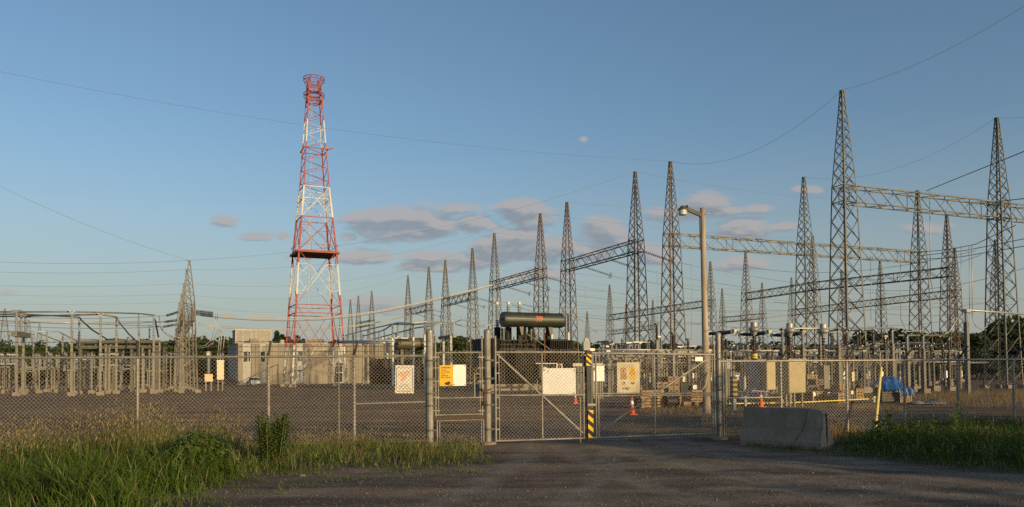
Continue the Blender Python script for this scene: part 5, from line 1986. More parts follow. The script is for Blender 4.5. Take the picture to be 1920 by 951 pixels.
part('bolt', lean * (zz(402) / h) + Vector((.1, -.14, 0)), lean * (zz(402) / h) + Vector((.28, -.14, 0)), .03, GALV, t)
MB().tube([lean * (zz(z) / h) + Vector((-.15 - .012 * (i % 2), -.1, 0)) for i, z in enumerate((405, 420, 440, 470))], .015, 5).build('lamp_cable', BLACK, t)
MB().tube([P(1318, 730, A.y - .2) - A, P(1323, 722, A.y - .22) - A, P(1325, 712, A.y - .22) - A, P(1328, 698, A.y - .2) - A], .02, 5).build('ground_wire', POLEY, t)
for z in (2.1, 2.5, 3.4):
    part('staple', (.02, -.2, z), (.06, -.2, z + .02), .03, GALVD, t)


def cone(px, yb, label, s=1.0):
    g = G(px, yb)
    t = thing('traffic_cone', label, 'traffic cone', (g.x, g.y, 0), .3, 'orange traffic cones')
    slab('base', (0, 0, .02), (.36 * s, .36 * s, .04), CONEO, t)
    MB().lathe([(.135 * s, .04), (.035 * s, .72 * s), (.02 * s, .73 * s)], n=16).build('cone', CONEO, t)
    MB().lathe([(.080 * s, .44 * s), (.058 * s, .58 * s)], n=16).build('reflective_collar', SIGNW, t)


cone(1427, 764, 'bright orange cone standing behind the concrete barrier')
cone(1185, 778, 'shaded orange cone in front of the pallet stack')
cone(1078.5, 757, 'small orange cone below the blank cream panel', .9)

# yellow tape line
a_pts = [P(1362, 757, 40), P(1465, 755.5, 41), P(1520, 753.5, 42), P(1560, 751.5, 43), P(1640, 747.5, 43.5), P(1663, 744, 43.5), P(1690, 738.5, 43.8), P(1712, 733, 44.5)]
b = MB()
o0 = a_pts[0]
for i, (p, q) in enumerate(zip(a_pts, a_pts[1:])):
    b.bar(p - o0, q - o0, .01, .05)
o = b.build('caution_tape', TAPEY)
o.location = o0
tag(o, 'yellow caution tape strung low past the crates to the tarp pile', 'tape')
for px, d, lab in ((1466, 41.2, 'short stub post with yellow cap holding the caution tape'), (1397, 40.3, 'grey stub post left of the cone holding the caution tape'), (1638, 43.3, 'thin stake holding the caution tape by the yellow pole')):
    p = P(px, 700, d)
    t = thing('stub_post', lab, 'post', (p.x, p.y, 0))
    hh = CAMH + ray(px, 746).z * d
    part('post', (0, 0, 0), (0, 0, hh), .1, CABD, t)
    part('cap', (0, 0, hh), (0, 0, hh + .08), .13, CAUTY if px == 1466 else GALV, t)
# caution column with black and yellow bars
p = P(1375, 700, 36)
t = thing('striped_bollard', 'black and yellow banded column behind the right gate post', 'bollard', (p.x, p.y, 0), GRID)
zz = lambda y: CAMH + ray(1375, y).z * 36
part('leg', (0, 0, 0), (0, 0, zz(745)), .16, CABD, t)
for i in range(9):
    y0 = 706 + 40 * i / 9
    slab('band', (0, 0, (zz(y0) + zz(y0 + 4.44)) / 2), (.24, .24, zz(y0) - zz(y0 + 4.44) - .004), mat('shaded_yellow', (0.34, 0.23, 0.03), 0.7) if i % 2 else BLACK, t)  # yellow darkened to carry the shade that lies on the bands

# cabinets


def cabinet(px0, px1, yt, yb, d, depth, label, m, legs=True, rot=GRID, side=None):
    p0, p1 = P(px0, 700, d), P(px1, 700, d)
    w = (p1.x - p0.x) / math.cos(rot) * .98
    c = (p0 + p1) / 2
    zt, zb = CAMH + ray((px0 + px1) / 2, yt).z * d, CAMH + ray((px0 + px1) / 2, yb).z * d
    t = thing('electrical_cabinet', label, 'cabinet', (c.x, c.y, 0), rot)
    slab('body', (0, depth / 2, (zt + zb) / 2), (w, depth, zt - zb), m, t)
    slab('door', (0, -.012, (zt + zb) / 2), (w - .04, .03, zt - zb - .05), m, t)
    slab('lid', (0, depth / 2 - .03, zt + .03), (w + .1, depth + .12, .05), CABD, t)
    slab('handle', (w * .05, -.04, zt - .2), (.09, .03, .03), GALVD, t)
    if legs:
        for x in (-w * .36, -w * .1, w * .36):
            for y in (.1, depth - .1):
                part('leg', (x, y, 0), (x, y, zb), .08, POSTM, t)
    return t


def corner_cabinet(px, d, w, depth, yt, yb, label, m, legs, rot=GRID + .2):
    p = P(px, 700, d)
    zt, zb = CAMH + ray(px, yt).z * d, CAMH + ray(px, yb).z * d
    t = thing('electrical_cabinet', label, 'cabinet', (p.x, p.y, 0), rot)
    slab('body', (w / 2, depth / 2, (zt + zb) / 2), (w, depth, zt - zb), m, t)
    slab('door', (w / 2, -.012, (zt + zb) / 2), (w - .04, .03, zt - zb - .05), m, t)
    slab('lid', (w / 2, depth / 2, zt + .02), (w + .08, depth + .08, .05), CABD, t)
    for x in (.08, w - .08):
        for y in (.08, depth - .08):
            part('leg', (x, y, 0), (x, y, zb if legs else zb - .02), .08, POSTM, t)
    return t


cabinet(1475, 1513.5, 675, 736.5, 39, .75, 'large sunlit golden steel cabinet on legs behind the barrier', CABG)
corner_cabinet(1421, 43.2, .62, .85, 676, 702, 'upper grey cabinet shaded on its left, behind the cone', CABD, False)
corner_cabinet(1425, 43.0, .5, .72, 703, 731, 'lower grey cabinet shaded on its left, behind the cone', CABD, True)
corner_cabinet(1437, 42.6, .62, .35, 677, 731, 'narrow tan cabinet between the grey ones and the golden one', CABG, True, GRID)
cabinet(1361, 1370, 676, 692, 41, .3, 'small grey box on a post just right of the gate post', CABD)
cabinet(1394, 1402, 708, 730, 48, .4, 'small bluish cabinet low behind the grey cabinets', CABD)
wb = cabinet(1110, 1134, 686, 715, 54, .5, 'white box on legs seen beside the striped latch post', SIGNW)
slab('vent', (-.33, -.035, CAMH + ray(1114, 692).z * 54), (.22, .03, .24), WOODC, wb)
for (x0, x1) in ((1074, 1092), (1109, 1130), (1139, 1158)):
    d = 62
    p0, p1 = P(x0, 684, d), P(x1, 684, d)
    t = thing('equipment_rack', {1074: 'low bright crossbeam left of the latch post', 1109: 'low bright crossbeam behind the white box', 1139: 'low bright crossbeam left of the pictogram board'}[x0], 'steel rack', (p0.x, p0.y, 0))
    part('rack_beam', (0, 0, p0.z), p1 - p0 + Vector((0, 0, p0.z)), .22, SIGNC, t)
    for f in (.15, .5, .85):
        q = (p1 - p0) * f
        part('rack_post', (q.x, q.y, 0), (q.x, q.y, p0.z - .1), .2, POSTM, t)

# ------------------------------------------------------------------ pallets, crates, timber


def pallet(loc, rot, label, m=WOODC, group='wooden pallets in stacks'):
    t = thing('wooden_pallet', label, 'pallet', loc, rot, group)
    for i in range(5):
        slab('deck_board', (-.5 + i * .25, 0, .133), (.13, 1.0, .022), m, t, 0)
    for y in (-.44, 0, .44):
        slab('stringer', (0, y, .072), (1.2, .09, .095), m, t)
    for i in range(3):
        slab('bottom_board', (-.5 + i * .5, 0, .012), (.13, 1.0, .022), m, t)
    return t


def pallet_stack(px, yb, n, rot, label, m=WOODC, d=None, z0=0.0):
    g = G(px, yb) if d is None else P(px, 700, d)
    words = ('bottom', 'second', 'third', 'fourth', 'fifth', 'sixth', 'seventh', 'eighth')
    for i in range(n):
        j = random.uniform(-.03, .03)
        pallet((g.x + j, g.y, z0 + i * .146), rot + j, '%s pallet of %s' % (words[i], label), m)
    return Vector((g.x, g.y, z0 + n * .146))


rotp = GRID * .3 + math.pi / 2
s1 = pallet_stack(1217, 764, 6, .25, 'the stack below the pictogram board', WOODC)
s2 = pallet_stack(1244, 763, 5, .25, 'the stack right of the pictogram board', WOODG)
s3 = pallet_stack(1270, 758, 4, .2, 'the stack under the round holed boxes', WOODC)
s4 = pallet_stack(1302, 755, 5, .2, 'the stack beside the wooden pole', WOODC)


def holed_box(px0, px1, y0, y1, d, lab, m=WOODC, hole=True):
    p0, p1 = P(px0, y0, d), P(px1, y1, d)
    w, h = p1.x - p0.x, p0.z - p1.z
    t = thing('wooden_box', lab, 'wooden box', ((p0.x + p1.x) / 2, d, p1.z), .1, 'wooden boxes stacked behind the gate')
    dp = min(.9, w * 1.6)
    slab('body', (0, dp / 2, h / 2), (w * .97, dp, h * .97), m, t)
    for x in (-.44, .44):
        slab('batten', (x * w, -.012, h / 2), (w * .09, .025, h * .97), m, t)
    if hole:
        MB().lathe([(w * .2, 0), (w * .2, .012)], (0, -.003, h * .5), (0, -1, 0), 14).build('hole', BLACK, t)
        MB().lathe([(w * .25, 0), (w * .25, .008)], (0, -.003, h * .5), (0, -1, 0), 14).build('hole_rim', WOODG, t)


DB = 42.5
zb = {}
pos = [('top row', 1252.5, 1263), ('top row', 1264, 1274.5)]
names = {0: ('left', 'right'), 1: ('first', 'second', 'third', 'fourth'), 2: ('left', 'right')}
for r_, (y0, y1, xs) in enumerate(((706, 716.3, (1252.5, 1264)), (716.8, 727.3, (1232, 1242.7, 1253.5, 1264.2)), (727.8, 738.5, (1253.5, 1264.2)))):
    for k, x in enumerate(xs):
        holed_box(x, x + 10.4, y0, y1, DB, '%s round holed wooden box of the %s row behind the gate' % (names[r_][k], ('top', 'middle', 'bottom')[r_]))
holed_box(1233, 1251.5, 706, 716, DB + .3, 'dark slanting box left of the top row of holed boxes', BLACK, False)
holed_box(1232, 1253, 727.8, 738.5, DB + .2, 'weathered box under the left end of the middle row', WOODG, False)
holed_box(1275.5, 1298, 718, 735.5, DB, 'black wrapped box right of the holed boxes', BLACK, False)
holed_box(1299, 1309, 722, 730, DB - .2, 'small white wrapped box left of the wooden pole', SIGNW, False)
for x0, x1, lab in ((1264, 1270, 'left pale timber end lying below the boxes'), (1277, 1292, 'middle long pale timber lying below the boxes'), (1298, 1305, 'right pale timber end lying below the boxes')):
    p0, p1 = G(x0, 762), G(x1, 762)
    t = thing('timber_block', lab, 'timber', ((p0.x + p1.x) / 2, p0.y - .3, 0), .1)
    w = p1.x - p0.x
    slab('beam', (0, 0, .13), (w, .5, .22), WOODC, t)
    slab('skid', (0, 0, .01), (w * .8, .4, .04), WOODG, t)
# dark wrapped reel
g = G(1257, 764)
t = thing('cable_reel', 'dark wrapped reel lying between the pallets and the pale timbers', 'cable reel', (g.x, g.y - .1, .3), .4)
MB().lathe([(.05, -.35), (.3, -.35), (.3, -.3), (.22, -.28), (.22, .28), (.3, .3), (.3, .35), (.05, .35)], axis=(1, 0, 0), n=18).build('drum', BLACK, t)
MB().lathe([(.06, -.37), (.06, .37)], axis=(1, 0, 0), n=10).build('hub', WOODG, t)


def crate(px0, px1, y0, y1, d, label, m=WOODC, slats=4, depth=1.0, rot=.25):
    p0, p1 = P(px0, y0, d), P(px1, y1, d)
    w, h = p1.x - p0.x, p0.z - p1.z
    t = thing('slatted_crate', label, 'crate', ((p0.x + p1.x) / 2, d, p1.z), rot, 'slatted crates and timber behind the right fence')
    slab('core', (0, depth / 2, h / 2), (w * .9, depth * .9, h * .9), TDARK, t)
    for i in range(slats):
        z = h * (i + .5) / slats
        slab('slat', (0, 0, z), (w, .03, h / slats * .62), m, t)
        slab('slat', (-w / 2, depth / 2, z), (.03, depth * .96, h / slats * .62), m, t)
    for x in (-.45, 0, .45):
        slab('upright', (x * w, -.03, h / 2), (.09, .03, h), m, t)
    slab('lid', (0, depth / 2, h + .02), (w + .04, depth + .06, .035), m, t)


crate(1522, 1543, 735, 757, 45, 'slatted crate with white papers right of the golden cabinet')
crate(1570, 1590, 738, 759, 44, 'slatted crate directly left of a right fence post')
crate(1604, 1619, 730, 748, 50, 'slatted crate standing behind the yellow pole', slats=3)
crate(1500, 1521, 737, 756, 46, 'dark crate beside the legs of the golden cabinet', WOODG)
crate(1544, 1569, 738, 757, 46, 'dark crate between the two slatted crates', WOODG)
crate(1591, 1603, 733, 750, 49, 'dark crate behind the fence post', WOODG)
for x, y_, lab in ((1527, 739, 'white paper on the left slatted crate'), (1554, 739, 'white paper on the dark crate'), (1598, 736, 'white paper on the crate behind the post')):
    p = P(x, y_, 44.6 if x < 1590 else 48.5)
    t = thing('paper_label', lab, 'paper', p, .25)
    slab('sheet', (0, 0, 0), (.14, .01, .2), SIGNW, t)
    slab('tape', (0, -.006, .08), (.08, .004, .02), SIGNC, t)
pallet_stack(1538, 757, 4, .25, 'the high stack right of the golden cabinet', WOODC, d=49, z0=0)
for (x0, x1, y0, y1, d, lab, m) in ((1528, 1547, 712, 722.5, 49, 'upper pale pallet crate right of the golden cabinet', WOODG), (1512, 1533, 704, 712, 50, 'topmost orange crate right of the golden cabinet', WOODC), (1512, 1527, 712.5, 722, 50.5, 'crate under the topmost orange crate', WOODC), (1573, 1588, 722, 731, 47, 'pale box on the crates near the fence post', WOODC)):
    crate(x0, x1, y0, y1, d, lab, m, 3, .8)
# sloping gray sheet
p0 = P(1532, 729, 46)
t = thing('board_sheet', 'grey sheet of board lying across the crates', 'board', p0, .2)
MB().prism([(0, 0), (1.9, -.2), (1.9, -.24), (0, -.04)], 1.2).build('sheet', WOODG, t)
slab('batten', (.9, .3, -.05), (.1, 1.0, .05), WOODG, t)
# supports below upper crates so that they stand
for (px, d, y1, lab) in ((1522, 50.2, 722.5, 'low timber stand under the upper crates'), (1579, 47.4, 731.2, 'low timber stand under the pale box')):
    c = P(px, y1, d)
    t = thing('timber_stand', lab, 'timber stand', (c.x, c.y + .4, 0), .25)
    slab('deck', (0, 0, c.z - .06), (.9, .8, .1), WOODG, t)
    for x in (-.38, .38):
        for y in (-.3, .3):
            part('leg', (x, y, 0), (x, y, c.z - .1), .12, WOODG, t)


def tarp_pile():
    d = 45
    p0, p1 = G(1652, 755), G(1687, 755)
    t = thing('timber_stack', 'dark timber stack under the blue tarp', 'timber', ((p0.x + p1.x) / 2, p0.y, 0), .2)
    w = (p1.x - p0.x)
    zt = CAMH + ray(1670, 726).z * p0.y
    for i in range(9):
        for k in range(3):
            slab('plank', (0, .1 + .28 * k, .06 + (zt - .06) * (i + .5) / 9), (w * random.uniform(.96, 1.02), .25, zt / 9 * .62), WOODG, t)
    slab('core', (0, .42, zt / 2), (w * .9, .7, zt * .96), TDARK, t)  # dark block standing for the shade in the gaps between planks
    c0, c1 = G(1688, 755), G(1716, 755)
    t2 = thing('wooden_crate', 'pale wooden crates under clear sheeting beside the blue tarp', 'crate', ((c0.x + c1.x) / 2, c0.y, 0), .15)
    w2 = c1.x - c0.x
    z2 = CAMH + ray(1700, 735).z * c0.y
    slab('core', (0, .5, z2 / 2), (w2 * .92, .8, z2 - .05), WOODG, t2)
    for i in range(7):
        slab('slat', (-w2 / 2 + w2 * (i + .5) / 7, .08, z2 / 2), (w2 / 7 * .75, .04, z2), WOODC, t2)
    # tarp: draped sheet with folds
    n, m_ = 30, 18
    vs, fs_ = [], []
    a0, a1 = P(1645, 700, p0.y), P(1690, 700, p0.y)
    zp = CAMH + ray(1675, 708).z * p0.y
    for i in range(n + 1):
        u = i / n
        for j in range(m_ + 1):
            v = j / m_
            x = a0.x + (a1.x - a0.x) * u
            y = p0.y - .15 + 1.2 * v
            ridge = zp - (zp - zt) * abs(u - .62) / (.62 if u < .62 else .5) * .9
            z = ridge
            if v < .12:
                z -= .16 * (.12 - v) / .12 * (.9 + .2 * math.sin(u * 23))
            z += .035 * math.sin(u * 31 + v * 7) + .025 * math.sin(u * 12 - v * 19)
            vs.append((x - a0.x, y - p0.y + .05 * math.sin(u * 17) - (.12 if v < .12 else 0), max(z + .07, zt + .05) if v > .12 else (max(z + .02, zt + .0) if v > .06 else zt - .16 + .05 * math.sin(u * 29))))
    for i in range(n):
        for j in range(m_):
            a = i * (m_ + 1) + j
            fs_.append((a, a + m_ + 1, a + m_ + 2, a + 1))
    b = MB()
    b.v, b.f = vs, fs_
    o = b.build('blue_tarp', TARP, smooth=True)
    o.location = (a0.x, p0.y, 0)
    tag(o, 'crumpled blue tarp thrown over the timber stack by the yellow pole', 'tarp')
    # clear sheeting over the crates
    vs, fs_ = [], []
    for i in range(21):
        u = i / 20
        for j in range(13):
            v = j / 12
            z = z2 + .3 + .05 * math.sin(u * 19 + v * 5) + .05 * math.sin(v * 13) - .1 * u
            if v < .2:
                z -= .5 * (.2 - v) / .2 * (.8 + .3 * math.sin(u * 14))
            vs.append((-w2 * .58 + w2 * 1.2 * u, -.1 + 1.1 * v + .04 * math.sin(u * 23), z))
    for i in range(20):
        for j in range(12):
            a = i * 13 + j
            fs_.append((a, a + 13, a + 14, a + 1))
    b = MB()
    b.v, b.f = vs, fs_
    o = b.build('plastic_sheet', mat('blue_plastic', (0.16, 0.24, 0.38), 0.35, 0, .4, 6.0, col2=(.06, .14, .3)), smooth=True)
    o.location = ((c0.x + c1.x) / 2, c0.y, 0)
    tag(o, 'pale blue plastic sheet over the crates right of the tarp', 'plastic sheet')
    # plastic film on the ground
    g0 = G(1738, 757)
    vs, fs_ = [], []
    rr = random.Random(3)
    for i in range(25):
        for j in range(13):
            u, v = i / 24, j / 12
            hgt = .26 * math.exp(-((u - .72) / .2) ** 2) * (.7 + .3 * math.sin(u * 40 + v * 9)) + .13 * math.exp(-((u - .2) / .18) ** 2)
            hgt *= math.sin(math.pi * v) ** .6
            vs.append(((u - .5) * 1.75, (v - .5) * 1.0, hgt + rr.uniform(-.03, .03) * (1 if 0 < j < 12 else 0) + .005))
    for i in range(24):
        for j in range(12):
            a = i * 13 + j
            fs_.append((a, a + 13, a + 14, a + 1))
    b = MB()
    b.v, b.f = vs, fs_
    o = b.build('plastic_sheet', PLASTIC, smooth=False)
    o.location = g0
    tag(o, 'crumpled clear plastic film lying on the ground right of the tarp', 'plastic sheet')


tarp_pile()
# heap of insulator strings and rings
GLASSI = mat('glazed_insulator', (0.62, 0.63, 0.62), 0.15, 0.1, 0.1, 4.0, spec=.8)
rr = random.Random(9)
for i in range(16):
    px = rr.uniform(1358, 1466)
    g = P(px, 700, rr.uniform(40.6, 43.2))
    if 1395 < px < 1402 or 1424 < px < 1432:
        continue
    t = thing('insulator_string', 'shiny insulator string lying in the heap', 'insulator string', (g.x, g.y, rr.uniform(.18, .55)), rr.uniform(0, 3), 'insulator strings heaped on the ground')
    part('string', (-.5, 0, 0), (.5, 0, rr.uniform(-.1, .1)), .19, rr.choice((GLASSI, ALU, GLASSI)), t, 'string')
    link('ring', unit('ring', ALU), t, Matrix.Translation((.6, 0, .05)) @ Matrix.Rotation(rr.uniform(0, 3), 4, 'X') @ Matrix.Diagonal((.6, .6, .6, 1)))
t = thing('timber_rack', 'low timber rack under the heap of insulator strings', 'timber', (P(1412, 700, 41.8).x, 41.9, 0), .05)
for i in range(5):
    slab('plank', (0, -1.0 + .5 * i, .12), (3.2, .12, .06), WOODG, t)
for x in (-1.4, 0, 1.4):
    slab('bearer', (x, 0, .045), (.12, 2.3, .09), WOODG, t)

# ------------------------------------------------------------------ vegetation


def tri_mesh(name, verts, tris, m, tint=None):
    me = bpy.data.meshes.new(name)
    nv, nf = len(verts), len(tris)
    me.vertices.add(nv)
    me.vertices.foreach_set('co', np.asarray(verts, np.float32).ravel())
    me.loops.add(nf * 3)
    me.loops.foreach_set('vertex_index', np.asarray(tris, np.int32).ravel())
    me.polygons.add(nf)
    me.polygons.foreach_set('loop_start', np.arange(0, nf * 3, 3, dtype=np.int32))
    me.polygons.foreach_set('loop_total', np.full(nf, 3, np.int32))
    if tint is not None:
        a = me.color_attributes.new('tint', 'FLOAT_COLOR', 'POINT')
        c = np.ones((nv, 4), np.float32)
        c[:, :3] = tint
        a.data.foreach_set('color', c.ravel())
    me.materials.append(m)
    me.update(calc_edges=True)
    me.validate()
    return me


def blades(x, y, h, wd, bend, az, col, heads=None):
    """blades of grass: n roots -> verts (n,7), 5 triangles each; heads adds a seed spindle"""
    n = len(x)
    lv = np.array([0, .38, .74, 1.0])
    ww = np.array([1.0, .9, .6])
    dx, dy = np.cos(az), np.sin(az)
    fa = RNG.uniform(0, 2 * np.pi, n)
    sx, sy = np.cos(fa), np.sin(fa)
    V = np.zeros((n, 7, 3))
    for i, t in enumerate(lv):
        lean = bend * h * t ** 2
        cx, cy = x + dx * lean, y + dy * lean
        cz = h * (t - .35 * bend * t ** 2.4) - .03
        if i < 3:
            for s_, k in ((-1, 0), (1, 1)):
                V[:, 2 * i + k, 0] = cx + s_ * sx * wd * ww[i] / 2
                V[:, 2 * i + k, 1] = cy + s_ * sy * wd * ww[i] / 2
                V[:, 2 * i + k, 2] = cz
        else:
            V[:, 6] = np.stack([cx, cy, cz], -1)
    base = (np.arange(n) * 7)[:, None, None]
    T_ = np.array([(0, 1, 3), (0, 3, 2), (2, 3, 5), (2, 5, 4), (4, 5, 6)])[None] + base
    C = np.repeat(col[:, None, :], 7, 1)
    V, T_, C = V.reshape(-1, 3), T_.reshape(-1, 3), C.reshape(-1, 3)
    if heads is not None:
        k = np.where(heads)[0]
        m = len(k)
        tip = V.reshape(n, 7, 3)[k, 6]
        d = tip - V.reshape(n, 7, 3)[k, 4]
        d /= np.linalg.norm(d, axis=1)[:, None]
        L = RNG.uniform(.07, .15, m)[:, None]
        r = RNG.uniform(.006, .012, m)
        H = np.zeros((m, 6, 3))
        H[:, 0] = tip - d * L * .6
        H[:, 5] = tip + d * L * .6
        for q in range(4):
            a = q * np.pi / 2
            H[:, 1 + q] = tip + np.stack([np.cos(a) * r, np.sin(a) * r, 0 * r], -1)
        ht = np.array([(0, 1, 2), (0, 2, 3), (0, 3, 4), (0, 4, 1), (5, 2, 1), (5, 3, 2), (5, 4, 3), (5, 1, 4)])
        T2 = ht[None] + (np.arange(m) * 6)[:, None, None] + len(V)
        hc = np.array((.36, .285, .15)) * RNG.uniform(.6, 1.15, (m, 1))
        V = np.concatenate([V, H.reshape(-1, 3)])
        T_ = np.concatenate([T_, T2.reshape(-1, 3)])
        C = np.concatenate([C, np.repeat(hc[:, None, :], 6, 1).reshape(-1, 3)])
    return V, T_, C


def in_poly(x, y, poly):
    inside = np.zeros(len(x), bool)
    n = len(poly)
    for i in range(n):
        (x0, y0), (x1, y1) = poly[i], poly[(i + 1) % n]
        c = ((y0 > y) != (y1 > y)) & (x < (x1 - x0) * (y - y0) / (y1 - y0 + 1e-12) + x0)
        inside ^= c
    return inside


def vnoise(x, y, s, seed):
    return .5 + .25 * np.sin(x * s + seed + 2.1 * np.sin(y * s * .7 + seed)) + .25 * np.sin(y * s * 1.3 - seed * 1.7 + 1.9 * np.sin(x * s * .6 + seed * .5))


def sample(poly, n):
    xs, ys = [p[0] for p in poly], [p[1] for p in poly]
    x = RNG.uniform(min(xs), max(xs), n)
    y = RNG.uniform(min(ys), max(ys), n)
    k = in_poly(x, y, poly)
    return x[k], y[k]


def colour(n, a, b):
    f = RNG.uniform(0, 1, (n, 1))
    return np.array(a) * (1 - f) + np.array(b) * f


GREEN_A, GREEN_B = (.042, .085, .010), (.105, .145, .022)
DRY_A, DRY_B = (.20, .15, .065), (.34, .26, .13)


def gp(px, py):
    g = G(px, py)
    return (g.x, g.y)


def fp(px, out):
    g = FP(px, out)
    return (g.x, g.y)


def px_of(x, y):
    return 960 + F * x / y


def left_grass():
    poly = [gp(-160, 1040), gp(215, 1010), gp(330, 951), gp(420, 914), (gp(540, 890)), gp(600, 880), gp(660, 872), gp(760, 880), gp(880, 872), gp(905, 850), fp(905, .05), fp(800, -.25), fp(660, -.35), fp(500, -.5), fp(257, -.6), fp(-160, -.6)]
    Vs, Ts, Cs, o = [], [], [], 0

    def put(b):
        nonlocal o
        V, T_, C = b
        Vs.append(V)
        Ts.append(T_ + o)
        Cs.append(C)
        o += len(V)
    hx = [-200, 0, 150, 250, 390, 440, 470, 560, 700, 800, 905]
    # lush blades, in clumps
    x, y = sample(poly, 92000)
    px = px_of(x, y)
    edge = np.interp(px, [-160, 215, 330, 420, 540, 660, 760, 880, 905], [9.0, 9.4, 10.6, 12.2, 13.7, 15.0, 14.4, 15.1, 17])
    depth = np.clip((y - edge) / 1.6, 0, 1)
    cl = vnoise(x, y, 3.1, 1.0) * .6 + vnoise(x, y, 7.7, 4.0) * .4
    dens = np.where(px < 450, 1.0, .62)
    k = RNG.uniform(0, 1, len(x)) < np.clip(.25 + 1.3 * (cl - .22), .08, 1) * dens * (.35 + .65 * depth)
    x, y, px, depth, cl = x[k], y[k], px[k], depth[k], cl[k]
    hb = np.interp(px, hx, [.42, .48, .56, .64, .64, .48, .32, .32, .28, .25, .20])
    back = np.clip((y - 13.5) / 4, 0, 1)
    h = hb * (.25 + 1.15 * cl) * (.3 + .7 * depth) * RNG.uniform(.55, 1.2, len(x))
    n = len(x)
    col = colour(n, GREEN_A, GREEN_B)
    dry = RNG.uniform(0, 1, n) < np.where(px < 450, .05 + .30 * back, .22 + .1 * back)
    col[dry] = colour(dry.sum(), DRY_A, DRY_B)
    col *= (.75 + .5 * vnoise(x, y, 1.3, 2.0))[:, None]
    put(blades(x, y, h, RNG.uniform(.007, .017, n) * np.where(px < 450, 1.15, .8), RNG.uniform(.15, .95, n), RNG.uniform(0, 6.28, n), col))
    # thin upright stalks with seed heads towards the fence
    x, y = sample(poly, 30000)
    px = px_of(x, y)
    fd = (x - FA.x) * FNOR.x + (y - FA.y) * FNOR.y          # metres in front of the fence
    cl = vnoise(x, y, 2.3, 6.0)
    lim = np.interp(px, [-160, 450, 520, 905], [5.2, 4.2, 2.2, 1.3])
    den = np.interp(px, hx, [.5, .6, .8, 1.1, 1.0, .45, .3, .45, .6, .6, .5])
    k = (fd < lim) & (RNG.uniform(0, 1, len(x)) < np.clip(den * (cl * 2.4 - .75), 0.02, 1))
    x, y, px, cl = x[k], y[k], px[k], cl[k]
    hs = np.interp(px, hx, [.66, .74, .92, 1.06, .98, .62, .46, .46, .44, .34, .27])
    n = len(x)
    h = hs * RNG.uniform(.5, 1.12, n) * (.62 + .55 * cl)
    col = colour(n, (.13, .13, .035), (.30, .235, .11))
    gr = RNG.uniform(0, 1, n) < .42
    col[gr] = colour(gr.sum(), (.08, .11, .02), (.14, .16, .04))
    put(blades(x, y, h, RNG.uniform(.004, .007, n), RNG.uniform(.02, .28, n), RNG.normal(.3, .9, n), col, RNG.uniform(0, 1, n) < np.where(px < 450, .62, .35)))
    # straggling low tufts on the gravel edge
    e = [gp(-100, 1040), gp(300, 1010), gp(470, 951), gp(560, 915), gp(700, 895), gp(900, 885), gp(930, 862), gp(905, 846), gp(860, 862), gp(700, 868), gp(540, 878), gp(400, 900), gp(300, 940), gp(-100, 1000)]
    x, y = sample(e, 14000)
    k = RNG.uniform(0, 1, len(x)) < np.clip(3.2 * (vnoise(x, y, 4.3, 9.0) * vnoise(x, y, 9.1, 3.0)) - .75, 0, 1)
    x, y = x[k], y[k]
    n = len(x)
    put(blades(x, y, RNG.uniform(.04, .15, n), RNG.uniform(.008, .016, n), RNG.uniform(.3, 1.0, n), RNG.uniform(0, 6.28, n), colour(n, (.06, .095, .014), (.12, .15, .03))))
    me = tri_mesh('grass', np.concatenate(Vs), np.concatenate(Ts), GRASSM, np.concatenate(Cs))
    tag(link('grass', me), 'long green grass with dry seed heads along the left fence', 'grass', kind='stuff')


left_grass()


def right_grass():
    poly = [gp(1395, 838), gp(1470, 846), gp(1600, 856), gp(1720, 868), gp(1830, 880), gp(2050, 900), fp(2050, -.8), fp(1700, -.6), fp(1590, -.3), fp(1580, .6), gp(1560, 832), gp(1400, 832)]
    x, y = sample(poly, 60000)
    px = px_of(x, y)
    fd = (x - FA.x) * FNOR.x + (y - FA.y) * FNOR.y
    cl = vnoise(x, y, 3.3, 2.2) * .6 + vnoise(x, y, 8.1, 5.0) * .4
    near = np.interp(px, [1390, 1560, 1600, 1720, 1830, 2050], [.10, .14, .30, .95, 1.0, 1.0])
    yf = np.interp(px, [1395, 1470, 1600, 1720, 1830, 2050], [gp(1395, 838)[1], gp(1470, 846)[1], gp(1600, 856)[1], gp(1720, 868)[1], gp(1830, 880)[1], gp(2050, 900)[1]])
    depth = np.clip((y - yf) / 1.3, 0, 1)
    k = RNG.uniform(0, 1, len(x)) < np.clip(.3 + 1.2 * (cl - .2), .1, 1) * (.5 + .5 * depth)
    x, y, px, cl, near, depth = x[k], y[k], px[k], cl[k], near[k], depth[k]
    n = len(x)
    h = .56 * near * (.2 + .8 * depth) * (.5 + .7 * cl) * RNG.uniform(.6, 1.2, n) + .04
    col = colour(n, (.035, .072, .010), (.08, .12, .022))
    dry = RNG.uniform(0, 1, n) < .08
    col[dry] = colour(dry.sum(), DRY_A, DRY_B)
    b1 = blades(x, y, h, RNG.uniform(.007, .015, n), RNG.uniform(.1, .8, n), RNG.uniform(0, 6.28, n), col, (RNG.uniform(0, 1, n) < .04) & (near > .5))
    me = tri_mesh('grass', b1[0], b1[1], GRASSM, b1[2])
    tag(link('grass', me), 'dark lush grass between the right fence and the drive', 'grass', kind='stuff')


right_grass()


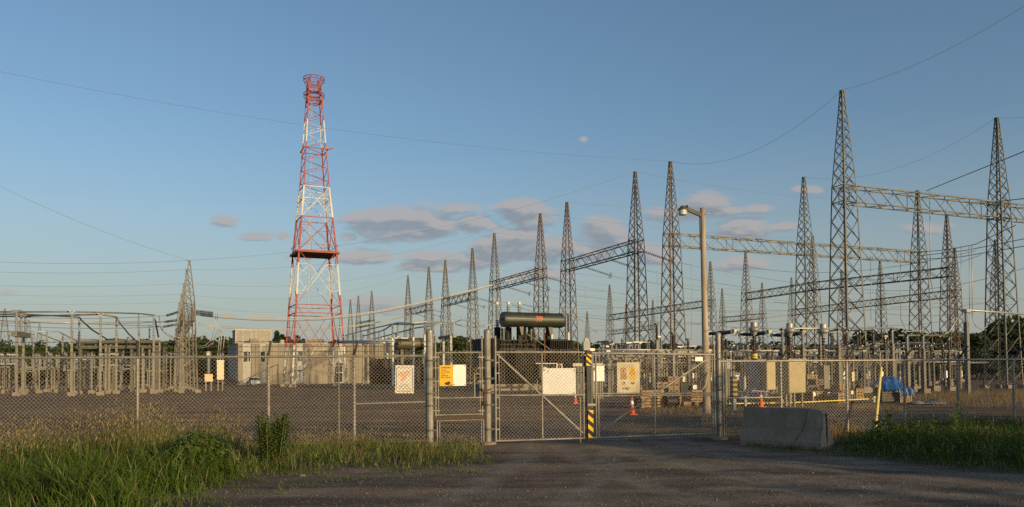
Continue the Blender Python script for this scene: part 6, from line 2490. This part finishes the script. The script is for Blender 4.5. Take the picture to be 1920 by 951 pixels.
def yard_grass():
    """dry tufts inside the yard"""
    Vs, Ts, Cs, o = [], [], [], 0
    for poly, n0, hh, a, b_ in (([gp(1690, 752), gp(1760, 762), gp(2000, 770), gp(2000, 735), gp(1760, 738)], 16000, .55, (.22, .15, .055), (.36, .25, .10)),
                                ([gp(1195, 768), gp(1230, 785), gp(1335, 785), gp(1390, 775), gp(1390, 762), gp(1200, 764)], 5000, .22, (.20, .14, .06), (.32, .23, .11)),
                                ([gp(1560, 762), gp(1690, 775), gp(1700, 765), gp(1580, 760)], 2500, .2, (.22, .15, .07), (.34, .24, .12)),
                                ([fp(1356, -.1), fp(1356, -1.2), fp(1700, -1.2), fp(1700, -.1)], 3500, .30, (.20, .15, .06), (.32, .24, .11)),
                                ([fp(1540, .9), fp(1620, .9), fp(1620, -.3), fp(1540, -.3)], 900, .45, (.20, .13, .06), (.34, .22, .10)),
                                ([fp(560, -.3), fp(560, -1.6), fp(800, -1.4), fp(800, -.2)], 2600, .30, (.18, .13, .06), (.30, .22, .11)),
                                ([gp(-60, 800), gp(500, 800), gp(500, 775), gp(-60, 775)], 2600, .10, (.18, .13, .05), (.28, .2, .09))):
        x, y = sample(poly, n0)
        k = RNG.uniform(0, 1, len(x)) < np.clip(1.8 * vnoise(x, y, 2.1, 3.3) - .35, .03, 1)
        x, y = x[k], y[k]
        n = len(x)
        V, T_, C = blades(x, y, hh * RNG.uniform(.35, 1.15, n), RNG.uniform(.006, .012, n), RNG.uniform(.05, .6, n), RNG.uniform(0, 6.28, n), colour(n, a, b_), RNG.uniform(0, 1, n) < .15)
        Vs.append(V)
        Ts.append(T_ + o)
        Cs.append(C)
        o += len(V)
    me = tri_mesh('grass', np.concatenate(Vs), np.concatenate(Ts), GRASSM, np.concatenate(Cs))
    tag(link('grass', me), 'dry tan grass tufts inside the yard fence', 'dry grass', kind='stuff')


yard_grass()


def leaf_cloud(centres, dirs, ln, wd, curl=.25, rnd=random):
    """pointed leaves as two-segment bent blades"""
    vs, fs_ = [], []
    for c, d, l_, w_ in zip(centres, dirs, ln, wd):
        c, d = Vector(c), Vector(d).normalized()
        side = d.cross(Vector((0, 0, 1)))
        side = side.normalized() if side.length > 1e-3 else Vector((1, 0, 0))
        o = len(vs)
        m1 = c + d * l_ * .45
        m2 = c + d * l_ * .8 + Vector((0, 0, -curl * l_ * .4))
        tip = c + d * l_ + Vector((0, 0, -curl * l_))
        vs += [c, m1 - side * w_ / 2, m1 + side * w_ / 2, m2 - side * w_ * .35, m2 + side * w_ * .35, tip]
        fs_ += [(o, o + 2, o + 1), (o + 1, o + 2, o + 4, o + 3), (o + 3, o + 4, o + 5)]
    b = MB()
    b.v, b.f = [tuple(v) for v in vs], fs_
    return b


def tall_weed(px, yb, h, label, nst=10, spread=.30, lw=.022, ll=.15):
    g = G(px, yb)
    t = thing('tall_weed', label, 'weed', (g.x, g.y, 0))
    rr = random.Random(int(px))
    cs, ds, ls, ws = [], [], [], []
    for s_ in range(nst):
        a = rr.uniform(0, 6.28)
        r = spread * rr.uniform(.2, 1)
        base = Vector((math.cos(a) * r * .6, math.sin(a) * r * .6, 0))
        topp = Vector((math.cos(a) * r, math.sin(a) * r, h * rr.uniform(.78, 1.0)))
        MB().tube([base, base.lerp(topp, .5), topp], [.008, .007, .004], 5).build('stem', STEM, t)
        n = 58
        for i in range(n):
            f = .12 + .88 * (i / n)
            c = base.lerp(topp, f)
            aa = i * 2.4 + rr.uniform(-.3, .3)
            cs.append(c)
            ds.append((math.cos(aa), math.sin(aa), .35 if f < .9 else 1.3))
            k = (.75 + .5 * math.sin(f * 2.6)) if f < .9 else .6
            ls.append(ll * k * rr.uniform(.7, 1.15))
            ws.append(lw * rr.uniform(.8, 1.2))
    tag(leaf_cloud(cs, ds, ls, ws, .3).build('leaves', WEED, t), kind='stuff')
    return t


tall_weed(505, 872, .98, 'tall bushy dark green weed in front of a left fence post', 26, .36, .042, .165)
# broad leaved bush in the left grass
g = G(372, 893)
t = thing('leafy_bush', 'round leaved green bush at the right side of the tall left grass', 'bush', (g.x, g.y, 0))
rr = random.Random(4)
cs, ds, ls, ws = [], [], [], []
for i in range(620):
    a, e = rr.uniform(0, 6.28), math.asin(rr.uniform(-.2, 1))
    r = rr.uniform(.7, 1.0)
    cs.append((.48 * r * math.cos(a) * math.cos(e), .45 * r * math.sin(a) * math.cos(e), .36 + .42 * r * math.sin(e)))
    ds.append((math.cos(a) + rr.uniform(-.6, .6), math.sin(a) + rr.uniform(-.6, .6), rr.uniform(-.3, .6)))
    ls.append(rr.uniform(.08, .16))
    ws.append(rr.uniform(.06, .11))
tag(leaf_cloud(cs, ds, ls, ws, .35).build('leaves', WEED, t), kind='stuff')
for i in range(9):
    a = i * .7
    MB().tube([(0.05 * math.cos(a), .05 * math.sin(a), 0), (.3 * math.cos(a), .3 * math.sin(a), .62)], .007, 5).build('stem', STEM, t)


LEAFM = None


def milkweed(px, yb, h, label, n=14, group=None):
    g = G(px, yb)
    t = thing('milkweed', label, 'broad leaved weed', (g.x, g.y, 0), 0, group)
    rr = random.Random(int(px * 3))
    lean = Vector((rr.uniform(-.12, .12), rr.uniform(-.1, .1), h))
    MB().tube([Vector((0, 0, 0)), lean * .5, lean], [.012, .01, .006], 6).build('stem', STEM, t)
    global LEAFM
    if LEAFM is None:
        LEAFM = leaf_cloud([(0, 0, 0)], [(1, 0, .25)], [1], [.42], .3).mesh('leaf', WEED)
    for i in range(n):
        f = .25 + .75 * i / (n - 1)
        a = (i // 2) * 1.57 + (i % 2) * 3.14 + rr.uniform(-.3, .3)
        s_ = rr.uniform(.24, .36) * (1.1 - .45 * f)
        link('leaf', LEAFM, t, Matrix.Translation(lean * f) @ Matrix.Rotation(a, 4, 'Z') @ Matrix.Rotation(-rr.uniform(.2, .7), 4, 'Y') @ Matrix.Diagonal((s_, s_, s_, 1)))


for px, yb, h, lab in ((1655, 838, .55, 'short broad leaved milkweed beside the yellow pole'), (1668, 834, .68, 'tallest broad leaved milkweed right of the yellow pole'), (1645, 842, .5, 'broad leaved milkweed at the foot of the yellow pole'), (1685, 838, .45, 'small milkweed left of the second right fence post'),
                       (1707, 838, .55, 'milkweed in front of the second right fence post'), (1748, 840, .55, 'milkweed midway between two right fence posts'), (1765, 838, .5, 'second milkweed midway between two right fence posts'), (1790, 836, .78, 'tall milkweed before the third right fence post'), (1802, 838, .6, 'milkweed just right of the third right fence post')):
    milkweed(px, yb, h * 1.15, lab, 18, 'milkweed plants in the right grass')
milkweed(12, 885, .42, 'broad leaved weed at the left edge of the grass', 12)
for px, yb, h in ((596, 872, .30), (1610, 848, .2)):
    g = G(px, yb)
    t = thing('low_weed', 'low rosette of broad leaves at the %s edge of the drive' % ('left' if px < 900 else 'right'), 'weed', (g.x, g.y, 0))
    rr = random.Random(px)
    cs, ds, ls, ws = [], [], [], []
    for i in range(46):
        a = rr.uniform(0, 6.28)
        cs.append((rr.uniform(-.12, .12), rr.uniform(-.12, .12), rr.uniform(.0, .08)))
        ds.append((math.cos(a), math.sin(a), rr.uniform(.4, 2)))
        ls.append(h * rr.uniform(.6, 1.1))
        ws.append(rr.uniform(.02, .045))
    tag(leaf_cloud(cs, ds, ls, ws, .35).build('leaves', WEED, t), kind='stuff')
    MB().tube([(0, 0, 0), (0, 0, .1)], .012, 5).build('stem', STEM, t)


def dock(px, yb, h, label, n=22, w=.3, group=None):
    """coarse weed with long upright blades and a seeded stalk"""
    g = G(px, yb)
    t = thing('leafy_weed', label, 'weed', (g.x, g.y, 0), px * .7, group)
    rr = random.Random(int(px * 7))
    cs, ds, ls, ws = [], [], [], []
    for i in range(n):
        a = rr.uniform(0, 6.28)
        r = rr.uniform(0, .12)
        cs.append((r * math.cos(a), r * math.sin(a), rr.uniform(0, h * .45)))
        ds.append((math.cos(a), math.sin(a), rr.uniform(.5, 2.4)))
        ls.append(h * rr.uniform(.35, .75))
        ws.append(h * w * rr.uniform(.12, .3))
    tag(leaf_cloud(cs, ds, ls, ws, .45).build('leaves', WEED, t), kind='stuff')
    for k in range(3):
        MB().tube([(0, 0, 0), (rr.uniform(-.06, .06), rr.uniform(-.06, .06), h * .6), (rr.uniform(-.12, .12), rr.uniform(-.12, .12), h * rr.uniform(.9, 1.2))], [.008, .006, .004], 5).build('stem', STEM, t)


for px, yb, h in ((40, 905, .6), (95, 915, .55), (150, 898, .65), (215, 905, .6), (250, 922, .5), (290, 900, .75), (330, 908, .6), (120, 940, .45), (410, 892, .6), (440, 895, .45), (470, 885, .4), (548, 880, .35), (640, 868, .35), (710, 866, .3), (790, 868, .32), (850, 866, .32), (1860, 872, .5), (1770, 862, .45), (1720, 860, .42)):
    dock(px, yb, h, 'coarse leafy weed in the grass', group='coarse leafy weeds along the verge')
# pale stones by the drive edge
for px, yb, r, lab in ((323, 906, .06, 'pale stone lying against the tall left grass'), (568, 890, .05, 'tan stone at the edge of the drive')):
    g = G(px, yb)
    b = MB()
    rr = random.Random(px)
    for (rad, z) in ((1, 0),):
        b.lathe([(r * .6, 0), (r, r * .35), (r * .8, r * .8), (r * .3, r * 1.0)], n=8)
    b.v = [(v[0] * 1.3 + rr.uniform(-.1, .1) * r, v[1] + rr.uniform(-.1, .1) * r, v[2]) for v in b.v]
    o = b.build('stone', CONC)
    o.location = (g.x, g.y, -.04)
    tag(o, lab, 'stone')

# ------------------------------------------------------------------ trees
CROWNS = {}


def crown(kind, seed, m):
    rr = np.random.default_rng(seed)
    if kind == 'conifer':
        n = 1500
        f = rr.uniform(0, 1, n) ** .8
        z = .08 + .92 * f
        r = (1 - f) * .22 * (1 + .35 * np.sin(f * 40)) * np.sqrt(rr.uniform(.25, 1, n)) + .01
        a = rr.uniform(0, 2 * np.pi, n)
        c = np.stack([r * np.cos(a), r * np.sin(a), z], -1)
        s = .045
    else:
        nc = 34
        u = rr.normal(0, 1, (nc, 3))
        u /= np.linalg.norm(u, axis=1)[:, None]
        rad = rr.uniform(.45, 1, (nc, 1)) ** .6
        cc = u * rad * np.array([.36, .36, .36]) + np.array([0, 0, .60])
        cc[:, 2] = np.maximum(cc[:, 2], .16)
        k = rr.integers(0, nc, 1700)
        off = rr.normal(0, 1, (1700, 3))
        off /= np.linalg.norm(off, axis=1)[:, None]
        c = cc[k] + off * (rr.uniform(.5, 1, (1700, 1)) ** .5) * rr.uniform(.07, .14, (nc, 1))[k]
        s = .035
    n = len(c)
    d1 = rr.normal(0, 1, (n, 3))
    d1 /= np.linalg.norm(d1, axis=1)[:, None]
    d2 = np.cross(d1, rr.normal(0, 1, (n, 3)))
    d2 /= np.linalg.norm(d2, axis=1)[:, None]
    s = s * rr.uniform(.6, 1.3, (n, 1))
    V = np.stack([c - d1 * s, c + d2 * s * .7, c + d1 * s, c - d2 * s * .7], 1).reshape(-1, 3)
    base = (np.arange(n) * 4)[:, None, None]
    T_ = (np.array([(0, 1, 2), (0, 2, 3)])[None] + base).reshape(-1, 3)
    return tri_mesh('crown', V, T_, m)


for i in range(5):
    CROWNS['d%d' % i] = crown('deciduous', 20 + i, LEAF)
for i in range(2):
    CROWNS['c%d' % i] = crown('conifer', 40 + i, NEEDLE)
CROWNS['b0'] = crown('deciduous', 60, BROWNLEAF)
tb = MB()
tb.tube([(0, 0, -.01), (.005, 0, .25), (-.01, .01, .62)], [.025, .018, .008], 7)
for a in range(5):
    tb.tube([(0, 0, .22 + .06 * a), (.16 * math.cos(a * 2.4), .16 * math.sin(a * 2.4), .45 + .07 * a)], [.010, .004], 5)
TRUNKM = tb.mesh('trunk', TRUNK)


def tree(px, ytop, d, label, group, kind=None, wide=1.0, rr=random, zoff=0):
    p = P(px, 705, d)
    h = CAMH + ray(px, ytop).z * d
    t = thing('tree', label, 'tree', (p.x, p.y, zoff), rr.uniform(0, 6.28), group)
    k = kind or 'd%d' % rr.randrange(5)
    m = Matrix.Diagonal((h * wide, h * wide, h, 1))
    link('crown', CROWNS[k], t, m)
    link('trunk', TRUNKM, t, m)


rr = random.Random(21)
x = -70
while x < 442:
    tree(x + rr.uniform(-6, 6), rr.uniform(624, 648) if x > 150 else rr.uniform(634, 655), rr.uniform(215, 260), 'broad green tree of the far wood', 'trees behind the left yard', wide=rr.uniform(.9, 1.3), rr=rr)
    tree(x + rr.uniform(-6, 6), rr.uniform(668, 684), rr.uniform(188, 208), 'low bushy tree of the far wood', 'low trees behind the left yard', wide=rr.uniform(1.5, 2.2), rr=rr)
    x += 15
for px, yt, k, lab in ((519, 623, 'c0', 'dark conifer right of the building penthouse'), (529, 629, 'c1', 'shorter conifer just left of the mast'), (536, 634, 'c0', 'small conifer beside the mast leg'), (549, 629, 'b0', 'copper leaved tree seen through the mast legs'), (569, 637, 'c1', 'small pointed tree behind the middle of the mast')):
    tree(px, yt, 235, lab, None, k, 1.0 if k[0] != 'b' else .8, rr)
x = 576
while x < 1105:
    yt = rr.uniform(636, 650)
    if 845 < x < 905:
        yt = rr.uniform(624, 634)
    tree(x, yt, rr.uniform(230, 290), 'far green tree on the skyline', 'far trees behind the centre', wide=rr.uniform(1.1, 1.6), rr=rr)
    tree(x + 7, rr.uniform(668, 680), rr.uniform(200, 225), 'low far green bush', 'low far bushes behind the centre', wide=rr.uniform(2, 2.6), rr=rr)
    x += 17
while x < 1610:
    tree(x, rr.uniform(638, 652), rr.uniform(220, 280), 'far dark tree', 'far trees behind the right rows', wide=rr.uniform(1.2, 1.8), rr=rr)
    tree(x + 7, rr.uniform(664, 678), rr.uniform(170, 200), 'low far dark bush', 'low bushes behind the right rows', wide=rr.uniform(2, 2.6), rr=rr)
    x += 16
while x < 2000:
    tree(x, rr.uniform(614, 640), rr.uniform(165, 205), 'dark leafy tree of the right wood', 'trees behind the right towers', wide=rr.uniform(1.0, 1.5), rr=rr)
    tree(x + 6, rr.uniform(652, 672), rr.uniform(140, 160), 'low dark bush of the right wood', 'low bushes behind the right towers', wide=rr.uniform(1.6, 2.3), rr=rr)
    x += 14
tree(1893, 590, 130, 'big dark tree at the right edge behind the tower', None, 'd2', .9, rr)
tree(1925, 598, 128, 'second big dark tree cut by the right edge', None, 'd3', 1.0, rr)

# trees along the road behind the viewpoint: they throw the shade that lies on the drive and the right-hand grass
for i, (w_, a_, th, wd) in enumerate(((16.6, 35, 10.2, .66), (16.9, 39, 10.6, .66), (23.8, 35, 10.4, .70), (24.2, 40, 11, .70), (27.5, 36, 10.6, .8), (32, 37, 11, .8), (11.5, 36, 7.6, .9), (6.5, 37, 7.0, .8))):
    tx, ty = w_ * .743 + a_ * .669, w_ * .669 - a_ * .743
    t = thing('tree', 'roadside tree behind the viewpoint shading the drive', 'tree', (tx, ty, 0), i * 1.3, 'roadside trees behind the viewpoint')
    m = Matrix.Diagonal((th * wd, th * wd, th, 1))
    link('crown', CROWNS['d%d' % (i % 5)], t, m)
    link('trunk', TRUNKM, t, m)

# ------------------------------------------------------------------ labels: where several things still share one, say which is which
PLACES = [(-9999, 60, 'at the left edge'), (60, 140, 'right of the insulator crossbeam'), (140, 257, 'left of the first left fence post'), (257, 335, 'right of the first left fence post'), (335, 430, 'by the left gantry'),
          (430, 540, 'behind the left half of the control building'), (540, 645, 'behind the red and white mast'), (645, 735, 'by the right end of the control building'), (735, 800, 'behind the danger sign'),
          (800, 905, 'behind the pedestrian gate'), (905, 1015, 'behind the numbered transformer'), (1015, 1095, 'behind the blank gate panel'), (1095, 1150, 'behind the latch post'), (1150, 1210, 'behind the pictogram board'),
          (1210, 1295, 'above the holed boxes'), (1295, 1345, 'beside the wooden pole'), (1345, 1392, 'right of the right gate post'), (1392, 1460, 'behind the grey cabinets'), (1460, 1520, 'behind the golden cabinet'),
          (1520, 1592, 'above the slatted crates'), (1592, 1645, 'left of the yellow pole'), (1645, 1720, 'behind the blue tarp'), (1720, 1800, 'left of the thick right post'), (1800, 1880, 'under the right-hand tower'), (1880, 9999, 'past the right-hand tower')]
VERGE = [(-9999, 180, 'far left of the tall weed'), (180, 360, 'left of the round leaved bush'), (360, 500, 'between the bush and the tall weed'), (500, 740, 'left of the danger sign'), (740, 1000, 'before the pedestrian gate'), (1000, 9999, 'right of the yellow pole')]
ORD = ['nearest', 'second', 'third', 'fourth', 'fifth', 'sixth', 'seventh', 'eighth', 'ninth', 'tenth', 'eleventh', 'twelfth', 'thirteenth', 'fourteenth', 'fifteenth', 'sixteenth', 'seventeenth', 'eighteenth', 'nineteenth', 'twentieth', 'twenty-first', 'twenty-second', 'twenty-third', 'twenty-fourth', 'twenty-fifth', 'twenty-sixth', 'twenty-seventh', 'twenty-eighth', 'twenty-ninth', 'thirtieth']
ROTI = ROT.transposed()


def relabel():
    by = {}
    for o in bpy.data.objects:
        if o.parent is None and o.get('label') and o.get('kind') != 'stuff':
            by.setdefault(o['label'], []).append(o)
    for lab, obs in by.items():
        if len(obs) < 2:
            continue
        if 'behind the viewpoint' in lab:
            for i, o in enumerate(sorted(obs, key=lambda q: q.location.x)):
                o['label'] = '%s roadside tree behind the viewpoint, counted from the drive' % ('first' if i == 0 else ORD[i])
            continue
        cells = {}
        for o in obs:
            c = o.location.copy()
            if o.type == 'MESH' and len(o.bound_box):
                c = c + sum((Vector(b) for b in o.bound_box), Vector()) / 8
            v = ROTI @ (c - CAMP)
            px = PW / 2 + F * v.x / -v.z
            place = next(p[2] for p in (VERGE if c.y < 21 else PLACES) if p[0] <= px < p[1])
            cells.setdefault(place, []).append((c.y, -c.z, o))
        for place, it in cells.items():
            line = it[0][2].get('category') in ('power line', 'cable', 'dropper', 'bus pipe')
            it.sort(key=lambda q: q[1] if line else q[0])
            for i, (_, _, o) in enumerate(it):
                if len(it) == 1:
                    o['label'] = '%s, %s' % (lab, place)
                else:
                    o['label'] = '%s %s, %s' % (('top' if line else 'nearest') if i == 0 else ORD[min(i, 29)], lab, place)


relabel()
